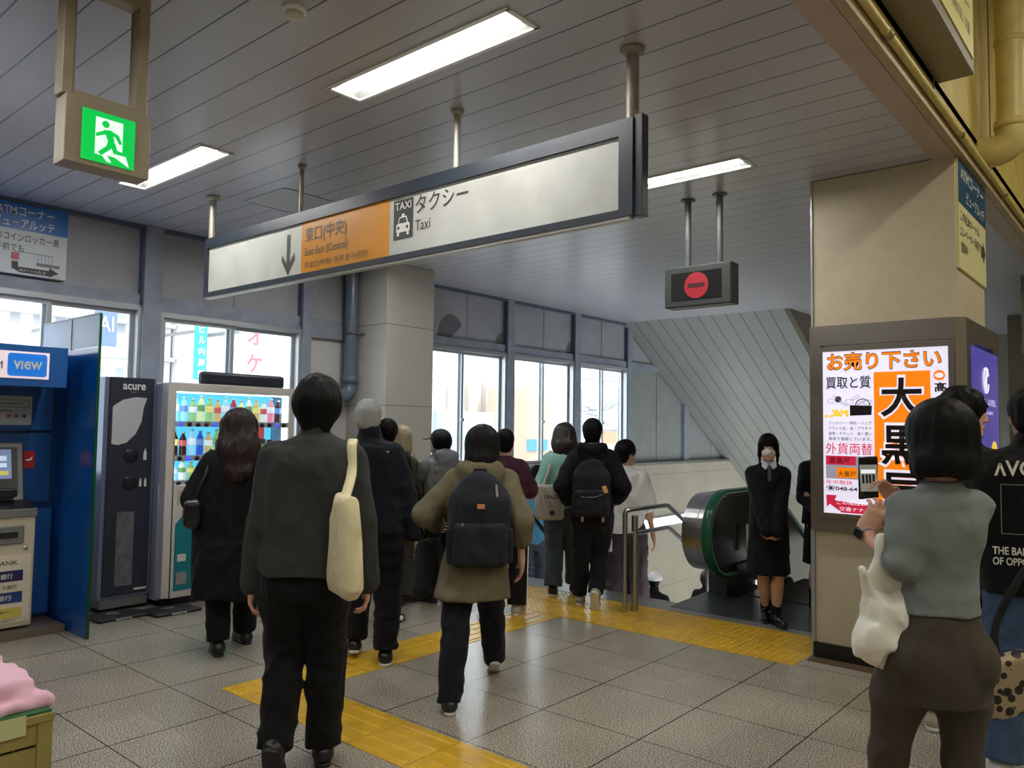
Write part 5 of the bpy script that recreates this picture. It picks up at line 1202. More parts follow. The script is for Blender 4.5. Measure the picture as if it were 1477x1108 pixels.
def pose(base, yaw, H, feet, hands, lean=(0, 0), headrot=(0, 0, 0), w=1.0, pelv=(0, 0), drop=0.0, poles=(None, None), hunch=0.0):
    B = Body(); B.H = H; B.w = w; y = R(yaw); B.yaw = y
    B.f = A3((math.cos(y), math.sin(y), 0)); B.r = A3((math.sin(y), -math.cos(y), 0)); B.o = A3(base)
    L = lambda q: B.o + B.r * q[0] + B.f * q[1] + UP * q[2]
    B.L = L; k = H / 1.7; B.k = k
    B.pel = L((pelv[0], pelv[1], 0.525 * H - drop)); sh = L((pelv[0] + lean[1], pelv[1] + lean[0], 0.812 * H - drop)); B.chest = sh
    B.spine = unit(sh - B.pel)
    B.hip = [B.pel - UP * 0.03 * k + B.r * s * 0.09 * k for s in (-1, 1)]
    B.sh = [sh - UP * 0.035 * k + B.r * s * 0.165 * k * w for s in (-1, 1)]
    B.neck = sh + UP * 0.028 * H + B.f * 0.0
    hc = sh + UP * 0.118 * H + B.f * (0.02 + hunch) * k + B.r * lean[1] * 0.3; B.hc = hc
    hy = y + R(headrot[0]); B.hf = A3((math.cos(hy) * math.cos(R(headrot[1])), math.sin(hy) * math.cos(R(headrot[1])), math.sin(R(headrot[1]))))
    B.hr = A3((math.sin(hy), -math.cos(hy), 0)); B.hu = np.cross(B.hr, B.hf)
    if headrot[2]: B.hr = rotv(B.hr, B.hf, R(headrot[2])); B.hu = np.cross(B.hr, B.hf)
    B.ank = []; B.knee = []; B.fd = []; B.fu = []; B.fp = []
    for i, q in enumerate(feet):
        fy = y + R(q[3]); d = A3((math.cos(fy), math.sin(fy), 0)); rr = A3((math.sin(fy), -math.cos(fy), 0)); d2 = rotv(d, rr, R(q[4])); u2 = np.cross(rr, d2)
        p = L(q[:3]); ball = p + d * 0.12 * k
        heel_ref = ball - d2 * 0.12 * k if q[4] < 0 else p      # heel up: pivot on the ball of the foot
        B.fp.append(heel_ref); B.fd.append(d2); B.fu.append(u2)
        an = heel_ref + u2 * 0.085 * k; B.ank.append(an); B.knee.append(ik(B.hip[i], an, 0.238 * H, 0.226 * H, B.f + d * 0.5))
    B.wr = []; B.el = []
    for i, q in enumerate(hands):
        s = (-1, 1)[i]
        p = L(q); pole = poles[i] if poles[i] is not None else (-B.f * 1.0 + B.r * s * 0.45 - UP * 0.3)
        d = p - B.sh[i]; mx = 0.325 * H
        if np.linalg.norm(d) > mx: p = B.sh[i] + unit(d) * mx
        B.wr.append(p); B.el.append(ik(B.sh[i], p, 0.17 * H, 0.155 * H, A3(pole)))
    return B
def hand_into(v, wrist, d, n, side, k=1.0, curl=0.35, spread=1.0, thumb=0.0):
    d = unit(d); n = unit(A3(n) - d * (A3(n) @ d)); t = np.cross(d, n) if side == 1 else np.cross(n, d); wrist = A3(wrist)
    v.cone(wrist, wrist + d * 0.03 * k, 0.026 * k, 0.030 * k, 0.02, n, 0.62)
    v.cone(wrist + d * 0.03 * k + t * 0.012 * k, wrist + d * 0.078 * k + t * 0.018 * k, 0.024 * k, 0.019 * k, 0.015, n, 0.62)
    v.cone(wrist + d * 0.03 * k - t * 0.010 * k, wrist + d * 0.074 * k - t * 0.018 * k, 0.024 * k, 0.018 * k, 0.015, n, 0.62)
    for j, (o, l, c) in enumerate(((0.028, 0.041, 0.8), (0.0095, 0.045, 0.95), (-0.0095, 0.042, 1.05), (-0.0275, 0.033, 1.2))):
        p = wrist + d * (0.082 - (0.006 if j == 3 else 0)) * k + t * o * k; a = curl * c * 0.7; dd = rotv(d, np.cross(d, n), a); dd = unit(dd + t * o * 2.2 * spread)
        r0 = 0.0086 * k
        for q, (ll, cc) in enumerate(((l, 1.2), (l * 0.62, 0.9), (l * 0.5, 0))):
            p2 = p + dd * ll * k; v.cone(p, p2, r0, r0 * 0.9, 0.004); p = p2; r0 *= 0.9; dd = rotv(dd, np.cross(d, n), curl * cc)
    p = wrist + d * 0.022 * k + t * 0.024 * k; dd = unit(d * 0.72 + t * 0.62 + n * (0.25 + thumb)); r0 = 0.0125 * k
    for ll, b_ in ((0.036, 0.35), (0.030, 0.3), (0.024, 0)):
        p2 = p + dd * ll * k; v.cone(p, p2, r0, r0 * 0.86, 0.006); p = p2; r0 *= 0.86; dd = unit(dd + (d * 0.9 + n * 0.3) * b_)
def make_body(B, root, h=0.007, hdir=(None, None), curls=(0.4, 0.4), face=True, m=None, mouth_open=False, fist=(0, 0)):
    k = B.k; w = B.w; v = Vol(h)
    # trunk and limbs, kept inside the clothes
    v.cone(B.pel, B.pel + (B.chest - B.pel) * 0.55, 0.115 * k, 0.105 * k, 0.05, B.f, 0.72); v.cone(B.pel + (B.chest - B.pel) * 0.55, B.chest - UP * 0.05, 0.105 * k, 0.12 * k * w, 0.05, B.f, 0.7)
    v.cone(B.sh[0] * 0.85 + B.sh[1] * 0.15, B.sh[1] * 0.85 + B.sh[0] * 0.15, 0.042 * k, 0.042 * k, 0.05)
    for i in (0, 1):
        v.limb([B.sh[i], B.el[i], B.wr[i]], [0.043 * k, 0.034 * k, 0.022 * k], 0.03)
        v.cone(B.sh[i] * .4 + B.el[i] * .6, B.el[i] * 0.7 + B.wr[i] * 0.3, 0.034 * k, 0.036 * k, 0.03)
        v.limb([B.hip[i], B.knee[i], B.ank[i]], [0.078 * k, 0.048 * k, 0.034 * k], 0.03)
        calf = B.knee[i] * 0.68 + B.ank[i] * 0.32 - B.fd[i] * 0.014; v.cone(calf, B.knee[i] * 0.4 + B.ank[i] * 0.6 - B.fd[i] * 0.01, 0.050 * k, 0.038 * k, 0.04)
        v.cone(B.ank[i] - B.fu[i] * 0.04, B.fp[i] + B.fd[i] * 0.13 * k + B.fu[i] * 0.03, 0.032 * k, 0.024 * k, 0.02)
        fa = unit(B.wr[i] - B.el[i]); hd = hdir[i]
        if hd is None: d_, n_ = unit(fa + B.f * 0.1), B.r * (1, -1)[i]
        else: d_, n_ = hd
        hand_into(v, B.wr[i], d_, n_, (-1, 1)[i], k, curls[i])
    hc, f, r, u = B.hc, B.hf, B.hr, B.hu; ax = [r, f, u]
    v.cone(B.neck - UP * 0.03, hc - u * 0.04 * k - f * 0.015, 0.052 * k, 0.050 * k, 0.03)
    v.ell(hc + u * 0.022 * k - f * 0.006 * k, (0.073 * k, 0.092 * k, 0.088 * k), ax, 0.02)
    v.ell(hc + f * 0.026 * k - u * 0.042 * k, (0.056 * k, 0.066 * k, 0.070 * k), ax, 0.03)
    v.cone(hc + f * 0.070 * k - u * 0.098 * k, hc + f * 0.064 * k - u * 0.092 * k, 0.018 * k, 0.024 * k, 0.03)
    for s in (-1, 1): v.cone(hc + r * s * 0.052 * k - f * 0.0 - u * 0.055 * k, hc + r * s * 0.02 * k + f * 0.068 * k - u * 0.092 * k, 0.016 * k, 0.016 * k, 0.03); v.ell(hc + r * s * 0.076 * k - f * 0.008 * k - u * 0.018 * k, (0.008 * k, 0.018 * k, 0.030 * k), [r, f, u], 0.006)
    v.cone(hc + f * 0.090 * k + u * 0.012 * k, hc + f * 0.106 * k - u * 0.022 * k, 0.008 * k, 0.0115 * k, 0.012)
    for s in (-1, 1): v.ell(hc + f * 0.098 * k - u * 0.026 * k + r * s * 0.010 * k, (0.009 * k, 0.009 * k, 0.007 * k), ax, 0.006)
    v.ell(hc + f * 0.092 * k - u * 0.054 * k, (0.022 * k, 0.009 * k, 0.006 * k), ax, 0.006); v.ell(hc + f * 0.091 * k - u * 0.064 * k, (0.019 * k, 0.010 * k, 0.007 * k), ax, 0.005)
    for s in (-1, 1): v.ell(hc + f * 0.093 * k + u * 0.008 * k + r * s * 0.030 * k, (0.016 * k, 0.012 * k, 0.011 * k), ax, 0.012, 'sub'); v.ell(hc + f * 0.084 * k + u * 0.026 * k + r * s * 0.03 * k, (0.022 * k, 0.012 * k, 0.007 * k), ax, 0.01)
    o = v.build('body', m or skin, root)
    if face:
        for s in (-1, 1):
            c = hc + f * 0.077 * k + u * 0.006 * k + r * s * 0.030 * k
            b = MB(); b.lathe(c - f * 0.0125 * k, [(0.0126 * k * math.sin(a), 0.0126 * k * (1 - math.cos(a))) for a in np.linspace(0.02, math.pi - 0.02, 10)], 14, f); e = b.build('eye', m_eye, root)
            b = MB(); b.lathe(c + f * 0.0118 * k, [(0, -0.002), (0.0058 * k, -0.0012), (0.0058 * k, 0.0), (0.0, 0.0014)], 12, f); b.build('iris', m_iris, e)
    return o
def hair(B, root, style, m=None, h=0.006, amp=0.004, back=0.25, name='hair', puff=1.0):
    k = B.k * puff; v = Vol(h); hc, f, r, u = B.hc, B.hf, B.hr, B.hu; ax = [r, f, u]
    if style == 'short':
        v.ell(hc + u * 0.030 * k - f * 0.010 * k, (0.084 * k, 0.101 * k, 0.094 * k), ax, 0.02); v.ell(hc - f * 0.045 * k - u * 0.035 * k, (0.066 * k, 0.050 * k, 0.06 * k), ax, 0.03)
        v.ell(hc + f * 0.12 * k - u * 0.055 * k, (0.085 * k, 0.085 * k, 0.098 * k), ax, op='sub')
        v.box(hc + f * 0.09 * k - u * 0.09 * k, (0.15, 0.095, 0.08), ax, 0.02, op='sub')
    elif style == 'bowl':
        v.ell(hc + u * 0.024 * k - f * 0.012 * k, (0.097 * k, 0.108 * k, 0.104 * k), ax, 0.02); v.ell(hc - f * 0.022 * k - u * 0.012 * k, (0.099 * k, 0.094 * k, 0.09 * k), ax, 0.03)
        v.ell(hc - f * 0.048 * k - u * 0.085 * k, (0.062 * k, 0.042 * k, 0.07 * k), ax, 0.04)
        v.ell(hc + f * 0.125 * k - u * 0.06 * k, (0.088 * k, 0.085 * k, 0.098 * k), ax, op='sub')
    elif style == 'bob':
        v.ell(hc + u * 0.026 * k - f * 0.012 * k, (0.096 * k, 0.108 * k, 0.102 * k), ax, 0.02); v.cone(hc - f * 0.022 * k + u * 0.02 * k, hc - f * 0.022 * k - u * 0.085 * k, 0.095 * k, 0.104 * k, 0.03, f, 0.92)
        v.box(hc - u * 0.24 * k, (0.2, 0.2, 0.115 * k), ax, 0.01, op='sub')
        v.ell(hc + f * 0.115 * k - u * 0.065 * k, (0.066 * k, 0.085 * k, 0.115 * k), ax, op='sub')
    elif style == 'long':
        v.ell(hc + u * 0.026 * k - f * 0.012 * k, (0.094 * k, 0.106 * k, 0.100 * k), ax, 0.02)
        v.cone(hc - f * 0.02 * k, hc - f * 0.05 * k - u * back * 0.5, 0.097 * k, 0.105 * k, 0.04, f, 0.75); v.cone(hc - f * 0.05 * k - u * back * 0.5, hc - f * 0.065 * k - u * back, 0.105 * k, 0.075 * k, 0.04, f, 0.5)
        v.ell(hc + f * 0.12 * k - u * 0.06 * k, (0.064 * k, 0.080 * k, 0.12 * k), ax, op='sub')
    elif style == 'fringe':      # tied back, with a fringe and side locks
        v.ell(hc + u * 0.028 * k - f * 0.006 * k, (0.085 * k, 0.104 * k, 0.096 * k), ax, 0.02)
        v.ell(hc + f * 0.112 * k - u * 0.085 * k, (0.068 * k, 0.072 * k, 0.118 * k), ax, op='sub')
        for s in (-1, 1): v.limb([hc + r * s * 0.072 * k + f * 0.045 * k + u * 0.02, hc + r * s * 0.078 * k + f * 0.050 * k - u * 0.06, hc + r * s * 0.074 * k + f * 0.04 * k - u * 0.13], [0.016, 0.012, 0.006], 0.012)
        for j in range(7): s = (j - 3) / 3.0; v.limb([hc + f * 0.088 * k + r * s * 0.045 * k + u * 0.06, hc + f * (0.103 - 0.02 * s * s) * k + r * s * 0.052 * k + u * 0.02], [0.014, 0.008], 0.006)
        v.cone(hc - f * 0.10 * k - u * 0.02, hc - f * 0.10 * k - u * 0.16 + r * -0.02, 0.03, 0.018, 0.02)
    return v.build(name, m or m_hair, root, amp=amp, fr=(34, 34, 7), ridge=True)
def sec(B, t, rx, ry, off=0.0, side=0.0):
    """cross-section at spine fraction t (0 pelvis, 1 shoulder line)"""
    c = B.pel + (B.chest - B.pel) * t + B.f * off * B.k + B.r * side * B.k
    return (c[2], c[0], c[1], rx * B.k * B.w, ry * B.k, B.yaw)
def sleeves(v, B, r=(0.070, 0.058, 0.047), upto=1.0, sides=(0, 1), cuff=True):
    k = B.k
    for i in sides:
        end = B.el[i] + (B.wr[i] - B.el[i]) * (upto - 0.5) * 2 if upto > 0.5 else B.sh[i] + (B.el[i] - B.sh[i]) * upto * 2
        s0 = B.sh[i] - B.r * (-1, 1)[i] * 0.015 * k - UP * 0.01
        if upto > 0.5:
            v.cone(s0, B.el[i], r[0] * k, r[1] * k, 0.022); v.cone(B.el[i], end, r[1] * k, r[2] * k, 0.010)
            if cuff: v.cone(end - unit(end - B.el[i]) * 0.03, end + unit(end - B.el[i]) * 0.008, r[2] * k * 1.03, r[2] * k * 1.0, 0.01)
        else: v.limb([s0, end], [r[0] * k, r[1] * k], 0.035)
def top(B, root, name, m, hem=0.0, rx=(0.185, 0.178, 0.195, 0.175), ry=(0.125, 0.118, 0.13, 0.10), r=(0.072, 0.060, 0.048), upto=0.97, collar=0.02, hood=False, h=0.008, amp=0.007, fr=(7, 7, 9), amp2=0.0, cap=0.0, off=(0, 0), neckr=0.062):
    v = Vol(h); k = B.k
    secs = [sec(B, hem, rx[0], ry[0], off[0])]
    if hem < 0.2: secs.append(sec(B, 0.30, rx[1], ry[1]))
    secs += [sec(B, 0.72, rx[2], ry[2], -0.005), sec(B, 0.90, rx[2] * 0.97, ry[2] * 0.95, -0.01), sec(B, 1.02, rx[3] * 0.93, ry[3], -0.01), sec(B, 1.10, rx[3] * 0.56, ry[3] * 0.78), sec(B, 1.15, neckr, neckr)]
    v.loft(secs, 0.03)
    sleeves(v, B, r, upto)
    if collar: v.cone(B.neck + UP * 0.0, B.neck + UP * (0.02 + collar) - B.f * 0.006, (neckr + 0.012) * k, (neckr + 0.004) * k, 0.02)
    if hood:
        c = B.neck - B.f * 0.085 * k + UP * 0.01
        v.ell(c, (0.125 * k, 0.060 * k, 0.055 * k), [B.r, B.f, UP], 0.03)
        v.ell(c - UP * 0.05 - B.f * 0.02, (0.095 * k, 0.040 * k, 0.065 * k), [B.r, B.f, UP], 0.03)
        for s in (-1, 1): v.cone(c + B.r * s * 0.09 * k, B.neck + B.r * s * 0.055 * k + B.f * 0.06 * k - UP * 0.015, 0.038 * k, 0.022 * k, 0.03)
        v.ell(B.neck + UP * 0.045 - B.f * 0.03, (0.062 * k, 0.075 * k, 0.045), [B.r, B.f, UP], op='sub', k=0.01)
    return v.build(name, m, root, amp=amp, fr=fr, ridge=True, amp2=amp2, fr2=(26, 26, 20))
def trousers(B, root, m, r=(0.098, 0.070, 0.054), seat=0.112, h=0.008, amp=0.006, name='trousers', hemz=-0.005, waist=0.2, fr=(7, 7, 12), depth=0.108):
    v = Vol(h); k = B.k
    v.loft([sec(B, -0.28, 0.15, depth * .95), sec(B, -0.1, seat * 1.42, depth * 1.05, -0.005), sec(B, waist, 0.150, depth * 0.93)], 0.04)
    for i in (0, 1):
        e = B.ank[i] - B.fu[i] * hemz
        v.cone(B.hip[i], B.knee[i], r[0] * k, r[1] * k, 0.018); v.cone(B.knee[i], e, r[1] * k, r[2] * k, 0.012)
        v.cone(B.hip[i] - UP * 0.05 - B.f * 0.02, B.knee[i] * 0.5 + B.hip[i] * 0.5, r[0] * k, (r[0] * .5 + r[1] * .5) * k * 1.03, 0.03)
        sd = unit(e - B.knee[i]); s1 = unit(np.cross(sd, B.f)); v.box(e + sd * (0.105 - 0.012), (0.12, 0.12, 0.10), [s1, np.cross(sd, s1), sd], 0.003, op='sub')
    return v.build(name, m, root, amp=amp, fr=fr, ridge=True)
def shoes(B, root, m, ms, h=0.006, which=(0, 1), high=False, white_toe=None):
    k = B.k
    for i in which:
        p, d, u = B.fp[i], B.fd[i], B.fu[i]; s = np.cross(d, u)
        v = Vol(h)
        v.cone(p - d * 0.035 * k + u * 0.05 * k, p + d * 0.08 * k + u * 0.048 * k, 0.041 * k, 0.040 * k, 0.02); v.cone(p + d * 0.08 * k + u * 0.045 * k, p + d * 0.155 * k + u * 0.033 * k, 0.040 * k, 0.031 * k, 0.02)
        v.cone(p - d * 0.015 * k + u * 0.05 * k, p + u * (0.12 if high else 0.09) * k, 0.042 * k, 0.040 * k, 0.03)
        v.box(p + d * 0.05 * k - u * 0.04 * k, (0.2 * k, 0.08 * k, 0.052 * k), [d, s, u], 0.003, op='sub')
        o = v.build('shoe', m, root)
        v = Vol(min(h, 0.005)); v.cone(p - d * 0.04 * k + u * 0.016 * k, p + d * 0.10 * k + u * 0.016 * k, 0.038 * k, 0.042 * k, 0.02); v.cone(p + d * 0.10 * k + u * 0.016 * k, p + d * 0.165 * k + u * 0.018 * k, 0.042 * k, 0.030 * k, 0.02)
        v.box(p + d * 0.05 * k + u * 0.055 * k, (0.25 * k, 0.1 * k, 0.034 * k), [d, s, u], 0.003, op='sub'); v.box(p + d * 0.05 * k - u * 0.05 * k, (0.25 * k, 0.1 * k, 0.05 * k), [d, s, u], 0.003, op='sub')
        v.build('sole', ms, o)
        if white_toe:
            v = Vol(0.005); v.cone(p + d * 0.02 * k + u * 0.052 * k + s * 0.012, p + d * 0.12 * k + u * 0.030 * k + s * 0.018, 0.030 * k, 0.029 * k, 0.01); v.build('side_patch', white_toe, o)
def person(label, base): return thing('person', label, 'person', base)
m_sole_w = MM('sole_white', 206, 204, 196, 0.5); m_sole_k = MM('sole_black', 22, 22, 22, 0.5); m_shoe_k = MM('shoe_black', 26, 26, 28, 0.35)
def cloth(name, r, g, b, rough=0.85, **k): return MM(name, r, g, b, rough, bump=k.pop('bump', 0.25), bscale=k.pop('bscale', 420), sheen=k.pop('sheen', 0.04), spec=0.25, wrinkle=k.pop('wrinkle', 0.9), **k)
m_blackcloth = cloth('cloth_black', 12, 12, 15); m_navycloth = cloth('cloth_navy', 14, 18, 27); m_denim = cloth('denim_dark', 17, 21, 32, var=0.12, vscale=12)

def strap(name, pts, wdt, thk, m, parent, nrm=None):   # flat band swept through the points
    P = [A3(q) for q in pts]; P = [2 * P[0] - P[1]] + P + [2 * P[-1] - P[-2]]; C = []
    for i in range(1, len(P) - 2):
        for t in np.linspace(0, 1, 7)[: None if i == len(P) - 3 else -1]:
            C.append(0.5 * (2 * P[i] + (P[i + 1] - P[i - 1]) * t + (2 * P[i - 1] - 5 * P[i] + 4 * P[i + 1] - P[i + 2]) * t * t + (3 * P[i] - P[i - 1] - 3 * P[i + 1] + P[i + 2]) * t ** 3))
    n0 = A3(nrm) if nrm is not None else A3((0.3, 0.3, 1)); rings = []; w0 = None
    for i, q in enumerate(C):
        t = unit(C[min(i + 1, len(C) - 1)] - C[max(i - 1, 0)]); w = np.cross(t, n0)
        if np.linalg.norm(w) < 0.15 and w0 is not None: w = w0
        w = unit(w - t * (w @ t))
        if w0 is not None:
            if w @ w0 < 0: w = -w
            w = unit(w * 0.4 + w0 * 0.6); w = unit(w - t * (w @ t))
        w0 = w; n = np.cross(t, w); a, c = wdt / 2, thk / 2
        rings.append([q + w * x + n * z for x, z in ((-a, 0), (-a * .85, c), (a * .85, c), (a, 0), (a * .85, -c), (-a * .85, -c))])
    b = MB(); k = 6; b.add([v for g in rings for v in g], [(i * k + j, i * k + (j + 1) % k, (i + 1) * k + (j + 1) % k, (i + 1) * k + j) for i in range(len(rings) - 1) for j in range(k)], True)
    b.add(rings[0], [tuple(range(k))]); b.add(rings[-1], [tuple(range(k))])
    return b.build(name, m, parent)

def W(px, py, dep): return A3(atd(px, py, dep))
def rel(B, q): d = A3(q) - B.o; return (float(d @ B.r), float(d @ B.f), float(d[2]))

# ---- 1  man in grey jacket (nearest, centre-left)
def man_grey():
    bx, by = 2.108, 2.975
    B = pose((bx, by, 0), 48, 1.75, [(-0.12, -0.24, 0, -4, -62), (0.07, 0.10, 0, 6, 0)], [(-0.245, 0.02, 0.80), (0.25, 0.05, 0.78)], lean=(0.05, 0.020), w=1.02, headrot=(2, -8, 0), pelv=(-0.02, 0), hunch=0.02)
    t = person('person seen from behind in a dark grey jacket and black trousers, nearest walker, centre left', (bx, by, 0))
    make_body(B, t, 0.0055, face=False, curls=(0.6, 0.6)); hair(B, t, 'bowl', puff=1.06, h=0.005)
    mj = cloth('jacket_charcoal', 52, 54, 54, bump=0.4, bscale=500, var=0.05, vscale=30)
    top(B, t, 'jacket', mj, hem=-0.08, rx=(0.190, 0.180, 0.196, 0.18), ry=(0.152, 0.135, 0.135, 0.105), r=(0.080, 0.070, 0.056), h=0.007, amp=0.007, fr=(5, 5, 6), collar=0.02, upto=0.98, neckr=0.054)
    v = Vol(0.006); zc = sec(B, 0.86, 0.178, 0.137, -0.012); v.loft([(zc[0] - 0.004, *zc[1:]), (zc[0] + 0.004, *zc[1:])], 0.01)
    v.build('yoke_seam', mj, t)
    trousers(B, t, m_blackcloth, r=(0.104, 0.084, 0.070), h=0.008, amp=0.009, seat=0.112, hemz=0.01)
    shoes(B, t, m_shoe_k, m_sole_k)
    # cream tote over the right shoulder
    g = thing('tote_bag', 'narrow cream canvas tote hanging from the grey-jacket walker\'s right shoulder', 'bag', (bx, by, 0.8))
    s = B.sh[1] + B.r * 0.015 - UP * 0.005; bc = B.L((0.165, -0.215, 1.025))
    mt = cloth('canvas_cream', 222, 212, 172, bump=0.3, bscale=300)
    v = Vol(0.006); an = R(38); ax = [B.r * math.cos(an) - B.f * math.sin(an), B.r * math.sin(an) + B.f * math.cos(an), UP]
    ax = [unit(B.f * 0.90 + B.r * -0.42), unit(B.r * 0.90 + B.f * 0.42), UP]
    v.outline(bc, ax, [(-0.075, 0.20), (0.06, 0.215), (0.10, 0.05), (0.12, -0.15), (0.09, -0.205), (-0.11, -0.21), (-0.15, -0.17), (-0.12, 0.03)], T=0.030, Rr=0.05, edge=0.014)
    v.build('bag_body', mt, g, amp=0.006, fr=(12, 12, 5), ridge=True)
    strap('strap', [bc + UP * 0.20 + ax[0] * 0.0, B.sh[1] - B.f * 0.118 - UP * 0.07 + B.r * 0.005, B.sh[1] - B.f * 0.075 + UP * 0.045, B.sh[1] + UP * 0.078, B.sh[1] + B.f * 0.07 + UP * 0.04, B.sh[1] + B.f * 0.125 - UP * 0.09], 0.044, 0.012, mt, g, -B.f + UP * 0.5)
man_grey()

# ---- 2  woman in long black coat at the vending machine
def woman_coat():
    bx, by = 2.87, 4.97
    B = pose((bx, by, 0), 62, 1.60, [(-0.06, -0.12, 0, 8, 0), (0.12, 0.12, 0, 20, 0)], [(-0.22, 0.18, 0.86), (0.24, 0.16, 0.80)], lean=(0.06, 0.03), w=1.12, headrot=(-14, -18, -6))
    t = person('person with long reddish-brown hair in a long black coat at the vending machine', (bx, by, 0))
    make_body(B, t, face=False)
    v = Vol(0.009); k = B.k
    c = lambda f_, rx, ry, off=0.0: sec(B, f_, rx, ry, off)
    v.loft([c(-1.02, 0.185, 0.165, -0.03), c(-0.5, 0.205, 0.17, -0.02), c(0.1, 0.215, 0.160), c(0.7, 0.215, 0.145), c(0.95, 0.20, 0.125), c(1.06, 0.15, 0.10), c(1.15, 0.07, 0.065)], 0.03)
    sleeves(v, B, (0.088, 0.078, 0.064)); v.cone(B.neck, B.neck + UP * 0.05, 0.075, 0.07, 0.02)
    v.build('coat', m_blackcloth, t, amp=0.011, fr=(7, 7, 3), ridge=True)
    trousers(B, t, m_blackcloth, r=(0.09, 0.085, 0.075)); shoes(B, t, m_shoe_k, m_sole_k)
    mh = mat('hair_reddish', (0.020, 0.009, 0.008), 0.55, spec=0.3, bump=0.4, bscale=70, stretch=(1, 1, 0.12)); hair(B, t, 'long', mh, back=0.30, puff=1.2, amp=0.010)
    g = thing('shoulder_bag', 'black shoulder bag under the left arm of the long-haired coat wearer', 'bag', (bx, by, 0.9))
    bc = B.L((-0.245, -0.02, 0.93)); v = Vol(0.006); v.ell(bc, (0.055, 0.13, 0.105), [B.r, B.f, UP], 0.02); v.box(bc, (0.05, 0.12, 0.09), [B.r, B.f, UP], 0.03)
    ml = MM('leather_black', 24, 25, 30, 0.3, bump=0.2, bscale=60); v.build('bag_body', ml, g, amp=0.006, fr=(12, 12, 12), ridge=True)
    strap('strap', [bc + UP * 0.07 - B.f * 0.06, B.sh[0] - B.f * 0.11 - UP * 0.05 - B.r * 0.02, B.sh[0] + UP * 0.085 - B.r * 0.0, B.sh[0] + B.f * 0.10 - UP * 0.02], 0.022, 0.009, ml, g, -B.f)
woman_coat()

# ---- 3  grey-haired man in navy jacket
def man_greyhair():
    bx, by = 3.39, 4.06
    B = pose((bx, by, 0), 44, 1.70, [(-0.13, 0.06, 0, 6, -12), (0.09, -0.10, 0, 4, 0)], [(-0.25, 0.12, 0.86), (0.26, -0.02, 0.80)], lean=(0.05, -0.06), w=1.02, headrot=(8, -10, 0))
    t = person('person with short grey hair in a navy jacket with collar, white-soled sneakers', (bx, by, 0))
    make_body(B, t, face=False, h=0.0065, curls=(0.5, 0.35)); hair(B, t, 'short', MM('hair_grey', 150, 150, 146, 0.5, bump=0.5, bscale=90, stretch=(1, 1, 0.2)), puff=1.04)
    top(B, t, 'jacket', m_navycloth, hem=-0.12, rx=(0.185, 0.19, 0.205, 0.185), ry=(0.14, 0.135, 0.14, 0.11), r=(0.083, 0.070, 0.056), collar=0.045, amp=0.009)
    v = Vol(0.006); c = B.chest - B.f * 0.128 + B.r * 0.13 - UP * 0.02; v.box(c, (0.014, 0.004, 0.005), [B.r, B.f, UP], 0.002); v.build('small_emblem', m_white, t)
    trousers(B, t, m_blackcloth, r=(0.10, 0.082, 0.075), amp=0.009); shoes(B, t, m_shoe_k, m_sole_w)
man_greyhair()

# ---- 4, 5  two people mostly hidden ahead of him
def pair_hidden():
    p = atz(546, 904, 0); bx, by = float(p[0]) + 0.0, float(p[1]) + 0.14
    B = pose((bx, by, 0), 35, 1.58, [(-0.16, -0.02, 0, -40, 0), (0.17, 0.0, 0, -30, 0)], [(-0.22, 0.1, 0.78), (0.2, 0.12, 0.78)], w=0.96, pelv=(0.1, 0.1))
    t = person('dark-haired person walking just ahead of the grey-haired one, black and white shoes', (bx, by, 0))
    make_body(B, t, face=False, h=0.008); hair(B, t, 'short', puff=1.05); top(B, t, 'jacket', m_blackcloth, hem=-0.15); trousers(B, t, m_blackcloth, r=(0.095, 0.075, 0.06)); shoes(B, t, m_shoe_k, m_sole_k, white_toe=m_white)
    p = atz(566, 872, 0); bx, by = float(p[0]) + 0.0, float(p[1]) + 0.0
    B = pose((bx, by, 0), 75, 1.53, [(-0.10, -0.06, 0, -100, 0), (0.10, 0.04, 0, -100, 0)], [(-0.2, 0.12, 0.8), (0.2, 0.12, 0.8)], w=0.84, lean=(0.0, 0.04), headrot=(15, 0, 0))
    t = person('person with light beige hair beside the column, olive wide trousers and brown shoes', (bx, by, 0))
    mo = cloth('olive_cloth', 66, 70, 56)
    make_body(B, t, face=False, h=0.008); hair(B, t, 'bob', MM('hair_beige', 178, 162, 138, 0.5, bump=0.4, bscale=80, stretch=(1, 1, 0.2))); top(B, t, 'jacket', mo, hem=-0.2); trousers(B, t, mo, r=(0.11, 0.11, 0.11), hemz=0.02); shoes(B, t, MM('shoe_brown', 44, 36, 30, 0.35), m_sole_k)
pair_hidden()

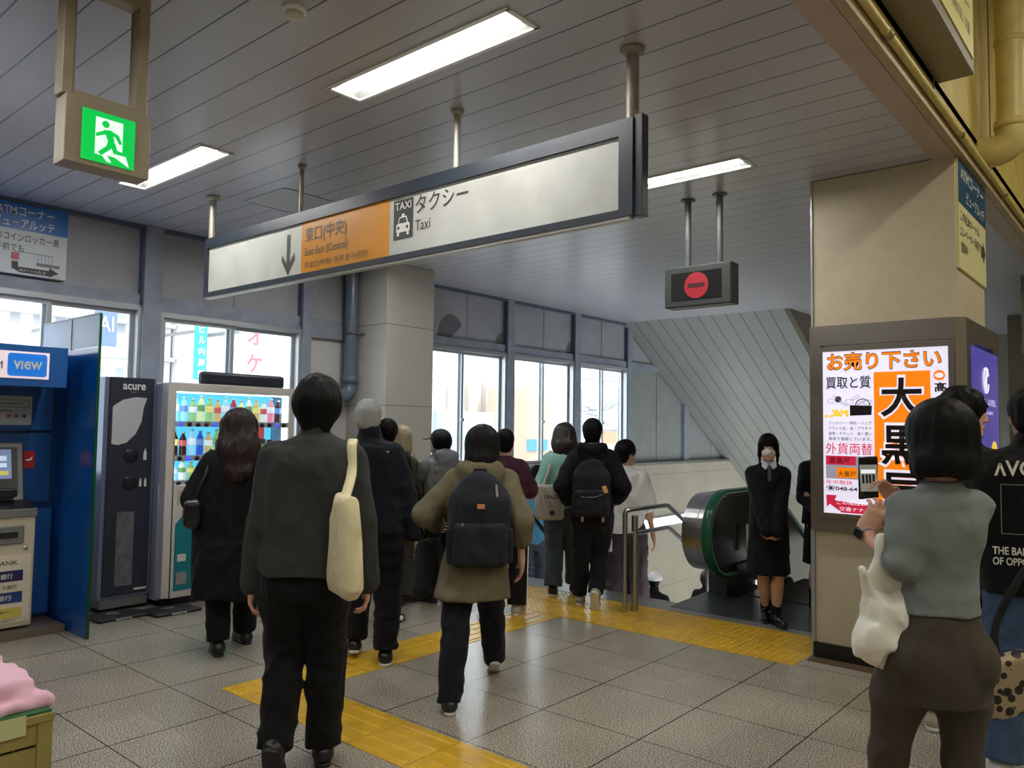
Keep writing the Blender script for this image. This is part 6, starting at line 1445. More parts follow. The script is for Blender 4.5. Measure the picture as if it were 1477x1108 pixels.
# ---- 6  person in black cap and grey hoodie holding a phone
def cap_hoodie():
    p = atz(632, 872, 0); bx, by = float(p[0]) + 0.10, float(p[1]) + 0.10
    B = pose((bx, by, 0), 84, 1.50, [(-0.08, 0.0, 0, 5, 0), (0.08, -0.04, 0, -5, 0)], [(-0.10, 0.30, 1.16), (0.12, 0.28, 1.10)], w=1.0, headrot=(30, 4, 0))
    t = person('person in a black cap and grey hoodie raising a phone, by the tiled column', (bx, by, 0))
    c = B.wr[0]; make_body(B, t, face=False, h=0.007, curls=(0.8, 0.8), hdir=((unit(B.hr * -0.2 + UP * 0.8 + B.f * 0.3), B.r), (unit(UP * 0.6 + B.f * 0.5 - B.r * 0.4), -B.r)))
    mg = cloth('hoodie_grey', 128, 132, 138, bump=0.3, bscale=300)
    top(B, t, 'hoodie', mg, hem=-0.05, hood=True, amp=0.010, rx=(0.19, 0.19, 0.20, 0.175), r=(0.078, 0.068, 0.05)); trousers(B, t, m_blackcloth, r=(0.10, 0.085, 0.08)); shoes(B, t, m_shoe_k, m_sole_k)
    hair(B, t, 'bowl', puff=0.96)
    v = Vol(0.005); hc, f, r, u, k = B.hc, B.hf, B.hr, B.hu, B.k; v.ell(hc + u * 0.034 * k - f * 0.005, (0.097 * k, 0.110 * k, 0.100 * k), [r, f, u]); v.box(hc - u * 0.085 * k, (0.2, 0.2, 0.105 * k), [r, f, u], 0.004, op='sub')
    v.cone(hc + f * 0.09 * k + u * 0.022, hc + f * 0.155 * k + u * 0.012, 0.062 * k, 0.05 * k, 0.01, u, 0.10); v.build('cap', MM('cap_black', 24, 24, 27, 0.7), t)
    g = thing('phone', 'dark phone held up by the person in the black cap', 'phone', B.wr[0]); q = B.wr[0] + UP * 0.12 + B.f * 0.045
    v = Vol(0.004); v.box(q, (0.037, 0.005, 0.075), [unit(B.r + B.f * 0.4), unit(B.f - B.r * 0.4), UP], 0.004); v.build('case', MM('phone_grey', 70, 74, 80, 0.3), g)
cap_hoodie()

def backpack(B, name_label, m, w=0.15, hgt=0.24, dp=0.075, zc=0.62, off=0.0, col2=None, side=0.0, up=0.0, orange=False, pouch=True, reflect=False, tags=False):
    c = B.pel + (B.chest - B.pel) * zc - B.f * (0.125 + dp + off) * B.k + B.r * side + UP * up; g = thing('backpack', name_label, 'backpack', c - UP * hgt)
    ax = [B.r, B.f, UP]; v = Vol(0.007)
    v.box(c - UP * hgt * 0.22, (w, dp, hgt * 0.76), ax, 0.06, 0.03); v.ell(c + UP * hgt * 0.30, (w * 0.92, dp * 0.95, hgt * 0.66), ax, 0.04)
    v.build('pack_body', m, g, amp=0.006, fr=(9, 9, 7), ridge=True)
    if pouch:
        v = Vol(0.006); v.box(c - UP * hgt * 0.50 - B.f * (dp + 0.005), (w * 0.88, 0.030, hgt * 0.42), ax, 0.026, 0.02); v.build('front_pocket', m, g, amp=0.005, fr=(10, 10, 9), ridge=True)
    for s in (-1, 1):
        q = B.sh[(s + 1) // 2] - B.r * s * 0.055
        strap('shoulder_strap', [c + UP * hgt * 0.62 + B.r * s * 0.06 + B.f * dp * .6, q - B.f * 0.105 * B.k + UP * 0.01, q - B.f * 0.05 * B.k + UP * 0.068 * B.k, q + B.f * 0.02 + UP * 0.078 * B.k, q + B.f * 0.12 * B.k + UP * 0.0, q + B.f * 0.155 * B.k - UP * 0.12, q + B.f * 0.13 * B.k + B.r * s * 0.05 - UP * 0.27], 0.05, 0.014, m, g, -B.f + UP * 0.6)
    v = Vol(0.004); b0 = c + UP * hgt * 0.86 + B.f * dp * 0.4; v.limb([b0 - B.r * 0.04, b0 - B.r * 0.03 + UP * 0.035, b0 + B.r * 0.03 + UP * 0.035, b0 + B.r * 0.04], [0.007] * 4, 0.006); v.build('grab_handle', m, g)
    return g, c, ax
# ---- 7  khaki coat with backpack
def lady_khaki():
    pl = atz(648, 1026, 0); pr = atz(712, 974, 0); m_ = (pl + pr) / 2; bx, by = float(m_[0]), float(m_[1])
    B0 = pose((bx, by, 0), 46, 1.50, [(0, 0, 0, 0, 0)] * 2, [(0, 0, 1)] * 2)
    fl, fr_ = rel(B0, pl), rel(B0, pr)
    B = pose((bx, by, 0), 46, 1.52, [(fl[0], fl[1] - 0.02, 0, 2, 0), (fr_[0], fr_[1] - 0.05, 0, -2, -32)], [(-0.24, 0.24, 0.93), (0.27, -0.02, 0.76)], lean=(0.06, 0.03), w=1.02, headrot=(-8, -14, 0), pelv=(0.0, 0.0), poles=(-UP - 0.8 * A3((math.sin(R(46)), -math.cos(R(46)), 0)), None))
    t = person('person in a khaki hooded coat with navy jeans, walking with a large dark backpack', (bx, by, 0))
    make_body(B, t, 0.006, face=False, curls=(0.7, 0.35)); hair(B, t, 'bob', puff=1.12, h=0.005)
    mk = cloth('coat_khaki', 104, 97, 76, bump=0.25, bscale=260, var=0.05, vscale=6)
    v = Vol(0.008); c = lambda f_, rx, ry, off=0.0: sec(B, f_, rx, ry, off)
    v.loft([c(-0.52, 0.225, 0.205, -0.03), c(-0.2, 0.20, 0.180, -0.01), c(0.2, 0.185, 0.155), c(0.72, 0.20, 0.145), c(0.92, 0.19, 0.125), c(1.03, 0.155, 0.10), c(1.12, 0.085, 0.08), c(1.16, 0.07, 0.07)], 0.03)
    k = B.k; r_ = (0.078, 0.074, 0.060)
    for i in (0, 1):
        e = B.el[i] + (B.wr[i] - B.el[i]) * (0.30, 0.52)[i]; e = B.el[i] + (B.wr[i] - B.el[i]) * (0.95, 0.42)[i]
        v.limb([B.sh[i], B.el[i], e], [r_[0] * k, r_[1] * k, 0.064 * k], 0.035)
    hcn = B.neck - B.f * 0.075 * k
    v.ell(hcn - UP * 0.0, (0.150 * k, 0.080 * k, 0.060 * k), [B.r, B.f, UP], 0.03); v.ell(hcn - UP * 0.04 - B.f * 0.03, (0.115, 0.05, 0.06), [B.r, B.f, UP], 0.03)
    for s in (-1, 1): v.cone(hcn + B.r * s * 0.10 * k, B.neck + B.r * s * 0.06 * k + B.f * 0.06 * k, 0.045 * k, 0.03 * k, 0.03)
    v.build('coat', mk, t, amp=0.011, fr=(8, 8, 5), ridge=True)
    trousers(B, t, m_denim, r=(0.105, 0.082, 0.068), h=0.008, amp=0.008, hemz=0.03); shoes(B, t, MM('shoe_dark', 34, 34, 36, 0.4), m_sole_w)
    mp = cloth('pack_dark_navy', 34, 38, 46, bump=0.3, bscale=200)
    g, c, ax = backpack(B, 'large dark navy backpack with a small orange patch on the khaki coat', mp, w=0.165, hgt=0.275, dp=0.085, zc=0.50, side=0.0)
    MB().obox(c + UP * 0.075 - B.f * 0.101, ax, (0.021, 0.003, 0.013)).build('orange_patch', MM('patch_orange', 206, 140, 96, 0.5), g)
    v = Vol(0.004); v.limb([c + B.r * 0.085 + UP * 0.19 - B.f * 0.075, c + B.r * 0.09 + UP * 0.13 - B.f * 0.088], [0.008, 0.008], 0.004); v.build('zip_puller', MM('strap_grey', 150, 148, 140, 0.5), g)
    v = Vol(0.004); v.limb([c - B.r * 0.10 - UP * 0.02 - B.f * 0.115, c - B.r * 0.115 - UP * 0.09 - B.f * 0.118], [0.006, 0.005], 0.004); v.build('zip_puller', MM('strap_grey', 150, 148, 140, 0.5), g)
    for s in (-1, 1): v = Vol(0.006); v.box(c + B.r * s * 0.165 - UP * 0.15, (0.022, 0.06, 0.10), ax, 0.018); v.build('side_pocket', mp, g)
    # black bag over the left forearm
    g = thing('tote_bag', 'soft black tote hanging from the khaki coat wearer\'s left forearm', 'bag', B.el[0] - UP * 0.4); q = B.el[0] * 0.45 + B.wr[0] * 0.55 - UP * 0.245 - B.r * 0.0; ml = cloth('bag_black', 25, 27, 31)
    v = Vol(0.007); a = [unit(B.f + B.r * 0.5), unit(B.r - B.f * 0.5), UP]; v.outline(q, a, [(-0.10, 0.13), (0.08, 0.13), (0.14, -0.06), (0.15, -0.17), (-0.14, -0.19), (-0.17, -0.14), (-0.14, -0.02)], T=0.045, Rr=0.06, edge=0.01); v.build('bag_body', ml, g, amp=0.011, fr=(9, 9, 7), ridge=True)
    tp = B.el[0] * 0.45 + B.wr[0] * 0.55
    strap('strap', [q + UP * 0.10 - a[0] * 0.05, tp - a[0] * 0.03 - a[1] * 0.055, tp + UP * 0.07, tp + a[0] * 0.03 + a[1] * 0.055, q + UP * 0.10 + a[0] * 0.05], 0.024, 0.009, ml, g, UP + a[1])
lady_khaki()

# ---- 8  maroon T-shirt and striped track pants
def maroon():
    p = atz(742, 886, 0); bx, by = float(p[0]), float(p[1])
    B = pose((bx, by, 0), 40, 1.51, [(-0.24, 0.26, 0, 0, 0), (0.02, -0.02, 0, -22, 0)], [(-0.2, 0.2, 1.0), (0.02, 0.26, 1.12)], lean=(0.03, -0.03), w=0.88, pelv=(-0.06, 0.06), headrot=(0, -5, 0))
    t = person('person in a maroon T-shirt and black striped track pants behind the khaki coat', (bx, by, 0))
    make_body(B, t, 0.007, face=False); hair(B, t, 'short', puff=1.05)
    top(B, t, 't_shirt', cloth('maroon', 74, 40, 56), hem=-0.1, upto=0.40, r=(0.085, 0.082, 0.06), collar=0.0, rx=(0.19, 0.185, 0.2, 0.18))
    trousers(B, t, m_blackcloth, r=(0.10, 0.088, 0.085))
    for j in (-1, 0, 1):
        v = Vol(0.005); o1 = lambda P_, r_: P_ + B.r * r_ - B.f * (0.02 * j + 0.01); v.limb([o1(B.hip[1], 0.092), o1(B.knee[1], 0.080), o1(B.ank[1], 0.077)], [0.0065] * 3, 0.004); v.build('white_stripe', m_white, t)
    shoes(B, t, MM('shoe_beige', 176, 168, 148, 0.5), m_sole_w)
maroon()

def on_stairs(px, py_head, x):   # a person on the step at x: base point and height above it of the measured head top
    n = int((x - XS) / (0.17 / SL)) + 1; z = -n * 0.17; q = atx(px, py_head, x); return (x, float(q[1]), z), float(q[2]) - z
# ---- 9  light blue shirt on the stairs
def lightblue():
    o, H = on_stairs(774, 671, 7.25)
    B = pose(o, 28, H, [(-0.08, 0.12, -0.17, 0, 0), (0.08, -0.02, 0, 0, 0)], [(-0.2, 0.12, 0.48 * H), (0.22, 0.1, 0.48 * H)], w=1.0, headrot=(-20, -10, 0))
    t = person('shorter person in a light blue top with a dark bag strap, already down the stairs', o)
    make_body(B, t, 0.007, face=False); hair(B, t, 'short'); top(B, t, 'sweatshirt', cloth('light_blue', 92, 158, 196), hem=-0.12, rx=(0.19, 0.19, 0.2, 0.18)); trousers(B, t, cloth('grey_trousers', 82, 92, 104), r=(0.1, 0.08, 0.075)); shoes(B, t, m_shoe_k, m_sole_w)
    g = thing('shoulder_bag', 'small dark bag on a strap across the light blue top', 'bag', B.pel); strap('strap', [B.sh[0] - B.f * 0.02 + UP * 0.075, B.sh[0] - B.f * 0.13 - UP * 0.03 + B.r * 0.03, B.pel + UP * 0.18 - B.f * 0.15 + B.r * 0.06, B.pel - B.f * 0.10 + B.r * 0.20], 0.035, 0.012, m_blackcloth, g, -B.f)
    v = Vol(0.007); v.box(B.pel + B.r * 0.24 - UP * 0.03, (0.035, 0.10, 0.08), [B.r, B.f, UP], 0.03); v.build('bag_body', m_blackcloth, g)
lightblue()
# ---- 10  mint shirt with printed white tote
def mint():
    p = atz(812, 858, 0); bx, by = float(p[0]), float(p[1])
    B = pose((bx, by, 0), 34, 1.57, [(-0.09, -0.05, 0, 0, 0), (0.10, 0.10, 0, -4, 0)], [(-0.2, 0.02, 0.78), (0.22, 0.1, 0.80)], w=0.94, headrot=(0, -6, 0))
    t = person('person in a mint green blouse and grey trousers with shoulder-length dark hair', (bx, by, 0))
    make_body(B, t, 0.007, face=False); mh = mat('hair_dark_brown', (0.022, 0.014, 0.013), 0.4, bump=0.35, bscale=80, stretch=(1, 1, 0.12)); hair(B, t, 'long', mh, back=0.17, puff=1.06)
    top(B, t, 'blouse', cloth('mint', 150, 198, 184), hem=-0.05, amp=0.010, rx=(0.18, 0.18, 0.19, 0.165), collar=0.02)
    trousers(B, t, cloth('slate_trousers', 74, 84, 96), r=(0.10, 0.088, 0.085)); shoes(B, t, m_shoe_k, m_sole_w, white_toe=m_white)
    g = thing('tote_bag', 'white canvas tote with dark print carried by the mint blouse wearer', 'bag', (bx, by, 0.7)); c = B.L((-0.12, -0.19, 0.86)); mt = cloth('canvas_white', 196, 188, 176)
    ax = [unit(B.r + B.f * 0.15), unit(B.f - B.r * 0.15), UP]; v = Vol(0.006); v.box(c, (0.125, 0.035, 0.155), ax, 0.03, 0.02); v.build('bag_body', mt, g, amp=0.005, fr=(10, 10, 6), ridge=True)
    lettering('ONZE', 1, c - ax[0] * 0.055 - ax[1] * 0.040 + UP * 0.035, ax[0], UP, m_ink, g, width=0.13, height=0.035, bold=0.02); b = MB(); b.lathe(c - ax[1] * 0.040 - UP * 0.09 + ax[0] * 0.02, [(0, -0.001), (0.022, -0.001), (0.022, 0.001), (0, 0.001)], 20, ax[1]); b.build('round_print', m_ink, g)
    strap('strap', [c + UP * 0.15 - ax[0] * 0.06, B.sh[0] - B.f * 0.11 - UP * 0.04 + B.r * 0.02, B.sh[0] + UP * 0.075 + B.r * 0.01, B.sh[0] + B.f * 0.10 - UP * 0.03], 0.024, 0.009, mt, g, -B.f)
mint()
# ---- 11  black jacket with backpack
def black_pack():
    p = atz(852, 880, 0); bx, by = float(p[0]), float(p[1])
    B = pose((bx, by, 0), 33, 1.61, [(-0.10, 0.20, 0, 0, 0), (0.02, -0.14, 0, -10, -66)], [(-0.2, 0.2, 0.90), (0.22, 0.22, 0.92)], lean=(0.05, 0.0), w=0.96, headrot=(-4, -6, 0), pelv=(0, 0.05))
    t = person('person in a black jacket with a black backpack, raised white sneaker, at the stair head', (bx, by, 0))
    make_body(B, t, 0.007, face=False); hair(B, t, 'short', puff=1.06)
    top(B, t, 'jacket', m_blackcloth, hem=-0.12, rx=(0.19, 0.19, 0.215, 0.19), r=(0.09, 0.078, 0.062), hood=True, amp=0.010); trousers(B, t, cloth('navy_trousers', 24, 27, 38), r=(0.10, 0.078, 0.066), amp=0.008); shoes(B, t, MM('sneaker_grey', 150, 148, 140, 0.5), m_sole_w)
    g, c, ax = backpack(B, 'black backpack with a pale curved piping and an orange charm', cloth('pack_black', 30, 33, 42), w=0.15, hgt=0.245, dp=0.075, zc=0.42)
    v = Vol(0.004); v.limb([c - B.r * 0.12 - UP * 0.055 - B.f * 0.10, c - B.r * 0.06 - UP * 0.075 - B.f * 0.115, c + B.r * 0.03 - UP * 0.072 - B.f * 0.117, c + B.r * 0.10 - UP * 0.045 - B.f * 0.11], [0.0035] * 4, 0.003); v.build('piping', MM('piping_pale', 170, 176, 180, 0.4), g)
    v = Vol(0.004); v.box(c + B.r * 0.115 - UP * 0.01 - B.f * 0.10, (0.020, 0.012, 0.032), [unit(B.r + UP * 0.4), B.f, unit(UP - B.r * 0.4)], 0.01); v.build('charm', MM('charm_orange', 216, 160, 96, 0.4), g)
    for s in (-0.07, 0.10): v = Vol(0.004); v.box(c + B.r * s - UP * 0.26 - B.f * 0.06, (0.013, 0.006, 0.022), ax, 0.004); v.build('strap_end', MM('strap_tan', 170, 140, 120, 0.5), g)
black_pack()
# ---- 12  white T-shirt, brown trousers
def white_tee():
    o, H = on_stairs(902, 636, 6.62)
    B = pose(o, 22, H, [(-0.12, 0.02, 0, 0, 0), (0.12, 0.16, 0.0, -8, 0)], [(-0.2, 0.1, 0.80), (0.27, 0.10, 0.80)], lean=(0.02, 0.0), w=0.95, headrot=(-42, 0, 0))
    t = person('person in a white T-shirt and brown trousers looking right beside the handrail', o)
    make_body(B, t, 0.006, face=True); hair(B, t, 'short', puff=1.08)
    top(B, t, 't_shirt', cloth('white_tee', 234, 234, 232), hem=-0.10, upto=0.42, r=(0.085, 0.085, 0.06), collar=0.0, amp=0.009, rx=(0.195, 0.19, 0.2, 0.18), ry=(0.15, 0.135, 0.135, 0.1)); trousers(B, t, cloth('brown_trousers', 74, 62, 66), r=(0.11, 0.10, 0.095), amp=0.009); shoes(B, t, m_shoe_k, m_sole_k)
    g = thing('shoulder_bag', 'flat white bag on a black strap at the left hip of the white T-shirt wearer', 'bag', B.pel); c = B.L((-0.20, -0.15, 0.80)); v = Vol(0.006); v.box(c, (0.10, 0.02, 0.13), [unit(B.r + UP * 0.1), B.f, unit(UP - B.r * 0.1)], 0.02); v.build('bag_body', cloth('pale_bag', 188, 198, 204), g, amp=0.005, fr=(9, 9, 9), ridge=True)
    strap('strap', [c + UP * 0.1, c + UP * 0.25 + B.r * 0.05, B.sh[0] - B.f * 0.12, B.sh[0] + UP * 0.07], 0.024, 0.009, m_blackcloth, g, -B.f)
white_tee()
# ---- 13  student in dark coat facing the camera
def student():
    bx, by = 6.145, 2.505
    B = pose((bx, by, 0.008), 208, 1.50, [(-0.03, 0.03, 0, 20, 0), (0.03, -0.13, 0, -6, -8)], [(-0.015, 0.20, 0.735), (0.045, 0.21, 0.725)], w=0.90, headrot=(-2, -3, 0), pelv=(0.02, 0), poles=(A3((0.3, -1, -0.2)), A3((0.1, 1, -0.2))))
    f, r = B.f, B.r
    t = person('person in dark navy coat, tie and white face mask facing the camera by the escalator', (bx, by, 0.008))
    make_body(B, t, 0.005, face=True, curls=(0.9, 0.8), hdir=((unit(r * 0.9 - UP * 0.45 + f * 0.15), -f), (unit(-r * 0.8 - UP * 0.55 + f * 0.2), -f)))
    hair(B, t, 'fringe', h=0.0045, amp=0.003)
    v = Vol(0.007); c = lambda f_, rx, ry, off=0.0: sec(B, f_, rx, ry, off); mk = cloth('coat_midnight', 13, 14, 23)
    v.loft([c(-0.55, 0.195, 0.150), c(-0.1, 0.185, 0.145), c(0.3, 0.175, 0.135), c(0.72, 0.185, 0.13), c(0.92, 0.178, 0.112), c(1.02, 0.145, 0.09), c(1.10, 0.08, 0.07)], 0.03)
    sleeves(v, B, (0.066, 0.060, 0.050))
    nk = B.neck + f * 0.135 - UP * 0.05; v.cone(nk + UP * 0.07, nk - UP * 0.115, 0.062, 0.016, 0.01, f, 1.0, op='sub'); v.build('coat', mk, t, amp=0.006, fr=(8, 8, 4), ridge=True)
    v = Vol(0.005); v.loft([sec(B, 0.72, 0.12, 0.112), sec(B, 0.95, 0.13, 0.098), sec(B, 1.06, 0.08, 0.078), sec(B, 1.16, 0.056, 0.058)], 0.02)
    v.build('shirt', MM('shirt_white', 196, 198, 208, 0.7), t)
    for s in (-1, 1):
        v = Vol(0.0045); v.outline(B.neck + f * 0.098 + UP * 0.0, [r * s, unit(f * 0.8 + r * s * 0.3 + UP * 0.5), unit(UP - f * 0.5)], [(0.0, 0.0), (0.055, 0.045), (0.062, -0.01), (0.028, -0.048)], T=0.004, Rr=0.02, edge=0.004); v.build('shirt_collar', MM('shirt_white', 196, 198, 208, 0.7), t)
        v = Vol(0.005); v.limb([B.neck + r * s * 0.062 + f * 0.078 - UP * 0.012, B.neck + r * s * 0.055 + f * 0.120 - UP * 0.09, B.neck + r * s * 0.012 + f * 0.135 - UP * 0.19], [0.022, 0.026, 0.010], 0.01, f, 0.4); v.build('lapel', mk, t)
    v = Vol(0.0045); q = B.neck + f * 0.100 - UP * 0.022; v.cone(q, q + f * 0.012 - UP * 0.10, 0.013, 0.020, 0.006, f, 0.45); v.ell(q, (0.015, 0.010, 0.013), [r, f, UP]); v.build('tie', MM('tie_striped', 70, 74, 92, 0.6, var=0.3, vscale=90), t)
    for a, z in ((-0.055, 0.50), (0.055, 0.50), (-0.055, 0.28), (0.055, 0.28)):
        p = B.pel + (B.chest - B.pel) * z + r * a + f * 0.138 * B.k; b = MB(); b.lathe(p - f * 0.012, [(0, 0), (0.011, 0), (0.011, 0.012), (0.0, 0.015)], 14, f); b.build('button', MM('button_dull', 60, 60, 66, 0.3), t)
    v = Vol(0.007); v.loft([sec(B, -0.90, 0.205, 0.185), sec(B, -0.5, 0.19, 0.165), sec(B, 0.0, 0.16, 0.13)], 0.02); v.build('skirt', mk, t, amp=0.008, fr=(14, 14, 1), ridge=True)
    hc, hf, hr, hu, k = B.hc, B.hf, B.hr, B.hu, B.k
    v = Vol(0.0045); v.ell(hc + hf * 0.040 * k - hu * 0.052 * k, (0.063 * k, 0.072 * k, 0.052 * k), [hr, hf, hu]); v.cone(hc + hf * 0.09 * k - hu * 0.018 * k, hc + hf * 0.114 * k - hu * 0.045 * k, 0.014, 0.018, 0.02); v.box(hc - hf * 0.05, (0.2, 0.075, 0.2), [hr, hf, hu], 0.004, op='sub'); v.build('face_mask', MM('mask_white', 222, 214, 210, 0.7), t)
    for i in (0, 1): v = Vol(0.006); v.cone(B.ank[i] + UP * 0.055, B.fp[i] + B.fu[i] * 0.05, 0.043, 0.041, 0.02); v.build('sock', m_blackcloth, t)
    shoes(B, t, MM('loafer_black', 22, 22, 24, 0.2), m_sole_k)
student()
# ---- 14  person half hidden by the pillar
def hidden_student():
    bx, by = 6.88, 2.34
    B = pose((bx, by, 0.008), 215, 1.53, [(-0.09, 0, 0, 5, 0), (0.09, 0.02, 0, -5, 0)], [(-0.12, 0.2, 0.86), (0.10, 0.22, 0.86)], w=1.0, headrot=(20, -6, 0))
    t = person('person in a dark uniform mostly hidden behind the pillar, beside the masked student', (bx, by, 0.008))
    make_body(B, t, 0.007, face=True, curls=(0.8, 0.8)); hair(B, t, 'fringe'); mk = MATS['coat_midnight']; top(B, t, 'blazer', mk, hem=-0.15, rx=(0.19, 0.18, 0.195, 0.175))
    v = Vol(0.008); v.loft([sec(B, -0.9, 0.18, 0.15), sec(B, -0.4, 0.165, 0.14), sec(B, 0.0, 0.15, 0.12)], 0.02); v.build('skirt', mk, t, amp=0.008, fr=(14, 14, 1), ridge=True)
    for i in (0, 1): v = Vol(0.006); v.cone(B.ank[i] + UP * 0.12, B.fp[i] + B.fu[i] * 0.05, 0.045, 0.041, 0.02); v.build('sock', m_blackcloth, t)
    shoes(B, t, MATS['loafer_black'], m_sole_k)
    g = thing('shoulder_bag', 'dark school bag with pale tag held beside the pillar', 'bag', B.L((0.0, 0.27, 0.72))); v = Vol(0.007); c = B.L((0.0, 0.29, 0.70)); v.box(c, (0.17, 0.05, 0.12), [B.r, B.f, UP], 0.03); v.build('bag_body', m_blackcloth, g); strap('strap', [c + UP * 0.11 - B.r * 0.09, c + UP * 0.22 - B.r * 0.04, c + UP * 0.22 + B.r * 0.04, c + UP * 0.11 + B.r * 0.09], 0.022, 0.010, MM('strap_pale', 150, 146, 130, 0.5), g, B.f)
hidden_student()
# ---- two heads of people far down the stairs
def downstairs():
    for (px, py, x, lab, hm, st) in ((1021, 822, 8.6, 'person with brown hair far down the stairs, only the head showing by the escalator', MM('hair_brown', 46, 30, 24, 0.4, bump=0.4, bscale=80), 'bowl'), (944, 828, 9.2, 'person in a white cap far down the stairs, between the handrail posts', None, 'short')):
        n = int((x - XS) / (0.17 / SL)) + 1; q = atx(px, py, x); z = -n * 0.17; o = (x, float(q[1]), z); H = min(1.75, max(1.4, float(q[2]) - z))
        z = float(q[2]) - H; o = (x, float(q[1]), max(z, -n * 0.17) if False else -n * 0.17); H = float(q[2]) + n * 0.17
        B = pose(o, 10, H, [(-0.09, 0, 0, 0, 0), (0.09, 0, 0, 0, 0)], [(-0.25, 0.1, 0.48 * H), (0.25, 0.1, 0.48 * H)])

        t = person(lab, o); make_body(B, t, 0.009, face=False); hair(B, t, st, hm); top(B, t, 'jacket', m_blackcloth, hem=-0.1, h=0.01); trousers(B, t, m_blackcloth, h=0.01); shoes(B, t, m_shoe_k, m_sole_k)
        if hm is None:
            v = Vol(0.006); v.ell(B.hc + B.hu * 0.036 - B.hf * 0.005, (0.098, 0.112, 0.098), [B.hr, B.hf, B.hu]); v.box(B.hc - B.hu * 0.085, (0.2, 0.2, 0.11), [B.hr, B.hf, B.hu], 0.004, op='sub'); v.cone(B.hc + B.hf * 0.09 + B.hu * 0.02, B.hc + B.hf * 0.155 + B.hu * 0.01, 0.06, 0.05, 0.01, B.hu, 0.10); v.build('cap', m_white, t)
downstairs()
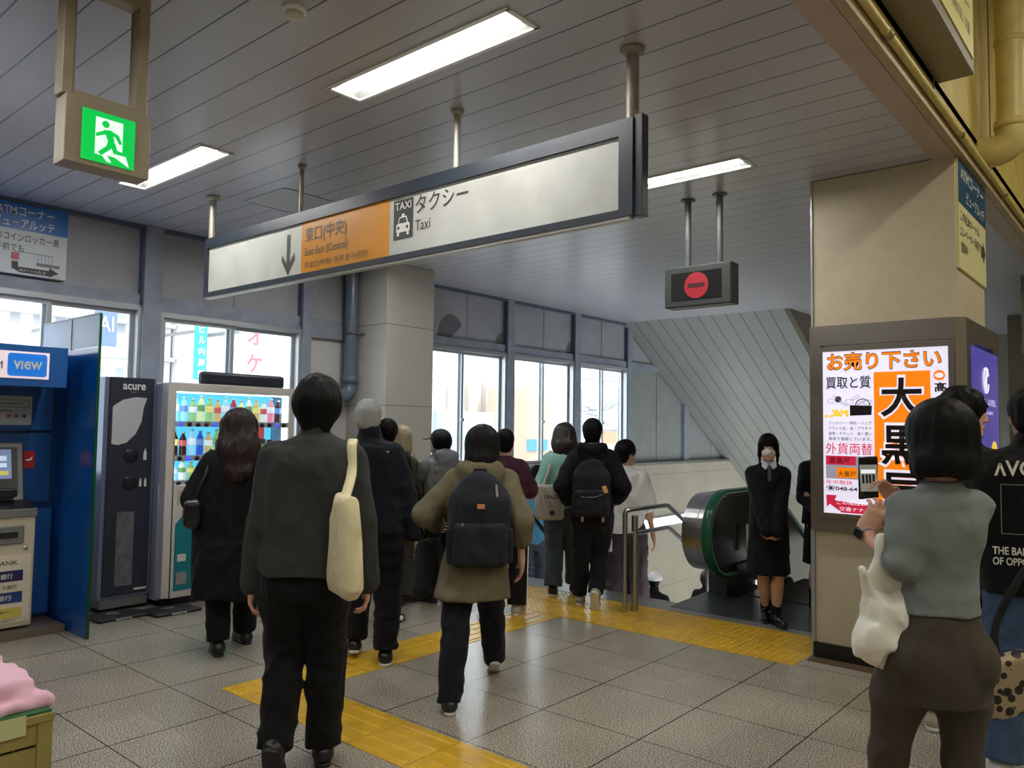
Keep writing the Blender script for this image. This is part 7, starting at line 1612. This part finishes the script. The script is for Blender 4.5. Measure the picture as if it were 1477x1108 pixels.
# ---- 15  woman in grey top photographing, right foreground
def woman_phone():
    o = atd(1345, 700, 2.62); bx, by = float(o[0]), float(o[1])
    B0 = pose((bx, by, 0), 36, 1.64, [(0, 0, 0, 0, 0)] * 2, [(0, 0, 1)] * 2)
    wl = W(1246, 768, 2.70); wrr = W(1290, 722, 2.83)
    B = pose((bx, by, 0), 36, 1.625, [(-0.17, 0.08, 0, 4, 0), (0.10, -0.05, 0, -4, 0)], [rel(B0, wl), rel(B0, wrr)], lean=(-0.01, 0.02), w=0.73, headrot=(18, -8, 4), poles=(A3((0.15, -0.3, -1.0)) - A3(B0.f) * 0.2, A3((0.6, -0.6, -0.8))), drop=0.0)
    t = person('person in a grey long-sleeve top and brown leggings taking a photo, right foreground', (bx, by, 0))
    B.el[0] = W(1302, 818, 2.55); B.wr[0] = W(1246, 768, 2.76); B.wr[1] = W(1292, 722, 2.90); el = B.el
    ph = W(1252, 689, 2.86)      # phone centre
    d0 = unit(W(1268, 742, 2.76) - B.wr[0]); d1 = unit(ph + UP * 0.0 - B.wr[1])
    make_body(B, t, 0.0045, face=False, hdir=((unit(d0 + UP * 0.25), unit(B.f + B.r * 0.3 + UP * 0.5)), (unit(d1 * 1.0 + UP * 0.25), unit(-CF * 0.25 - CR * 0.5 + UP * 0.1))), curls=(0.55, 0.55), m=skin)
    hair(B, t, 'bob', puff=1.09, h=0.005, amp=0.004)
    mg = cloth('top_heather_grey', 122, 129, 130, bump=0.25, bscale=600)
    v = Vol(0.006); c = lambda f_, rx, ry, off=0.0: sec(B, f_, rx, ry, off)
    v.loft([c(0.20, 0.178, 0.118, -0.005), c(0.32, 0.166, 0.108, -0.005), c(0.48, 0.164, 0.104), c(0.75, 0.190, 0.112, 0.0), c(0.90, 0.190, 0.098, 0), c(1.0, 0.160, 0.08), c(1.07, 0.10, 0.066), c(1.11, 0.075, 0.060)], 0.025)
    k = B.k
    for i in (0, 1):
        e = B.el[i] + (B.wr[i] - B.el[i]) * 0.42; v.limb([B.sh[i] + UP * 0.004, B.sh[i] * .5 + B.el[i] * .5, B.el[i], e], [0.053 * k, 0.049 * k, 0.045 * k, 0.039 * k], 0.03)
    v.build('top', mg, t, amp=0.0045, fr=(7, 7, 14), ridge=True)
    v = Vol(0.005); z = sec(B, 0.80, 0.181, 0.119, 0.0); v.loft([(z[0] - 0.002, *z[1:]), (z[0] + 0.002, *z[1:])], 0.004); v.build('back_seam', mg, t)
    ml = cloth('leggings_brown', 72, 66, 58, bump=0.2, bscale=500)
    v = Vol(0.007)
    v.loft([c(-0.42, 0.19, 0.13, -0.02), c(-0.18, 0.208, 0.138, -0.015), c(0.05, 0.190, 0.130, -0.005), c(0.26, 0.170, 0.108)], 0.04)
    for i in (0, 1):
        s = (-1, 1)[i]; v.ell(B.hip[i] - B.f * 0.065 - UP * 0.03, (0.084 * k, 0.082 * k, 0.10 * k), [B.r, B.f, UP], 0.03)
        v.limb([B.hip[i] - UP * 0.02, B.hip[i] * .55 + B.knee[i] * .45, B.knee[i], B.knee[i] * .7 + B.ank[i] * .3 - B.fd[i] * 0.012, B.ank[i]], [0.098 * k, 0.086 * k, 0.060 * k, 0.058 * k, 0.038 * k], 0.035)
    v.build('leggings', ml, t, amp=0.003, fr=(8, 8, 8))
    shoes(B, t, MM('shoe_white', 200, 198, 192, 0.5), m_sole_w)
    # wristwatch
    g = thing('wristwatch', 'square wristwatch with light strap on the left wrist of the photographer', 'watch', B.wr[0]); fa = unit(B.wr[0] - B.el[0]); wc = B.wr[0] - fa * 0.012
    b = MB(); b.lathe(wc - fa * 0.010, [(0.0275, 0), (0.0285, 0.002), (0.0285, 0.018), (0.0275, 0.020)], 28, fa); b.build('strap', MM('watch_strap', 150, 146, 140, 0.6), g)
    out = unit(-CR * 0.9 - CF * 0.35 + UP * 0.1); out = unit(out - fa * (out @ fa)); b = MB(); b.obox(wc + out * 0.031, [out, fa, np.cross(out, fa)], (0.005, 0.020, 0.017)); b.build('watch_case', MM('watch_black', 18, 18, 20, 0.1), g, bevel=0.004)
    # phone
    g = thing('phone', 'black phone held upright by the photographer, screen showing the concourse', 'phone', ph); a = [unit(CR * 0.97 + CF * 0.10), unit(CF + CU * 0.1), unit(CU + CR * -0.06)]; a[1] = unit(np.cross(a[2], a[0])); 
    if a[1] @ CF < 0: a[1] = -a[1]
    v = Vol(0.004); v.box(ph, (0.038, 0.005, 0.078), a, 0.005); v.build('case', MM('phone_black', 16, 16, 18, 0.3), g)
    def scrq(u0, u1, v0, v1, off): 
        f = lambda u_, w_: ph + a[0] * u_ + a[2] * w_ - a[1] * off; return [f(u0, v0), f(u1, v0), f(u1, v1), f(u0, v1)]
    def sq2(nm, m, *q, par=g): b = MB(); b.add(scrq(*q), [(0, 1, 2, 3)]); return b.build(nm, m, par)
    s_ = sq2('screen', mat('phone_screen', srgb(120, 118, 112), 0.15, emit=0.25, ecol=srgb(130, 128, 120)), -0.034, 0.034, -0.072, 0.070, 0.0056)
    sq2('screen_picture', mat('phone_ui', (0.01, 0.01, 0.01), 0.2), -0.034, 0.034, 0.048, 0.070, 0.0060, par=s_); sq2('screen_picture', MATS['phone_ui'], -0.034, 0.034, -0.072, -0.050, 0.0060, par=s_)
    for u_ in (-0.022, -0.008, 0.004, 0.018): sq2('screen_picture', MATS['phone_ui'], u_ - 0.004, u_ + 0.004, -0.020, 0.012, 0.0062, par=s_)
    sq2('screen_picture', mat('phone_light', srgb(200, 204, 210), 0.2, emit=0.4, ecol=srgb(200, 204, 210)), -0.030, 0.026, 0.016, 0.030, 0.0062, par=s_)
    # packet of food in the left hand
    g = thing('food_packet', 'clear wrapped bread roll held in the photographer\'s left hand', 'food packet', W(1272, 745, 2.80)); q = W(1276, 752, 2.80)
    v = Vol(0.005); v.ell(q, (0.060, 0.045, 0.036), [CR, CF, CU]); v.ell(q + CU * 0.02 - CR * 0.01, (0.04, 0.035, 0.03), [CR, CF, CU], 0.02); v.build('bread', MM('bread_brown', 150, 116, 72, 0.6, var=0.25, vscale=20), g, amp=0.004, fr=(20, 20, 20))
    v = Vol(0.005); v.ell(q + CU * 0.012, (0.068, 0.050, 0.050), [CR, CF, CU]); v.cone(q + CU * 0.03 + CR * 0.02, q + CU * 0.07 + CR * 0.035, 0.03, 0.012, 0.02)
    mw = mat('clear_wrap', (0.9, 0.9, 0.88), 0.12, alpha=0.35, spec=0.8); v.build('wrapper', mw, g, amp=0.006, fr=(26, 26, 26), ridge=True)
    # white carrier bag hanging from the forearm
    g = thing('plastic_bag', 'white plastic carrier bag hanging from the photographer\'s left forearm', 'bag', W(1275, 970, 2.62)); hk = B.el[0] * 0.62 + B.wr[0] * 0.38
    mwb = bpy.data.materials.new('carrier_bag_white'); mwb.use_nodes = True; n_, l_ = nodes_of(mwb); bs = n_['Principled BSDF']; bs.inputs['Base Color'].default_value = srgb(240, 240, 232) + (1,); bs.inputs['Roughness'].default_value = 0.35; bs.inputs['Subsurface Weight'].default_value = 0.3; bs.inputs['Subsurface Radius'].default_value = (0.03, 0.03, 0.03)
    v = Vol(0.005); c0 = hk - UP * 0.01
    ba = [unit(CR), unit(np.cross(UP, CR)), UP]
    P_ = lambda x_, z_: hk + ba[0] * x_ + UP * z_ - CF * 0.03
    bo = W(1280, 890, 2.60)
    pq = [((x_ - 1280) / 433.0, (890 - y_) / 433.0) for x_, y_ in ((1243, 822), (1262, 850), (1283, 858), (1305, 852), (1328, 846), (1318, 885), (1308, 935), (1303, 976), (1282, 962), (1252, 948), (1236, 942), (1234, 930), (1247, 890), (1252, 860))]
    v.outline(bo, ba, pq, T=0.05, Rr=0.07, edge=0.004); v.ell(bo - UP * 0.075 - ba[0] * 0.03, (0.055, 0.05, 0.05), ba, 0.03)
    v.build('bag_body', mwb, g, amp=0.012, fr=(17, 17, 9), ridge=True, amp2=0.004, fr2=(42, 42, 22))
    v = Vol(0.0045)
    v.limb([bo + ba[0] * -0.045 + UP * 0.05, P_(-0.045, -0.06), P_(-0.025, 0.01) + UP * 0.03, P_(0.01, -0.02) + CF * 0.06 + UP * 0.02], [0.030, 0.018, 0.014, 0.012], 0.01, ba[1], 0.3); v.limb([bo + ba[0] * 0.055 + UP * 0.05, P_(0.03, -0.06), P_(0.0, 0.0) + UP * 0.035, P_(0.01, -0.04) + CF * 0.07], [0.030, 0.018, 0.014, 0.012], 0.01, ba[1], 0.3)
    v.build('handle', mwb, g, amp=0.004, fr=(20, 20, 8), ridge=True)
woman_phone()
# ---- 16  dark-haired man in profile behind her
def man_profile():
    o = atd(1400, 700, 4.05); bx, by = float(o[0]), float(o[1])
    B = pose((bx, by, 0), 8, 1.75, [(-0.19, -0.02, 0, 10, 0), (0.13, 0.1, 0, 0, 0)], [(-0.22, 0.15, 0.82), (0.20, 0.1, 0.82)], w=0.82, headrot=(-92, -3, 0), pelv=(-0.03, 0))
    t = person('dark-haired person in black seen in profile facing right, behind the photographer', (bx, by, 0))
    make_body(B, t, 0.0045, face=True); hair(B, t, 'short', puff=1.16, h=0.005, amp=0.008)
    top(B, t, 'jacket', m_blackcloth, hem=-0.1); trousers(B, t, m_blackcloth, r=(0.1, 0.085, 0.08)); shoes(B, t, MM('shoe_beige', 176, 168, 148, 0.5), m_sole_w)
man_profile()
# ---- 17  man at the right edge, lettered black T-shirt
def man_edge():
    o = atd(1492, 700, 3.55); bx, by = float(o[0]), float(o[1])
    B = pose((bx, by, 0), 18, 1.74, [(-0.17, -0.10, 0, 0, 0), (0.12, 0.16, 0, 0, 0)], [(-0.26, 0.12, 0.86), (0.26, 0.1, 0.86)], w=1.1, headrot=(0, -4, 0), lean=(0.03, 0))
    t = person('person in a black T-shirt with white lettering and blue jeans, cut by the right edge', (bx, by, 0))
    make_body(B, t, 0.006, face=False); hair(B, t, 'short', puff=1.03)
    top(B, t, 't_shirt', m_blackcloth, hem=-0.18, upto=0.47, r=(0.09, 0.085, 0.07), collar=0.01, rx=(0.20, 0.195, 0.215, 0.185), ry=(0.15, 0.14, 0.14, 0.11), amp=0.006)
    mj = cloth('jeans_blue', 62, 84, 114, var=0.15, vscale=8); trousers(B, t, mj, r=(0.105, 0.088, 0.078)); shoes(B, t, MM('shoe_white', 200, 198, 192, 0.5), m_sole_w)
    bk = lambda x_, z_, e=0.0: B.L((x_, 0, 0)) + UP * z_ - B.f * (0.158 + e)
    lettering('\u028cVCA', 1, bk(-0.18, 1.345, -0.012), B.r, UP, m_nw, t, name='back_print', width=0.21, height=0.07, bold=0.02, lift=0.0)
    lettering('THE BALANCE', 1, bk(-0.195, 1.00, 0.002), B.r, UP, m_nw, t, name='back_print', width=0.22, height=0.035, bold=0.02, lift=0.0); lettering('OF OPPOSITES\u2122', 1, bk(-0.195, 0.955, 0.004), B.r, UP, m_nw, t, name='back_print', width=0.24, height=0.035, bold=0.02, lift=0.0)
    b = MB(); a = (-0.16, 0.08, 1.09, 1.31)
    for x0, x1, z0, z1 in ((a[0], a[1], a[2], a[2] + .004), (a[0], a[1], a[3] - .004, a[3]), (a[0], a[0] + .004, a[2], a[3]), (a[1] - .004, a[1], a[2], a[3])): b.add([bk(x0, z0), bk(x1, z0), bk(x1, z1), bk(x0, z1)], [(0, 1, 2, 3)])
    b.build('back_print', MM('print_grey', 110, 112, 116, 0.5), t)
    g = thing('shoulder_bag', 'leopard-print bag low at the right edge of the photo', 'bag', W(1462, 1000, 3.2)); q = W(1456, 988, 3.10)
    m = bpy.data.materials.new('leopard_print'); m.use_nodes = True; n, l = nodes_of(m); b_ = n['Principled BSDF']; vo = n.new('ShaderNodeTexVoronoi'); vo.inputs['Scale'].default_value = 24; tc = n.new('ShaderNodeTexCoord'); l.new(tc.outputs['Object'], vo.inputs['Vector']); cr = n.new('ShaderNodeValToRGB'); cr.color_ramp.elements[0].color = srgb(26, 20, 18) + (1,); cr.color_ramp.elements[0].position = 0.42; cr.color_ramp.elements[1].color = srgb(158, 140, 112) + (1,); cr.color_ramp.elements[1].position = 0.46; l.new(vo.outputs['Distance'], cr.inputs[0]); l.new(cr.outputs[0], b_.inputs['Base Color'])
    v = Vol(0.006); ax = [unit(CR + CU * 0.25), unit(CF), unit(CU - CR * 0.25)]; v.box(q, (0.11, 0.035, 0.12), ax, 0.03); v.build('bag_body', m, g, amp=0.004, fr=(12, 12, 12))
    strap('strap', [q + ax[2] * 0.08 - ax[0] * 0.03, q + UP * 0.25 + ax[1] * 0.10 + CR * 0.03, B.sh[0] * .3 + B.sh[1] * .7 - B.f * 0.17 - UP * 0.18, B.sh[1] - B.f * 0.12 + UP * 0.02, B.sh[1] + UP * 0.085], 0.03, 0.010, m_blackcloth, g, -B.f)
man_edge()
